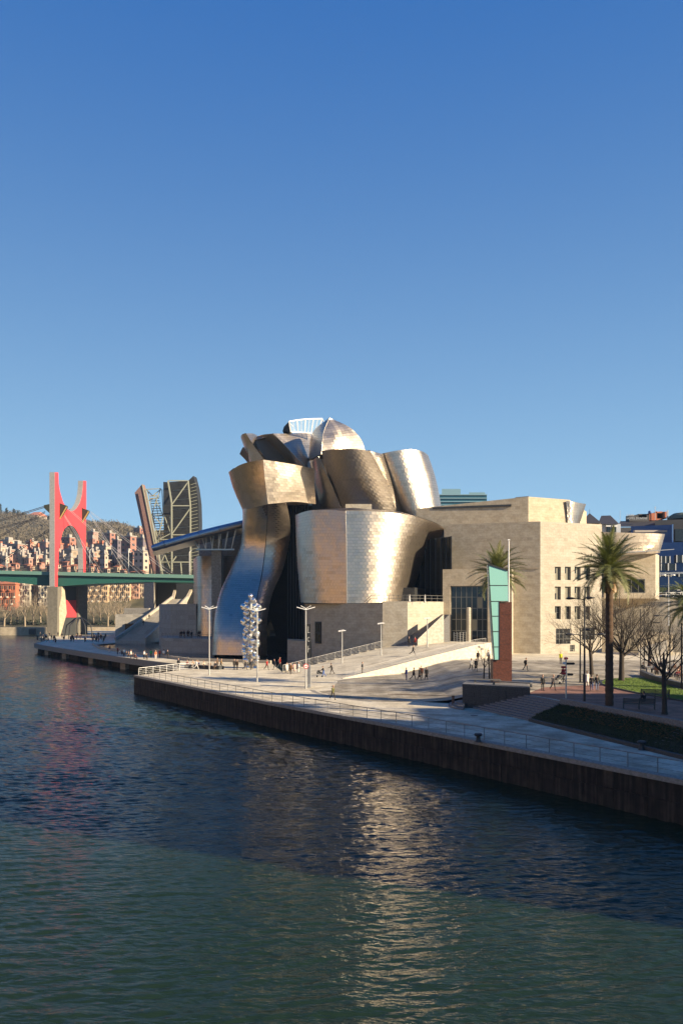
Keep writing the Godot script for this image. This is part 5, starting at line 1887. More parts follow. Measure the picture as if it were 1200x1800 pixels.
func left_bank() -> void:
	# the sunny bank across the river, beyond the left edge: it is what the metal walls mirror
	var g := MB.new()
	var xs := [-112.0, -175.0, -240.0, -330.0, -430.0, -540.0]
	var ys := [1.2, 8.0, 34.0, 74.0, 110.0, 125.0]
	for i in 5:
		g.quad(Vector3(xs[i], ys[i], 220), Vector3(xs[i], ys[i], -200), Vector3(xs[i + 1], ys[i + 1], -200), Vector3(xs[i + 1], ys[i + 1], 220))
	g.quad(Vector3(-112, 1.2, 220), Vector3(-112, 1.2, -200), Vector3(-112, -5, -200), Vector3(-112, -5, 220))
	g.tri(Vector3(-112, 1.2, -200), Vector3(-175, 8, -200), Vector3(-200, 1.0, -374))
	g.quad(Vector3(-175, 8, -200), Vector3(-540, 125, -200), Vector3(-700, 33, -480), Vector3(-200, 1.0, -374))
	struct("left_bank_hill", g, M["hill"])
	var wm := MB.new()
	wm.box(Vector3.ZERO, Vector3(0.3, 2.2, 1.5))
	var mesh := wm.mesh()
	var ochre := mat("facade_dark_ochre", Color(0.5, 0.335, 0.18), 0.9)
	for k in 9:
		var z := 120.0 - 34.0 * k
		var far := -118.0
		var h: float = [34.0, 38.0, 32.0, 40.0, 42.0, 36.0, 41.0, 35.0, 38.0][k]
		var b := thing("riverside_block", "%s riverside block along the opposite bank beyond the left edge" % ["first", "second", "third", "fourth", "fifth", "sixth", "seventh", "eighth", "last"][k], "building", Vector3(far, 1.0, z))
		var w := MB.new()
		w.box(Vector3(-9, h * 0.5, 0), Vector3(18, h, 29))
		part("wall", w, ochre, b)
		var r := MB.new()
		r.slab([Vector3(0.6, h, 15), Vector3(-9, h + 4, 15), Vector3(-18.6, h, 15)], Vector3(0, 0, -30))
		part("roof", r, M["tile_roof"], b)
		for j in int(h / 4.0):
			for i in 7:
				inst("window", mesh, M["window_dark"], b, Transform3D(Basis(), Vector3(0.02, 2.6 + 4.0 * j, -12.5 + 4.1 * i)))

# ---- glass and stone tower on its plinth, stairs, flower bed ----------------
func plinth_and_stairs() -> void:
	var pl := thing("tower_plinth", "dark stone plinth with steps round it under the green glass tower", "plinth")
	var A := Vector2(12.6, 83.2)
	var B := Vector2(18.75, 79.6)
	var C := Vector2(19.6, 85.0)
	var D := Vector2(14.2, 88.0)
	var core := MB.new()
	core.prism([A + Vector2(0.1, 0.1), B + Vector2(-0.1, 0.1), C, D], -0.3, 2.36)
	part("core", core, M["dark_stone"], pl)
	var l := A.distance_to(B)
	var t := (B - A) / l
	var o := Vector2(t.y, -t.x)
	if o.y > 0:
		o = -o
	var y := 0.0
	for row in 6:
		var x := -0.4 if row % 2 else 0.0
		while x < l - 0.05:
			var w := rng.randf_range(0.7, 1.1)
			var x1 := minf(x + w, l)
			var s := MB.new()
			var f := o * rng.randf_range(0.0, 0.05)
			var x0 := maxf(x, 0.0)
			s.prism([A + t * (x0 + 0.01) + f, A + t * (x1 - 0.01) + f, A + t * (x1 - 0.01) - o * 0.3, A + t * (x0 + 0.01) - o * 0.3], y + 0.008, y + 0.392)
			part("stone", s, M["dark_stone"], pl)
			x = x1
		y += 0.4
	var cp := MB.new()
	cp.prism([A + o * 0.06, B + o * 0.06 + t * 0.05, C + t * 0.05, D], 2.4, 2.5)
	part("coping", cp, M["step_stone"], pl)
	var rl := MB.new()
	for s in [[A.lerp(B, 0.45) - o * 0.6, B - o * 0.5], [A - o * 1.6 + t * 0.8, A.lerp(B, 0.45) - o * 2.6]]:
		rl.beam(at(s[0], 2.85), at(s[1], 2.85), 0.5, 0.1)
		rl.beam(at(s[0], 2.45), at(s[0], 2.8), 0.2); rl.beam(at(s[1], 2.45), at(s[1], 2.8), 0.2)
	part("bench_rail", rl, M["rail_steel"], pl)
	for k in 3:                                         # curved steps at the plaza corner
		var r := 1.2 + 0.5 * (2 - k)
		var arc := [A + Vector2(0.4, 1.0)]
		for i in 9:
			var a := deg_to_rad(100 + 18.0 * i)
			arc.append(A + Vector2(0.6, 1.0) + Vector2(cos(a) * r * 0.85, sin(a) * r * 1.6))
		var s := MB.new()
		s.prism(arc, 0.02, 0.16 * (k + 1))
		part("corner_step", s, M["step_stone"], pl)
	var bp := MB.new()
	bp.prism([Vector2(11.7, 84.4), Vector2(11.95, 84.4), Vector2(11.95, 84.65), Vector2(11.7, 84.65)], 0, 1.1)
	bp.beam(Vector3(5.0, 1.05, -86.5), Vector3(11.8, 1.05, -84.5), 0.05)
	single("corner_post", bp, M["chair_wood"], "square brown post with a thin rail left of the dark plinth", "post")
	# the tower
	var tw := thing("glass_tower", "slender tower of green glass joined to a rust-red stone pier", "tower")
	var Dt := 84.5
	var w2 := MB.new()
	var x0 := XD(877, Dt).x
	var x1 := XD(898.5, Dt).x
	var ys := [2.45, yat(1160, Dt), yat(1133, Dt), yat(1106, Dt), yat(1080, Dt), yat(1058, Dt)]
	for i in 5:
		var s := MB.new()
		s.box(Vector3((x0 + x1) * 0.5 if i else (XD(865.5, Dt).x + x1) * 0.5, (ys[i] + ys[i + 1]) * 0.5, -Dt - 0.6), Vector3(x1 - x0 if i else x1 - XD(865.5, Dt).x, ys[i + 1] - ys[i] - 0.03, 1.5))
		part("stone_panel", s, M["rust_stone"], tw)
	var cr2 := MB.new()
	cr2.box(Vector3((x0 + x1) * 0.5, (ys[1] + ys[5]) * 0.5, -Dt - 0.6), Vector3(x1 - x0 - 0.1, ys[5] - ys[1] - 0.1, 1.4))
	part("core", cr2, M["dark_metal"], tw)
	var gy := [1160.0, 1137.0, 1110.0, 1083.0, 1057.0, 1029.0, 992.0]
	var xl := [868.0, 866.0, 864.5, 863.0, 861.0, 859.5, 857.5]
	var xr := [876.5, 876.5, 876.5, 876.5, 892.5, 892.0, 891.0]
	for i in 6:
		var g := MB.new()
		var ty := gy[i + 1] as float
		var tr := ty if i < 5 else 1003.0
		var r0: float = xr[i] if i != 3 else 876.5
		var r1: float = xr[i + 1] if i != 3 else 876.5
		if i == 4:
			r0 = 892.5
		g.slab([P(xl[i], gy[i] - 0.3, Dt - 0.3), P(r0, gy[i] - 0.3, Dt - 0.3), P(r1, tr + 0.3, Dt - 0.3), P(xl[i + 1], ty + 0.3, Dt - 0.3)], Vector3(0, 0, -0.9))
		part("glass_panel", g, M["glass_green"], tw)
		var fr := MB.new()
		fr.beam(P(xl[i] - 0.3, gy[i], Dt - 0.3), P(r0, gy[i], Dt - 0.3), 0.07)
		part("frame", fr, M["dark_metal"], tw)
	var edge := MB.new()
	edge.beam(P(877, 1160, Dt - 0.3), P(876.8, 1058, Dt - 0.3), 0.07)
	edge.beam(P(868, 1160, Dt - 0.4), P(857.5, 992, Dt - 0.4), 0.1)
	edge.beam(P(857, 991.7, Dt - 0.3), P(891.5, 1002.6, Dt - 0.3), 0.16)
	part("edge_frame", edge, M["dark_metal"], tw)
	var sd := MB.new()
	sd.slab([P(868, 1160, Dt - 0.2), P(857.5, 993, Dt - 0.2), P(856, 994, Dt + 1.0), P(864.5, 1160, Dt + 1.0)], Vector3(0.05, 0, 0))
	part("side_glass", sd, M["dark_glass"], tw)
	# broad steps up to the red pavement
	var st := thing("plaza_stair", "wide dark stair from the promenade to the red pavement beside the plinth", "stair")
	var P0 := Vector2(13.6, 82.6)
	var P1 := Vector2(17.3, 73.3)
	var run := Vector2(3.45, 1.25)
	for k in 10:
		var s := MB.new()
		var a := P0 + run * (k / 10.0)
		var b := P1 + run * (k / 10.0)
		s.prism([a, b, P1 + run * 1.05, P0 + run * 1.05], 0.17 * k + (0.004 if k == 0 else 0.0), 0.17 * (k + 1) - 0.003)
		part("step", s, M["step_stone"], st)
	# sloping flower bed
	var bed := thing("flower_bed", "sloping planted bed of low green with orange flowers below the red pavement", "flower bed")
	var L := [Vector2(17.4, 73.2), Vector2(19.0, 68.4), Vector2(20.8, 63.2), Vector2(22.3, 58.9), Vector2(24.5, 52.5)]
	var U := [Vector2(20.7, 74.5), Vector2(22.1, 70.4), Vector2(24.0, 64.6), Vector2(25.7, 60.0), Vector2(28.2, 53.0)]
	var sm2 := MB.new()
	var pr := func(i: int, f: float) -> Vector3: return at(L[i].lerp(U[i], f), 0.22 + 1.25 * pow(f, 0.85) + 0.08 * sin(f * 7.0 + i))
	for i in 4:
		for k in 8:
			sm2.quad(pr.call(i, k / 8.0), pr.call(i, (k + 1) / 8.0), pr.call(i + 1, (k + 1) / 8.0), pr.call(i + 1, k / 8.0))
	part("soil", sm2, M["soil"], bed)
	var lf := MB.new()
	var flw := MB.new()
	for k in 12000:
		var f := rng.randf()
		var s := rng.randf() * 3.99
		var p: Vector3 = pr.call(int(s), f).lerp(pr.call(int(s) + 1, f), s - int(s))
		var r := 0.1 if f > 0.35 else 0.07
		lf.tri(p, p + Vector3(rng.randf_range(-r, r), rng.randf_range(0.04, 0.2), rng.randf_range(-r, r)), p + Vector3(rng.randf_range(-r, r), rng.randf_range(0.02, 0.14), rng.randf_range(-r, r)))
		if f > 0.35 and f < 0.92 and s > 0.6 and s < 3.5 and rng.randf() < 0.3:
			var q := p + Vector3(0, rng.randf_range(0.12, 0.22), 0)
			flw.tri(q, q + Vector3(0.07, 0.02, 0), q + Vector3(0, 0.03, 0.07)); flw.tri(q, q + Vector3(-0.07, 0.03, 0), q + Vector3(0, 0.02, -0.07))
	part("foliage", lf, M["bed_leaf"], bed).set_meta("kind", "stuff")
	part("flowers", flw, M["flower_orange"], bed).set_meta("kind", "stuff")
	var kb := kerb_along(L, 0.3, -0.05, 0.28)
	part("lower_kerb", kb, M["dark_stone"], bed)
	var bw := thing("bed_wall", "low pale coped wall along the top of the flower bed", "wall")
	var top := split(U + [Vector2(33, 40), Vector2(45, 9)], 1.8)
	for i in top.size() - 1:
		var a: Vector2 = top[i]
		var b: Vector2 = top[i + 1]
		var n := (b - a).normalized()
		var q := n.orthogonal() * 0.35
		var s := MB.new()
		s.prism([a + n * 0.008, b - n * 0.008, b - n * 0.008 + q, a + n * 0.008 + q], 1.0, 1.98)
		part("stone", s, M["step_stone"], bw)
	# second flight at the right edge
	var s2 := thing("edge_stair", "dark stair rising from the promenade at the right edge of the picture", "stair")
	for k in 8:
		var s := MB.new()
		var off := Vector2(0.36, 0.13) * k
		s.prism([Vector2(22.4, 58.6) + off, Vector2(31, 38) + off, Vector2(34, 39.2), Vector2(25.4, 59.8)], 0.17 * k + 0.003, 0.17 * (k + 1))
		part("step", s, M["step_stone"], s2)

# ---- street furniture ----------------------------------------------------
func lamp_gull(px: float, base: float, top: float, label: String, both := true, dark := false) -> Node3D:
	var g := on_ground(px, base)
	var h := (base - top) / FOCAL * -g.z
	var m: Material = M["dark_metal"] if dark else M["galvanised"]
	var o := thing("street_lamp", label, "street lamp", g)
	var p := MB.new()
	p.tube([Vector3.ZERO, Vector3(0, 0.9, 0), Vector3(0, 0.92, 0), Vector3(0, h * 0.97, 0)], [0.13, 0.12, 0.09, 0.07], 8)
	part("pole", p, m, o)
	for s in ([-1, 1] if both else [1]):
		var r := MB.new()
		var w := 1.15 if both else 0.6
		var e := 0.0 if both else -0.6
		r.slab([Vector3(e * s, h * 0.955, 0.35), Vector3(s * w, h * 0.985, 0.3), Vector3(s * w, h * 0.985, -0.3), Vector3(e * s, h * 0.955, -0.35)], Vector3(0, 0.1, 0))
		r.slab([Vector3(e * s, h * 0.96 + 0.1, 0.2), Vector3(s * w * 0.55, h * 1.0 + 0.05, 0.2), Vector3(s * w * 0.55, h * 1.0 + 0.05, -0.2), Vector3(e * s, h * 0.96 + 0.1, -0.2)], Vector3(0, 0.06, 0))
		part("lamp_wing", r, M["white_paint"] if not dark else m, o)
	return o

func lamp_cobra(px: float, base: float, top: float, label: String, arms: Array, m: Material, at_d := 0.0) -> void:
	var g := on_ground(px, base) if at_d == 0.0 else P(px, base, at_d)
	var h := (base - top) / FOCAL * -g.z
	var o := thing("street_lamp", label, "street lamp", g)
	var p := MB.new()
	p.tube([Vector3.ZERO, Vector3(0, 1.0, 0), Vector3(0, h, 0)], [0.12, 0.11, 0.06], 8)
	part("pole", p, m, o)
	for a in arms:                                       # [reach, height share]
		var y: float = h * a[1]
		var arm := MB.new()
		arm.tube([Vector3(0, y - 0.15, 0), Vector3(a[0] * 0.6, y, 0), Vector3(a[0], y, 0)], [0.045, 0.04, 0.04], 6)
		var ar := part("arm", arm, m, o)
		var hd := MB.new()
		hd.lathe(Vector3.ZERO, [Vector2(0.02, -0.45), Vector2(0.17, -0.3), Vector2(0.19, 0.1), Vector2(0.1, 0.4), Vector2(0.02, 0.45)], 10)
		inst("lamp_head", hd.mesh(), m, ar, Transform3D(Basis(Vector3.FORWARD, PI / 2).scaled(Vector3(1, 0.55, 1)), Vector3(a[0] + signf(a[0]) * 0.3, y, 0)))

func street_furniture() -> void:
	lamp_gull(368, 1187, 1066, "leftmost tall double-winged lamp post on the plaza near the quay railing")
	lamp_gull(452, 1199, 1069, "tall winged lamp post in front of the column of steel balls")
	var l3 := lamp_gull(537.5, 1211, 1066, "tall double-winged lamp post carrying a black banner and a round red sign")
	var bn := MB.new()
	bn.box(Vector3(0.36, 6.2, 0), Vector3(0.5, 4.2, 0.06))
	var ban := part("banner", bn, M["black_paint"], l3)
	var gm := MB.new()
	for k in 3:                                         # pale strokes printed on the banner
		var y := 7.6 - 1.25 * k
		if k == 1:
			for i in 7:
				var a := 0.7 + 0.7 * i
				var b := a + 0.7
				gm.beam(Vector3(0.36 + cos(a) * 0.16, y + sin(a) * 0.28, 0.045), Vector3(0.36 + cos(b) * 0.16, y + sin(b) * 0.28, 0.045), 0.09, 0.03)
		else:
			gm.beam(Vector3(0.26, y - 0.42, 0.045), Vector3(0.3, y + 0.42, 0.045), 0.1, 0.03)
			gm.beam(Vector3(0.26, y - 0.4 + 0.5 * k * 0.4, 0.05), Vector3(0.52, y - 0.36 + 0.5 * k * 0.4, 0.05), 0.1, 0.03)
	part("banner_print", gm, M["white_paint"], ban)
	var sg := MB.new()
	sg.tube([Vector3(0.02, 2.9, 0.12), Vector3(0.02, 2.9, 0.16)], [0.34, 0.34], 20)
	var sign := part("round_sign", sg, M["sign_red"], l3)
	var s2 := MB.new()
	s2.tube([Vector3(0.02, 2.9, 0.165), Vector3(0.02, 2.9, 0.175)], [0.24, 0.24], 20)
	part("sign_face", s2, M["white_paint"], sign)
	var s3 := MB.new()
	s3.box(Vector3(0.02, 2.9, 0.182), Vector3(0.3, 0.09, 0.01))
	part("sign_bar", s3, M["sign_red"], sign)
	var g3 := on_ground(543.5, 1208.5)
	var tt := thing("information_totem", "grey upright information slab standing right beside the bannered lamp post", "totem", g3)
	var tb := MB.new()
	tb.box(Vector3(0, 1.45, 0), Vector3(0.42, 2.9, 0.9))
	part("body", tb, M["galvanised"], tt)
	var tf := MB.new()
	tf.box(Vector3(0, 1.6, 0.455), Vector3(0.34, 2.2, 0.012))
	part("panel", tf, M["grey_pylon"], tt)
	lamp_gull(601, 1166, 1108, "short lamp post low on the ramp, leftmost of three", false)
	lamp_gull(669.5, 1152, 1095, "short lamp post on the ramp before the terrace wall corner", false)
	lamp_gull(750.5, 1138, 1086, "short lamp post near the foot of the terrace stair", false)
	lamp_cobra(1026.5, 1233, 1049, "tall dark lamp post with two heads left of the big palm", [[-1.0, 0.985], [0.2, 0.99], [-1.05, 0.64], [1.3, 0.64]], M["dark_metal"])
	lamp_cobra(1019, 1200, 1104, "dark post behind the tall two-headed lamp post", [[0.6, 0.97]], M["dark_metal"])
	lamp_cobra(1174, 1100, 1010, "thin pale lamp post before the blue building", [[-0.5, 0.99], [0.3, 0.99]], M["galvanised"], 118.0)
	lamp_cobra(1176.5, 1190, 1080, "dark lamp post with one arm at the cafe terrace", [[-1.3, 0.98]], M["dark_metal"])
	lamp_cobra(1197, 1211, 1095, "thin post at the right edge beside the cafe", [[0.4, 0.98]], M["dark_metal"])
	var lat := thing("lattice_mast", "dark twin-legged lattice mast between the bare trees", "mast", on_ground(1128, 1186))
	var lm := MB.new()
	for x in [-0.22, 0.22]:
		lm.beam(Vector3(x, 0, 0), Vector3(x, 8.2, 0), 0.09)
	for k in 20:
		lm.beam(Vector3(-0.22, 0.4 * k, 0), Vector3(0.22, 0.4 * k + 0.4, 0), 0.04)
	lm.beam(Vector3(0, 6.3, 0), Vector3(1.6, 6.5, 0), 0.07)
	lm.box(Vector3(1.8, 6.5, 0), Vector3(0.7, 0.16, 0.3))
	part("mast", lm, M["dark_metal"], lat)
	# flagpole
	var fp := MB.new()
	var fg := on_ground(893.5, 1199)
	fp.tube([Vector3.ZERO, Vector3(0, yat(950, -fg.z) - fg.y, 0)], [0.1, 0.06], 8)
	fp.box(Vector3(0, yat(949, -fg.z) - fg.y, 0), Vector3(0.25, 0.12, 0.25))
	var pole := single("flagpole", fp, M["white_paint"], "thin white flagpole rising behind the glass tower", "flagpole")
	pole.position = fg
	# direction sign
	var sp := thing("sign_post", "pale post with red and dark direction plates on the red pavement", "signpost", on_ground(994, 1228))
	var pm := MB.new()
	pm.tube([Vector3.ZERO, Vector3(0, 4.0, 0)], [0.075, 0.07], 8)
	part("pole", pm, M["galvanised"], sp)
	for s in [[0.0, 3.85, 0.42, "sign_red"], [0.45, 3.35, 0.8, "black_paint"], [-0.2, 3.0, 0.55, "sign_red"], [-0.2, 2.7, 0.5, "sign_red"], [-0.22, 2.4, 0.5, "sign_red"], [0.4, 2.3, 0.6, "black_paint"], [-0.15, 3.4, 0.4, "white_paint"]]:
		var b := MB.new()
		b.slab([Vector3(s[0] - s[2] / 2, s[1] - 0.11, 0.06), Vector3(s[0] - s[2] / 2, s[1] + 0.11, 0.06), Vector3(s[0] + s[2] / 2 - 0.08, s[1] + 0.11, 0.06), Vector3(s[0] + s[2] / 2, s[1], 0.06), Vector3(s[0] + s[2] / 2 - 0.08, s[1] - 0.11, 0.06)], Vector3(0, 0, -0.03))
		part("sign_plate", b, M[s[3]], sp)
	# mooring bollards on the quay
	var names := ["black iron mooring bollard on the quay edge outside the railing", "black mooring bollard on the promenade below the flower bed"]
	var spots := [P(840, 1303, 61.8), on_ground(1127, 1319)]
	for i in 2:
		var b := thing("mooring_bollard", names[i], "bollard", spots[i], 0.0, "mooring bollards")
		if i == 0:
			b.position.y = 0.03
		var m := MB.new()
		m.lathe(Vector3.ZERO, [Vector2(0.27, 0), Vector2(0.24, 0.08), Vector2(0.17, 0.2), Vector2(0.15, 0.42), Vector2(0.3, 0.5), Vector2(0.33, 0.6), Vector2(0.25, 0.68), Vector2(0, 0.7)], 14)
		part("body", m, M["dark_metal"], b)
	for k in 4:
		var dp := on_ground([833.0, 690.0, 640.0, 760.0][k], [1258.0, 1228.0, 1206.0, 1210.0][k])
		var dm := MB.new()
		dm.lathe(dp, [Vector2(0.38, 0.0), Vector2(0.38, 0.016), Vector2(0.33, 0.02), Vector2(0.3, 0.014), Vector2(0, 0.014)], 16)
		single("drain_cover", dm, M["dark_metal"], ["round iron cover in the shaded promenade left of the wide stair", "round iron cover on the lit plaza nearest the quay railing", "round iron cover in front of the ramp's low end", "round iron cover in the round court left of the plinth"][k], "drain cover")
	# benches
	bench(on_ground(1122, 1247), -0.28, "dark slatted bench with a person sitting on it, nearest the flower bed")
	bench(on_ground(1150, 1229), -0.28, "empty dark slatted bench at the edge of the lawn")
	# low stone seat by the pond
	var lo := MB.new()
	var a := Vector2(-27.0, 137.2)
	var b := Vector2(-20.5, 133.4)
	lo.prism([a, b, b + Vector2(0.7, 1.0), a + Vector2(0.7, 1.0)], 0.0, 0.55)
	single("stone_bench", lo, M["dark_stone"], "long low dark stone bench with people on it at the plaza's pond end", "bench")
	var bn2 := MB.new()
	bn2.box(on_ground(1028, 1200) + Vector3(0, 0.5, 0), Vector3(0.5, 1.0, 0.5))
	single("litter_bin", bn2, M["dark_metal"], "small dark litter bin at the foot of the posts on the red pavement", "bin")

func bench(o: Vector3, turn: float, label: String) -> void:
	var b := thing("park_bench", label, "bench", o, turn)
	for k in 5:
		var s := MB.new()
		s.box(Vector3(0, 0.45, -0.22 + 0.11 * k), Vector3(2.6, 0.035, 0.085))
		part("seat_slat", s, M["dark_metal"], b)
	for k in 4:
		var s := MB.new()
		s.box(Vector3(0, 0.55 + 0.12 * k, 0.27 + 0.03 * k), Vector3(2.6, 0.085, 0.03))
		part("back_slat", s, M["dark_metal"], b)
	for x in [-1.25, 0.0, 1.25]:
		var l := MB.new()
		l.beam(Vector3(x, 0, -0.26), Vector3(x, 0.45, -0.24), 0.06)
		l.beam(Vector3(x, 0, 0.3), Vector3(x, 0.5, 0.25), 0.06)
		l.beam(Vector3(x, 0.45, 0.26), Vector3(x, 1.0, 0.38), 0.05)
		l.beam(Vector3(x, 0.42, -0.26), Vector3(x, 0.42, 0.27), 0.05)
		if x != 0.0:
			l.beam(Vector3(x, 0.68, -0.26), Vector3(x, 0.68, 0.3), 0.05)
			l.beam(Vector3(x, 0.45, -0.26), Vector3(x, 0.68, -0.26), 0.05)
		part("leg", l, M["dark_metal"], b)

func ball_column() -> void:
	var o := thing("steel_ball_column", "tall column of stacked shiny steel balls beside the museum pond", "sculpture", P(441, 1176, 137))
	var sp := SphereMesh.new()
	sp.radius = 0.5; sp.height = 1.0
	sp.radial_segments = 24; sp.rings = 12
	var tiers := 17
	for t in tiers:
		var y := 0.5 + 12.0 * t / (tiers - 1.0)
		var n := 5 if t < 15 else (3 if t < 16 else 1)
		for k in n:
			var a := TAU * k / n + t * 0.62 + rng.randf_range(-0.45, 0.45)
			var r := (0.95 if t % 4 != 2 else 1.2) + rng.randf_range(-0.4, 0.3) if n > 1 else 0.1
			var s := rng.randf_range(0.78, 1.12)
			inst("ball", sp, M["chrome"], o, Transform3D(Basis().scaled(Vector3.ONE * s), Vector3(cos(a) * r, y + rng.randf_range(-0.32, 0.32), sin(a) * r)))
	var mast := MB.new()
	mast.tube([Vector3(0, -0.3, 0), Vector3(0, 12.4, 0)], [0.25, 0.2], 8)
	part("core_mast", mast, M["galvanised"], o)

# ---- plants --------------------------------------------------------------
func branch(mb: MB, twigs: MB, a: Vector3, dir: Vector3, l: float, r: float, depth: int, up: float, kids: int) -> void:
	var p := [a]
	var rr := [r]
	var d := dir
	var n := 3 if depth > 0 else 2
	for i in n:
		d = (d + Vector3(rng.randfn(), rng.randfn(), rng.randfn()) * 0.13 + Vector3.UP * up * 0.12).normalized()
		p.append(p[-1] + d * l / n)
		rr.append(lerpf(r, r * 0.5, (i + 1.0) / n))
	(mb if r > 0.03 else twigs).tube(p, rr, 6 if r > 0.08 else (4 if r > 0.02 else 3), false)
	if depth <= 0:
		return
	for k in kids:
		var t := rng.randf_range(0.25, 1.0)
		var i := mini(int(t * n), n - 1)
		var o: Vector3 = (p[i] as Vector3).lerp(p[i + 1], t * n - i)
		var side := d.cross(Vector3(rng.randfn(), rng.randfn(), rng.randfn())).normalized()
		branch(mb, twigs, o, (d * 0.75 + side * rng.randf_range(0.5, 0.9)).normalized(), l * rng.randf_range(0.5, 0.72), r * lerpf(0.55, 0.4, t), depth - 1, up, kids)
	branch(mb, twigs, p[-1], d, l * 0.62, rr[-1], depth - 1, up, kids)

func bare_tree(o: Vector3, h: float, r: float, fork: float, limbs: int, depth: int, kids: int, label: String, bark := "bark", spread := 0.75, group := "") -> Node3D:
	var t := thing("bare_tree", label, "tree", o, 0.0, group)
	var tm := MB.new()
	var br := MB.new()
	var tw := MB.new()
	var lean := Vector3(rng.randf_range(-0.02, 0.02), 0, rng.randf_range(-0.02, 0.02)) * h
	tm.tube([Vector3(0, -0.15, 0), Vector3(0, 0.25, 0), lean * 0.4 + Vector3(0, h * fork * 0.6, 0), lean + Vector3(0, h * fork, 0), lean + Vector3(0, h * (fork + 0.22), 0)], [r * 1.5, r * 1.1, r * 0.92, r * 0.85, r * 0.3], 9)
	part("trunk", tm, M[bark], t)
	for k in limbs:
		var a := TAU * (k + rng.randf_range(-0.3, 0.3)) / limbs
		var y := h * fork * (0.78 + 0.4 * k / limbs)
		var d := Vector3(cos(a) * spread, rng.randf_range(0.55, 1.1), sin(a) * spread).normalized()
		branch(br, tw, lean * minf(y / (h * fork), 1.0) + Vector3(0, y, 0), d, h * rng.randf_range(0.27, 0.38), r * 0.36, depth, 1.0, kids)
	part("limbs", br, M[bark], t)
	if tw.v.size():
		part("twigs", tw, M[bark], t)
	return t

func frond(len: float, droop: float, lift: float, sd: int) -> ArrayMesh:
	var r := RandomNumberGenerator.new()
	r.seed = sd
	var mb := MB.new()
	var n := 26
	var p := []
	var rr := []
	for i in n + 1:
		var f := float(i) / n
		p.append(Vector3(0, lift * len * f - droop * len * f * f, len * f * (1.0 - 0.18 * f * droop)))
		rr.append(lerpf(0.045, 0.008, f))
	mb.tube(p, rr, 4, false)
	for i in range(3, n + 1):
		var f := float(i) / n
		var d: Vector3 = (p[i] - p[i - 1]).normalized()
		var w := 0.62 * sin(PI * pow(f, 0.7) * 0.86 + 0.25) * (len / 3.4)
		for s in [-1.0, 1.0]:
			for h in 2:
				var b: Vector3 = p[i].lerp(p[i - 1], 0.5 * h)
				var tip := b + Vector3(s * w * r.randf_range(0.75, 1.0), r.randf_range(-0.18, 0.16) * w + 0.1 * w, 0) + d * w * r.randf_range(0.5, 0.8)
				mb.tri(b - d * 0.03, tip, b + d * 0.05)
	return mb.mesh()

func palm(o: Vector3, h: float, size: float, label: String, trunk_r := 0.4, sd := 1, fronds := 78) -> void:
	var r := RandomNumberGenerator.new()
	r.seed = sd
	var t := thing("palm_tree", label, "palm tree", o)
	var tm := MB.new()
	var prof := []
	for i in 44:
		var f := i / 43.0
		prof.append(Vector2(trunk_r * (1.12 - 0.2 * f + (0.35 * sm(0.82, 0.97, f))) * (1.0 + (0.05 if i % 2 else -0.05)), h * f))
	tm.lathe(Vector3.ZERO, prof, 12)
	part("trunk", tm, M["palm_bark"], t)
	var kinds := [frond(size, 0.3, 0.25, 1), frond(size * 1.06, 0.55, 0.3, 2), frond(size * 0.9, 0.2, 0.1, 3), frond(size * 1.1, 0.75, 0.35, 4)]
	var top := Vector3(0, h, 0)
	for k in fronds:
		var f := (k + 0.5) / fronds
		var elev := lerpf(1.4, -0.5, pow(f, 0.8)) + r.randf_range(-0.12, 0.12)
		var a := k * 2.39996 + r.randf_range(-0.2, 0.2)
		var b := Basis(Vector3.UP, a) * Basis(Vector3.RIGHT, -elev) * Basis(Vector3.FORWARD, r.randf_range(-0.4, 0.4))
		inst("frond", kinds[k % 4], M["palm_leaf"] if r.randf() < 0.7 else M["palm_leaf_pale"], t, Transform3D(b.scaled(Vector3.ONE * r.randf_range(0.82, 1.05)), top + b * Vector3(0, 0, 0.15) + Vector3(0, -0.5 * f, 0)))
	for k in 34:
		var a := r.randf() * TAU
		var b := Basis(Vector3.UP, a) * Basis(Vector3.RIGHT, r.randf_range(0.95, 1.35))
		inst("dead_frond", kinds[2], M["palm_dead"], t, Transform3D(b.scaled(Vector3(0.6, 0.6, r.randf_range(0.4, 0.72))), top + Vector3(0, -0.5, 0)))

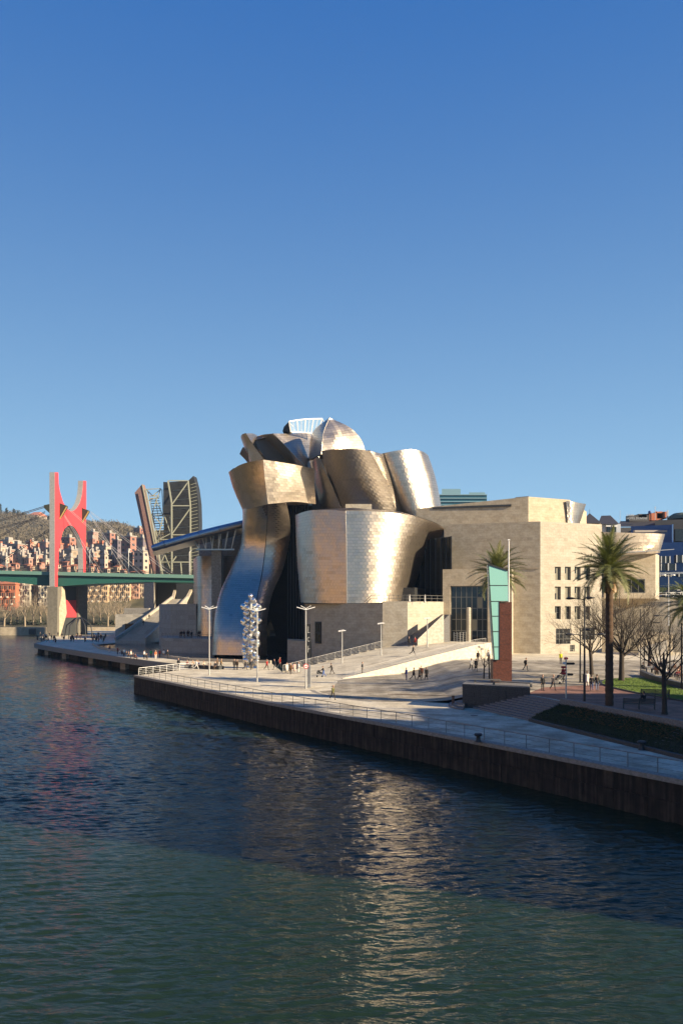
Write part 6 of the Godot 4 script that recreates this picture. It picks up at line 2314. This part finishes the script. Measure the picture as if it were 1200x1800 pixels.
func plants() -> void:
	palm(on_ground(1070, 1241), 12.4, 3.7, "tall palm with a wide crown on the red pavement near the flower bed", 0.33, 3)
	palm(P(874, 1190, 100), 13.2, 4.0, "palm whose crown spreads behind the green glass tower", 0.4, 5)
	palm(P(1214, 1224, 85), 9.9, 3.5, "palm at the right edge with only its fronds in view", 0.35, 8)
	bare_tree(on_ground(1039, 1186), 9.6, 0.24, 0.32, 9, 4, 3, "bare tree left of the palm behind the lamp posts", "bark", 0.9)
	bare_tree(on_ground(1091.5, 1198), 11.8, 0.31, 0.3, 11, 4, 3, "large bare tree on the lawn right of the palm", "bark", 0.85)
	bare_tree(on_ground(1167, 1256), 8.2, 0.2, 0.4, 9, 4, 3, "bare tree by the benches at the right, nearest of all", "bark", 0.85)
	bare_tree(on_ground(850, 1196), 4.6, 0.09, 0.36, 5, 2, 2, "young bare tree left of the glass tower", "bark", 0.6)
	bare_tree(on_ground(859.5, 1195), 4.9, 0.09, 0.4, 5, 2, 2, "slim young bare tree close to the glass tower", "bark", 0.6)
	bare_tree(on_ground(1140, 1172), 7.0, 0.2, 0.35, 6, 2, 4, "bare tree behind the cafe terrace", "bark", 0.8)
	# pale pollarded trees along the far bank
	var i := 0
	for c in [[8, 1106], [19, 1106], [31, 1105], [44.5, 1103], [59, 1106], [72, 1102], [84, 1107], [165, 1104], [177, 1102], [190, 1103], [202, 1104], [214, 1103]]:
		var D := 386.0 + 5.0 * (i % 3)
		bare_tree(Vector3((c[0] - 600.0) / FOCAL * D, 1.0, -D), rng.randf_range(14, 18), 0.42, 0.3, 6, 2, 3, "pale bare riverside tree in the row on the far bank", "pale_bark", 0.6, "bare trees along the far bank")
		i += 1
	var hb := MB.new()
	for k in 2600:
		var x := rng.randf_range(-166, -104)
		var p := Vector3(x, 1.0 + absf(rng.randfn()) * 1.3, -392.0 + rng.randfn() * 1.2)
		hb.tri(p, p + Vector3(rng.randfn(), rng.randfn(), rng.randfn()) * 0.5, p + Vector3(rng.randfn(), rng.randfn(), rng.randfn()) * 0.5)
	var sh := single("riverside_shrubs", hb, M["conifer"], "dark shrubbery behind the pale trees on the far bank", "shrubbery")
	sh.set_meta("kind", "stuff")
	# lawn with kerb
	var outline := []
	for c in [[1055.5, 1200], [1062, 1196], [1093, 1193.5], [1127, 1193], [1145, 1197], [1167, 1203], [1205, 1216], [1240, 1228], [1240, 1246], [1200, 1234], [1167, 1228], [1133, 1222], [1100, 1215], [1073, 1209], [1058, 1204]]:
		var q := on_ground(c[0], c[1])
		outline.append(Vector2(q.x, -q.z))
	var lawn := struct("lawn", sheet(outline, upper_y, 2.0, 0.1), M["lawn"])
	var bl := MB.new()
	var poly := PackedVector2Array(outline)
	var lo := Vector2(1e9, 1e9)
	var hi := -lo
	for p in poly:
		lo = lo.min(p); hi = hi.max(p)
	var cnt := 0
	while cnt < 26000:
		var p := Vector2(rng.randf_range(lo.x, hi.x), rng.randf_range(lo.y, hi.y))
		cnt += 1
		if not Geometry2D.is_point_in_polygon(p, poly):
			continue
		var g := rng.randf_range(0.7, 1.3)
		bl.tone = Color(g, g * rng.randf_range(0.9, 1.1), g)
		var b := at(p, upper_y(p) + 0.09)
		bl.tri(b, b + Vector3(rng.randf_range(-0.05, 0.05), rng.randf_range(0.05, 0.12), rng.randf_range(-0.05, 0.05)), b + Vector3(rng.randf_range(-0.05, 0.05), 0, rng.randf_range(-0.05, 0.05)))
	part("grass_blades", bl, M["grass_blade"], lawn).set_meta("kind", "stuff")
	var kb := MB.new()
	for k in outline.size():
		var a: Vector2 = outline[k]
		var b: Vector2 = outline[(k + 1) % outline.size()]
		kb.beam(at(a, upper_y(a) + 0.05), at(b, upper_y(b) + 0.05), 0.18, 0.16)
	part("kerb", kb, M["dark_stone"], lawn)

# ---- people --------------------------------------------------------------
func capsule_d(p: Vector3, a: Vector3, b: Vector3, ra: float, rb: float) -> float:
	var ab := b - a
	var t := clampf((p - a).dot(ab) / maxf(ab.length_squared(), 1e-8), 0.0, 1.0)
	return p.distance_to(a + ab * t) - lerpf(ra, rb, t)

func figure(pose: String) -> ArrayMesh:
	# one continuous skin over a posed skeleton (surface nets); bones are [from, to, r, r, region]; regions: 0 skin 1 hair 2 top 3 legs 4 shoes
	var bones := []
	var sit := pose == "sit"
	var hip := 0.46 if sit else 0.93
	var lean := {"walk": 0.04, "stride": 0.06, "stand": 0.0, "coat": 0.02, "push": 0.1, "sit": -0.03, "phone": 0.02, "bag": 0.03}.get(pose, 0.0) as float
	var neck := Vector3(0, hip + 0.52, lean)
	bones.append([Vector3(-0.075, hip + 0.02, 0), Vector3(0.075, hip + 0.02, 0), 0.115, 0.115, 3])
	bones.append([Vector3(0, hip + 0.1, 0), Vector3(0, hip + 0.36, lean * 0.8), 0.125, 0.135, 2])
	bones.append([Vector3(-0.12, hip + 0.4, lean * 0.8), Vector3(0.12, hip + 0.4, lean * 0.8), 0.105, 0.105, 2])
	bones.append([neck - Vector3(0, 0.03, 0), neck + Vector3(0, 0.08, 0.01), 0.055, 0.05, 0])
	var head := neck + Vector3(0, 0.19, 0.03)
	bones.append([head + Vector3(0, -0.06, 0.015), head + Vector3(0, 0.03, 0), 0.07, 0.088, 0])
	bones.append([head + Vector3(0, -0.01, 0.09), head + Vector3(0, -0.035, 0.105), 0.012, 0.016, 0])
	bones.append([head + Vector3(0, 0.05, -0.03), head + Vector3(0, -0.01 if pose != "coat" else -0.14, -0.055), 0.085, 0.07, 1])
	for s in [-1.0, 1.0]:
		bones.append([head + Vector3(s * 0.08, -0.02, 0.0), head + Vector3(s * 0.086, 0.01, -0.005), 0.02, 0.02, 0])
		var th := 0.0
		var shn := 0.0
		var arm := 0.12
		var fore := 0.25
		var out := 0.12
		match pose:
			"walk": th = 0.38 * s; shn = 0.38 * s - (0.5 if s < 0 else 0.1); arm = -0.4 * s; fore = -0.4 * s + 0.35
			"stride": th = 0.5 * s; shn = 0.5 * s - (0.62 if s < 0 else 0.12); arm = -0.5 * s; fore = -0.5 * s + 0.7
			"stand": th = 0.03 * s; shn = th; fore = 0.2
			"coat": th = 0.22 * s; shn = 0.22 * s - (0.3 if s < 0 else 0.05); arm = -0.15 * s; fore = 0.5
			"push": th = 0.3 * s; shn = 0.3 * s - (0.4 if s < 0 else 0.1); arm = 0.55; fore = 1.25
			"sit": th = 1.5; shn = 0.05; arm = 0.4; fore = 1.25
			"phone": th = 0.05 * s; shn = th; arm = 0.2 if s < 0 else 0.6; fore = 0.3 if s < 0 else 2.2
			"bag": th = -0.3 * s; shn = -0.3 * s - (0.4 if s > 0 else 0.1); arm = 0.3 * s; fore = 0.3 * s + 0.3
		var h := Vector3(s * 0.09, hip, 0)
		var k := h + Vector3(s * 0.01, -cos(th), sin(th)) * 0.44
		var an := k + Vector3(0, -cos(shn), sin(shn)) * 0.43
		bones.append([h, k, 0.09, 0.06, 3])
		bones.append([k, an, 0.062, 0.043, 3])
		bones.append([an + Vector3(0, -0.02, -0.03), an + Vector3(s * 0.02, -0.035, 0.16), 0.042, 0.035, 4])
		var sh := Vector3(s * 0.18, hip + 0.45, lean * 0.9)
		var el := sh + Vector3(s * out, -cos(arm), sin(arm)).normalized() * 0.29
		var wr := el + Vector3(-s * 0.1 if fore > 0.9 else s * 0.02, -cos(fore), sin(fore)).normalized() * 0.25
		var fd := (wr - el).normalized()
		bones.append([sh, el, 0.062, 0.05, 2])
		bones.append([el, wr, 0.05, 0.036, 2])
		bones.append([wr, wr + fd * 0.09, 0.034, 0.036, 0])
		for j in 4:
			var q := wr + fd * 0.09 + Vector3(0, 0, 0.024 * (j - 1.5))
			bones.append([q, q + fd * (0.085 - 0.012 * absf(j - 1.3)), 0.012, 0.01, 0])
		bones.append([wr + fd * 0.03, wr + fd * 0.09 + Vector3(0, 0, 0.05), 0.016, 0.012, 0])
	if pose == "coat":
		bones.append([Vector3(0, hip + 0.05, 0), Vector3(0, hip - 0.32, 0), 0.14, 0.19, 2])
	elif not sit:
		bones.append([Vector3(0, hip + 0.08, 0), Vector3(0, hip + 0.0, 0), 0.14, 0.135, 2])
	if pose == "bag":
		bones.append([Vector3(0, hip + 0.4, -0.17), Vector3(0, hip + 0.16, -0.19), 0.1, 0.12, 1])
	var lo := Vector3(1e9, 1e9, 1e9)
	var hi := -lo
	for b in bones:
		var r := maxf(b[2], b[3]) + 0.05
		for e in 2:
			lo = lo.min(b[e] - Vector3.ONE * r); hi = hi.max(b[e] + Vector3.ONE * r)
	var cs := 0.032
	var nx := int((hi.x - lo.x) / cs) + 2
	var ny := int((hi.y - lo.y) / cs) + 2
	var nz := int((hi.z - lo.z) / cs) + 2
	var f := PackedFloat32Array()
	f.resize(nx * ny * nz)
	f.fill(1.0)
	for b in bones:                                      # smooth minimum, bone by bone, in the cells near it only
		var r := maxf(b[2], b[3]) + 0.09
		var l0: Vector3 = ((b[0] as Vector3).min(b[1]) - Vector3.ONE * r - lo) / cs
		var l1: Vector3 = ((b[0] as Vector3).max(b[1]) + Vector3.ONE * r - lo) / cs
		var sk := 0.035 if b[2] > 0.03 else 0.012
		for z in range(maxi(0, int(l0.z)), mini(nz, int(l1.z) + 1)):
			for y in range(maxi(0, int(l0.y)), mini(ny, int(l1.y) + 1)):
				for x in range(maxi(0, int(l0.x)), mini(nx, int(l1.x) + 1)):
					var i := (z * ny + y) * nx + x
					var d := capsule_d(lo + Vector3(x, y, z) * cs, b[0], b[1], b[2], b[3])
					var e := f[i]
					var hmix := clampf(0.5 + 0.5 * (e - d) / sk, 0.0, 1.0)
					f[i] = lerpf(e, d, hmix) - sk * hmix * (1.0 - hmix)
	var vid := PackedInt32Array()
	vid.resize(nx * ny * nz)
	vid.fill(-1)
	var verts := PackedVector3Array()
	var step := [1, nx, nx * ny]
	for z in nz - 1:
		for y in ny - 1:
			for x in nx - 1:
				var i := (z * ny + y) * nx + x
				var m := 0
				for c in 8:
					if f[i + (c & 1) + ((c >> 1) & 1) * nx + (c >> 2) * nx * ny] < 0.0:
						m += 1
				if m == 0 or m == 8:
					continue
				var s := Vector3.ZERO
				var cnt := 0
				for ax in 3:
					for c in 4:
						var o := [0, 0, 0]
						o[(ax + 1) % 3] = c & 1
						o[(ax + 2) % 3] = c >> 1
						var a: int = i + o[0] + o[1] * nx + o[2] * nx * ny
						var fa := f[a]
						var fb := f[a + step[ax]]
						if (fa < 0.0) != (fb < 0.0):
							var p := Vector3(x + o[0], y + o[1], z + o[2])
							p[ax] += fa / (fa - fb)
							s += p
							cnt += 1
				vid[i] = verts.size()
				verts.append(lo + s / cnt * cs)
	var faces := []
	for z in range(1, nz - 1):
		for y in range(1, ny - 1):
			for x in range(1, nx - 1):
				var i := (z * ny + y) * nx + x
				for ax in 3:
					var a := f[i] < 0.0
					if a == (f[i + step[ax]] < 0.0):
						continue
					var u: int = step[(ax + 1) % 3]
					var w: int = step[(ax + 2) % 3]
					var q := [vid[i], vid[i - u], vid[i - u - w], vid[i - w]]
					if q.min() < 0:
						continue
					faces.append(q if not a else [q[0], q[3], q[2], q[1]])
	var norm := PackedVector3Array()
	norm.resize(verts.size())
	var region := PackedInt32Array()
	for p in verts:
		var best := 1e9
		var reg := 0
		for b in bones:
			var d := capsule_d(p, b[0], b[1], b[2], b[3])
			if d < best:
				best = d; reg = b[4]
		region.append(reg)
	for q in faces:
		var m: Vector3 = (verts[q[2]] - verts[q[0]]).cross(verts[q[1]] - verts[q[3]])
		for k in 4:
			norm[q[k]] += m
	var out := ArrayMesh.new()
	for g in 5:
		var mb := MB.new()
		for q in faces:
			if region[q[0]] != g:
				continue
			for t in [[0, 1, 2], [0, 2, 3]]:
				for k in t:
					mb.v.append(verts[q[k]]); mb.n.append(norm[q[k]].normalized()); mb.c.append(Color.WHITE)
		if mb.v.size() == 0:
			mb.tri(verts[0], verts[0], verts[0])
		var arr := []
		arr.resize(Mesh.ARRAY_MAX)
		arr[Mesh.ARRAY_VERTEX] = mb.v
		arr[Mesh.ARRAY_NORMAL] = mb.n
		out.add_surface_from_arrays(Mesh.PRIMITIVE_TRIANGLES, arr)
	return out

var figures := {}
var cloth := {}

func cloth_mat(hex: String) -> Material:
	if not cloth.has(hex):
		cloth[hex] = mat("cloth_" + hex, Color(hex).srgb_to_linear(), 0.85)
	return cloth[hex]

func person(o: Vector3, pose: String, turn: float, top: String, legs: String, hair: String, label: String, group := "", tall := 1.0) -> MeshInstance3D:
	if not figures.has(pose):
		figures[pose] = figure(pose)
	var p := MeshInstance3D.new()
	p.name = numbered("person")
	p.mesh = figures[pose]
	add_child(p)
	var ms := [M["skin"], M["hair_" + hair], cloth_mat(top), cloth_mat(legs), M["shoe"]]
	for i in 5:
		p.set_surface_override_material(i, ms[i])
	p.transform = Transform3D(Basis(Vector3.UP, turn).scaled(Vector3.ONE * tall), o)
	tag(p, label, "person", group)
	return p

func people() -> void:
	# [px, foot py, pose, turn in degrees (0 faces the camera, 90 faces right), top, legs, hair, label]
	for s in [
		[585, 1231, "walk", 35, "5a5a34", "2c2a26", "brown", "person in an olive coat walking alone on the shaded promenade edge"],
		[636.5, 1186, "stand", 80, "2b2b2e", "33302c", "dark", "lone person in dark clothes where the ramp railing begins"],
		[714, 1195.5, "stand", -60, "2f3f7a", "2a3050", "dark", "person in a blue jacket, left end of the group on the plaza"],
		[726.5, 1197, "walk", 60, "3a2c24", "23211f", "brown", "person in brown walking second in the plaza group"],
		[737, 1196, "coat", 40, "1f1e20", "1d1d1f", "dark", "person in a long black coat in the middle of the plaza group"],
		[740.5, 1193, "stand", -20, "5a3020", "2a2725", "brown", "person in reddish brown standing at the back of the plaza group"],
		[749, 1196, "coat", 20, "141416", "1a1a1c", "dark", "person in black at the right end of the plaza group"],
		[725.5, 1152.5, "stride", 70, "1a1a1d", "15151a", "dark", "person in black striding on the ramp below the terrace stair"],
		[718.5, 1137, "stand", 0, "17171a", "1c1c20", "dark", "person in black at the foot of the terrace stair"],
		[728.5, 1137, "bag", 150, "b01818", "1c1c20", "dark", "person in a bright red jacket at the foot of the terrace stair"],
		[827.5, 1180, "walk", 20, "c8c4bc", "24242a", "dark", "person in a white and dark jacket left of the young trees"],
		[836, 1180.5, "coat", 10, "121214", "121214", "dark", "person in a long black coat beside the white-jacketed one"],
		[839.5, 1164, "stand", -30, "221a18", "1d1d20", "dark", "person in dark brown behind the young bare tree before the ramp wall"],
		[858.5, 1163, "stand", -30, "d8d4cc", "2a2a2e", "dark", "person in white behind the slim young tree before the ramp wall"],
		[923.5, 1179.5, "bag", 110, "1c2024", "22262c", "dark", "person with a backpack walking between the glass tower and the window wall"],
		[953, 1214.5, "stand", 10, "191b1f", "15161a", "dark", "person in a dark open jacket on the red pavement, left of the pair"],
		[971.5, 1214.5, "walk", 15, "3c3a3e", "1b1b20", "brown", "person in a patterned dark top on the red pavement, right of the pair"],
		[990, 1201, "push", -60, "22242c", "1c1c22", "dark", "person in dark clothes pushing a pram behind the signpost"],
		[984.8, 1166.5, "stand", 0, "c8c020", "24262c", "dark", "person in a bright yellow jacket by the museum's window wall"],
		[1031, 1206.5, "coat", 170, "d8d2c8", "cfc6bc", "brown", "person dressed all in white near the tall lamp post"],
		[1039, 1215, "walk", 165, "221f22", "3a4c70", "dark", "person in a dark jacket and jeans, left of two walking away"],
		[1048.5, 1215, "bag", 165, "1f2a22", "5a6880", "dark", "person in a dark green jacket and pale jeans walking near the lawn"],
		[469, 1178.5, "walk", 60, "a01c1c", "2a2224", "dark", "person in a red coat walking in front of the pond edge"],
		[483, 1177.5, "walk", -70, "2a2a30", "28303c", "dark", "person in dark clothes between the two red coats by the pond"],
		[491.5, 1174, "bag", 120, "b02018", "3c3430", "brown", "person in a red jacket by the lower end of the ramp railing"],
		[504, 1184.5, "coat", 30, "d2cabd", "8a8070", "brown", "person in a cream coat, left of the pale group near the bannered lamp"],
		[511, 1185.5, "stand", -20, "7a5530", "4a3826", "brown", "person in a tan jacket in the pale group near the bannered lamp"],
		[517.5, 1184.5, "coat", 200, "c9a59a", "b0a49a", "brown", "person in a pinkish coat in the pale group near the bannered lamp"],
		[525, 1182.5, "stand", 90, "dcd8d0", "c8c4bc", "dark", "person in white at the right of the pale group near the bannered lamp"],
		[568.5, 1190.5, "push", -80, "202024", "3c5c9c", "dark", "person in a black top and blue jeans behind a pram on the plaza"],
		[583, 1186, "push", -100, "26221f", "211f1d", "dark", "person in dark clothes leaning forward right of the pram"],
		[412, 1177.5, "stand", 20, "2a2420", "242224", "dark", "person in dark brown, left of two in front of the leaning tower"],
		[417, 1177.5, "stand", -20, "4a3826", "5a4a34", "brown", "person in tan trousers, right of two in front of the leaning tower"],
		[431.5, 1178, "walk", 60, "1e1e22", "2a2c34", "dark", "person in black just left of the steel ball column"],
		[441.5, 1178, "bag", 20, "2a2e34", "3a3a40", "dark", "person in dark grey right at the foot of the steel ball column"],
		[388.5, 1176.5, "walk", 100, "9a7a4c", "3a3630", "brown", "person in a tan coat right of the leftmost lamp post"],
		[382, 1174, "stand", 60, "5a4634", "2f2d2c", "dark", "person in brown at the end of the dark stone seat"],
		[345.5, 1178, "stride", 80, "d8d4cc", "d0ccc6", "dark", "person all in white walking past the dark stone seat"],
		[314, 1176, "stand", 0, "1b1d22", "20242c", "dark", "person in dark clothes leaning at the short platform railing"],
		[193, 1147.5, "stand", 30, "6a3028", "c8bcb4", "dark", "person in a dark red top alone on the lit walkway"],
		[253.5, 1158, "stand", 160, "e6e2da", "1d1d22", "dark", "person in a white hood standing on the walkway"],
		[265.5, 1156, "stand", 170, "0f8a50", "1c2a24", "dark", "person in a bright green jacket standing on the walkway"],
		[274, 1159, "stand", 20, "c06a4a", "d8ccc4", "brown", "person in an orange top on the walkway right of the green jacket"],
		[281, 1156, "stand", -30, "9a1c1c", "2a2020", "dark", "person in a dark red jacket on the walkway"],
		[288, 1156, "stand", 190, "e8e2d8", "b08a50", "dark", "person in a white top and tan trousers on the walkway"],
		[295, 1158, "stand", 0, "15171c", "1a1c22", "dark", "person in black at the right of the walkway group"],
		[258, 1160, "sit", 20, "22232a", "1a1b20", "dark", "person in black crouched on the walkway before the white hood"],
		[252.5, 1100, "walk", 160, "16181c", "15171c", "dark", "dark figure low on the broad bridge stair"],
		[262.5, 1089, "walk", 160, "16181c", "15171c", "dark", "dark figure higher on the broad bridge stair"],
	]:
		person(on_ground(s[0], s[1]) if s[1] > 1110 else stair_spot(s[0], s[1]), s[2], deg_to_rad(s[3]), s[4], s[5], s[6], s[7], "", rng.randf_range(0.96, 1.04))
	var sitters := ["7a2a1c", "d8d0c4", "5a2018", "e0dcd4", "24262c", "8a6a50", "c4b8ac", "2a2024", "6a3a2c"]
	for k in sitters.size():
		person(on_ground(207 + 3.9 * k, 1150.5 + 1.2 * k) + Vector3(0, 0.02, 0), "sit" if k % 3 else "stand", deg_to_rad(150 - 40 * (k % 4)), sitters[k], ["2a2c34", "3a3a44", "1c1d22"][k % 3], ["dark", "brown"][k % 2], "%s-clad person, %s in the row resting on the sunlit walkway" % [["rust", "cream", "dark red", "white", "black", "tan", "pale", "purple", "brown"][k], ["first", "second", "third", "fourth", "fifth", "sixth", "seventh", "eighth", "last"][k]])
	var seat := ["6a2420", "a07c50", "3a4a7a", "c8b8a0", "7a5a3c", "2a2a30"]
	for k in 6:
		person(Vector3(-26.4 + 1.05 * k, 0.1, -(136.6 - 0.6 * k)), "sit", deg_to_rad(25 - 20 * (k % 3)), seat[k], ["2a2c34", "4a3a2c"][k % 2], ["dark", "brown"][k % 2], "person in %s sitting %s on the long dark seat" % [["dark red", "tan", "blue", "cream", "brown", "black"][k], ["at the left end", "second from the left", "left of the middle", "right of the middle", "second from the right", "at the right end"][k]])
	for k in 46:
		var px := 66.0 + 122.0 * pow(rng.randf(), 0.85)
		var py := lerpf(1119.0, 1113.0, (px - 66.0) / 122.0) + rng.randf_range(0.0, 13.0) + (px - 66.0) * 0.03
		var q := on_ground(px, py)
		person(q, ["stand", "walk", "coat", "bag", "phone"][k % 5], rng.randf() * TAU, ["1a1c22", "22242c", "2a2226", "1c2430", "33302e", "3a2420"][k % 6], ["15161a", "1c2028"][k % 2], "dark", "dark-clad person in the shaded crowd at the walkway's far end", "shaded crowd at the walkway's far end")
	for k in 9:
		var q := XD([317, 319.5, 323, 325, 330, 332, 337, 349, 352][k], 189.5 - 0.3 * k + 3.0 * (k % 3))
		person(at(q, yat(1122, 187)), ["stand", "coat", "phone"][k % 3], rng.randf() * TAU, ["2a1418", "14161c", "1f2430", "3a1818"][k % 4], "15161a", "dark", "dark-clad person standing on the shaded pond terrace", "people on the shaded pond terrace")
	person(on_ground(1130.5, 1240) + Vector3(0, -0.02, 0), "sit", PI + 0.25, "101114", "14151a", "dark", "person in black sitting on the bench, seen from behind")
	pram(on_ground(561.5, 1190.5), "dark pram pushed across the plaza", PI / 2)
	pram(on_ground(981, 1203), "pram with dark hood behind the signpost", -PI / 2 + 0.4)

func stair_spot(px: float, py: float) -> Vector3:
	var D := 230.0
	while D < 276.0:
		var f := (D - 231.0) / 45.0
		var y := 0.6 + (yat(1053, 276) - 0.6) * pow(clampf(f, 0.01, 1.0), 1.05)
		if P(px, py, D).y <= y:
			return Vector3(P(px, py, D).x, y, -D)
		D += 0.2
	return P(px, py, 250)

func pram(o: Vector3, label: String, turn: float) -> void:
	var t := thing("pram", label, "pram", o, turn)
	var b := MB.new()
	b.slab([Vector3(0.22, 0.5, -0.4), Vector3(0.22, 0.85, -0.42), Vector3(0.22, 1.05, -0.2), Vector3(0.22, 1.02, 0.02), Vector3(0.22, 0.78, 0.12), Vector3(0.22, 0.72, 0.45), Vector3(0.22, 0.5, 0.42)], Vector3(-0.44, 0, 0))
	part("seat_and_hood", b, M["black_paint"], t)
	var f := MB.new()
	for x in [-0.24, 0.24]:
		f.beam(Vector3(x, 0.12, -0.35), Vector3(x, 0.6, 0.2), 0.03)
		f.beam(Vector3(x, 0.12, 0.4), Vector3(x, 1.05, -0.55), 0.03)
	f.beam(Vector3(-0.24, 1.05, -0.55), Vector3(0.24, 1.05, -0.55), 0.035)
	part("frame", f, M["galvanised"], t)
	for x in [-0.26, 0.26]:
		for z in [-0.35, 0.4]:
			var w := MB.new()
			w.tube([Vector3(x - 0.02, 0.13, z), Vector3(x + 0.02, 0.13, z)], [0.13, 0.13], 10)
			part("wheel", w, M["black_paint"], t)

# ---- cafe terrace at the right --------------------------------------------
func cafe() -> void:
	var lw := MB.new()
	var arc := []
	for c in [[1127, 1187], [1136, 1192], [1148, 1197], [1163, 1201], [1180, 1206], [1210, 1213]]:
		var q := on_ground(c[0], c[1])
		arc.append(Vector2(q.x, -q.z))
	for i in arc.size() - 1:
		lw.beam(at(arc[i], upper_y(arc[i]) + 0.3), at(arc[i + 1], upper_y(arc[i + 1]) + 0.3), 0.5, 0.65)
	single("terrace_wall", lw, M["dark_stone"], "low curved dark wall between the lawn and the cafe terrace", "wall")
	for k in 7:
		var p: Vector2 = split(arc, 1.7)[k + 1]
		var m := MB.new()
		m.lathe(at(p + Vector2(0.1, -0.5), upper_y(p)), [Vector2(0.16, 0), Vector2(0.2, 0.42), Vector2(0.17, 0.45), Vector2(0, 0.45)], 10)
		single("flower_pot", m, M["white_wall"], "small pale pot in the row along the curved dark terrace wall", "pot", "pots along the terrace wall")
	var i := 0
	for c in [[1140, 1182], [1153, 1185], [1166, 1186], [1180, 1190], [1193, 1196], [1150, 1175], [1172, 1178], [1190, 1183]]:
		var g := on_ground(c[0], c[1])
		var t := thing("cafe_table", "round dark cafe table on the terrace at the right edge", "table", g, 0.0, "cafe tables on the terrace")
		var m := MB.new()
		m.lathe(Vector3.ZERO, [Vector2(0.25, 0), Vector2(0.04, 0.05), Vector2(0.04, 0.7), Vector2(0.42, 0.71), Vector2(0.42, 0.74), Vector2(0, 0.745)], 14)
		part("table_top", m, M["chair_wood"] if i % 2 else M["galvanised"], t)
		for s in 2:
			var a := 0.9 + PI * s + i
			var e := g + Vector3(cos(a) * 0.8, 0, sin(a) * 0.8)
			var ch := thing("cafe_chair", "dark cafe chair drawn up to a table on the terrace", "chair", e, -a - PI / 2, "cafe chairs on the terrace")
			var cm := MB.new()
			cm.box(Vector3(0, 0.45, 0), Vector3(0.42, 0.04, 0.42))
			part("seat", cm, M["chair_wood"], ch)
			var bm := MB.new()
			bm.box(Vector3(0, 0.72, -0.2), Vector3(0.42, 0.36, 0.03))
			part("backrest", bm, M["chair_wood"], ch)
			for x in [-0.18, 0.18]:
				for z in [-0.18, 0.18]:
					var l := MB.new()
					l.beam(Vector3(x, 0, z), Vector3(x, 0.44, z), 0.035)
					part("leg", l, M["dark_metal"], ch)
			if (i + s) % 3 != 2:
				person(e, "sit", -a - PI / 2, ["c8c4be", "23252c", "7a2a28", "34303a", "d0b8a8", "1a1a1e"][(i * 2 + s) % 6], ["22242c", "3a3c48"][s], ["dark", "brown"][i % 2], "person seated at a table on the crowded cafe terrace", "guests on the cafe terrace")
		i += 1
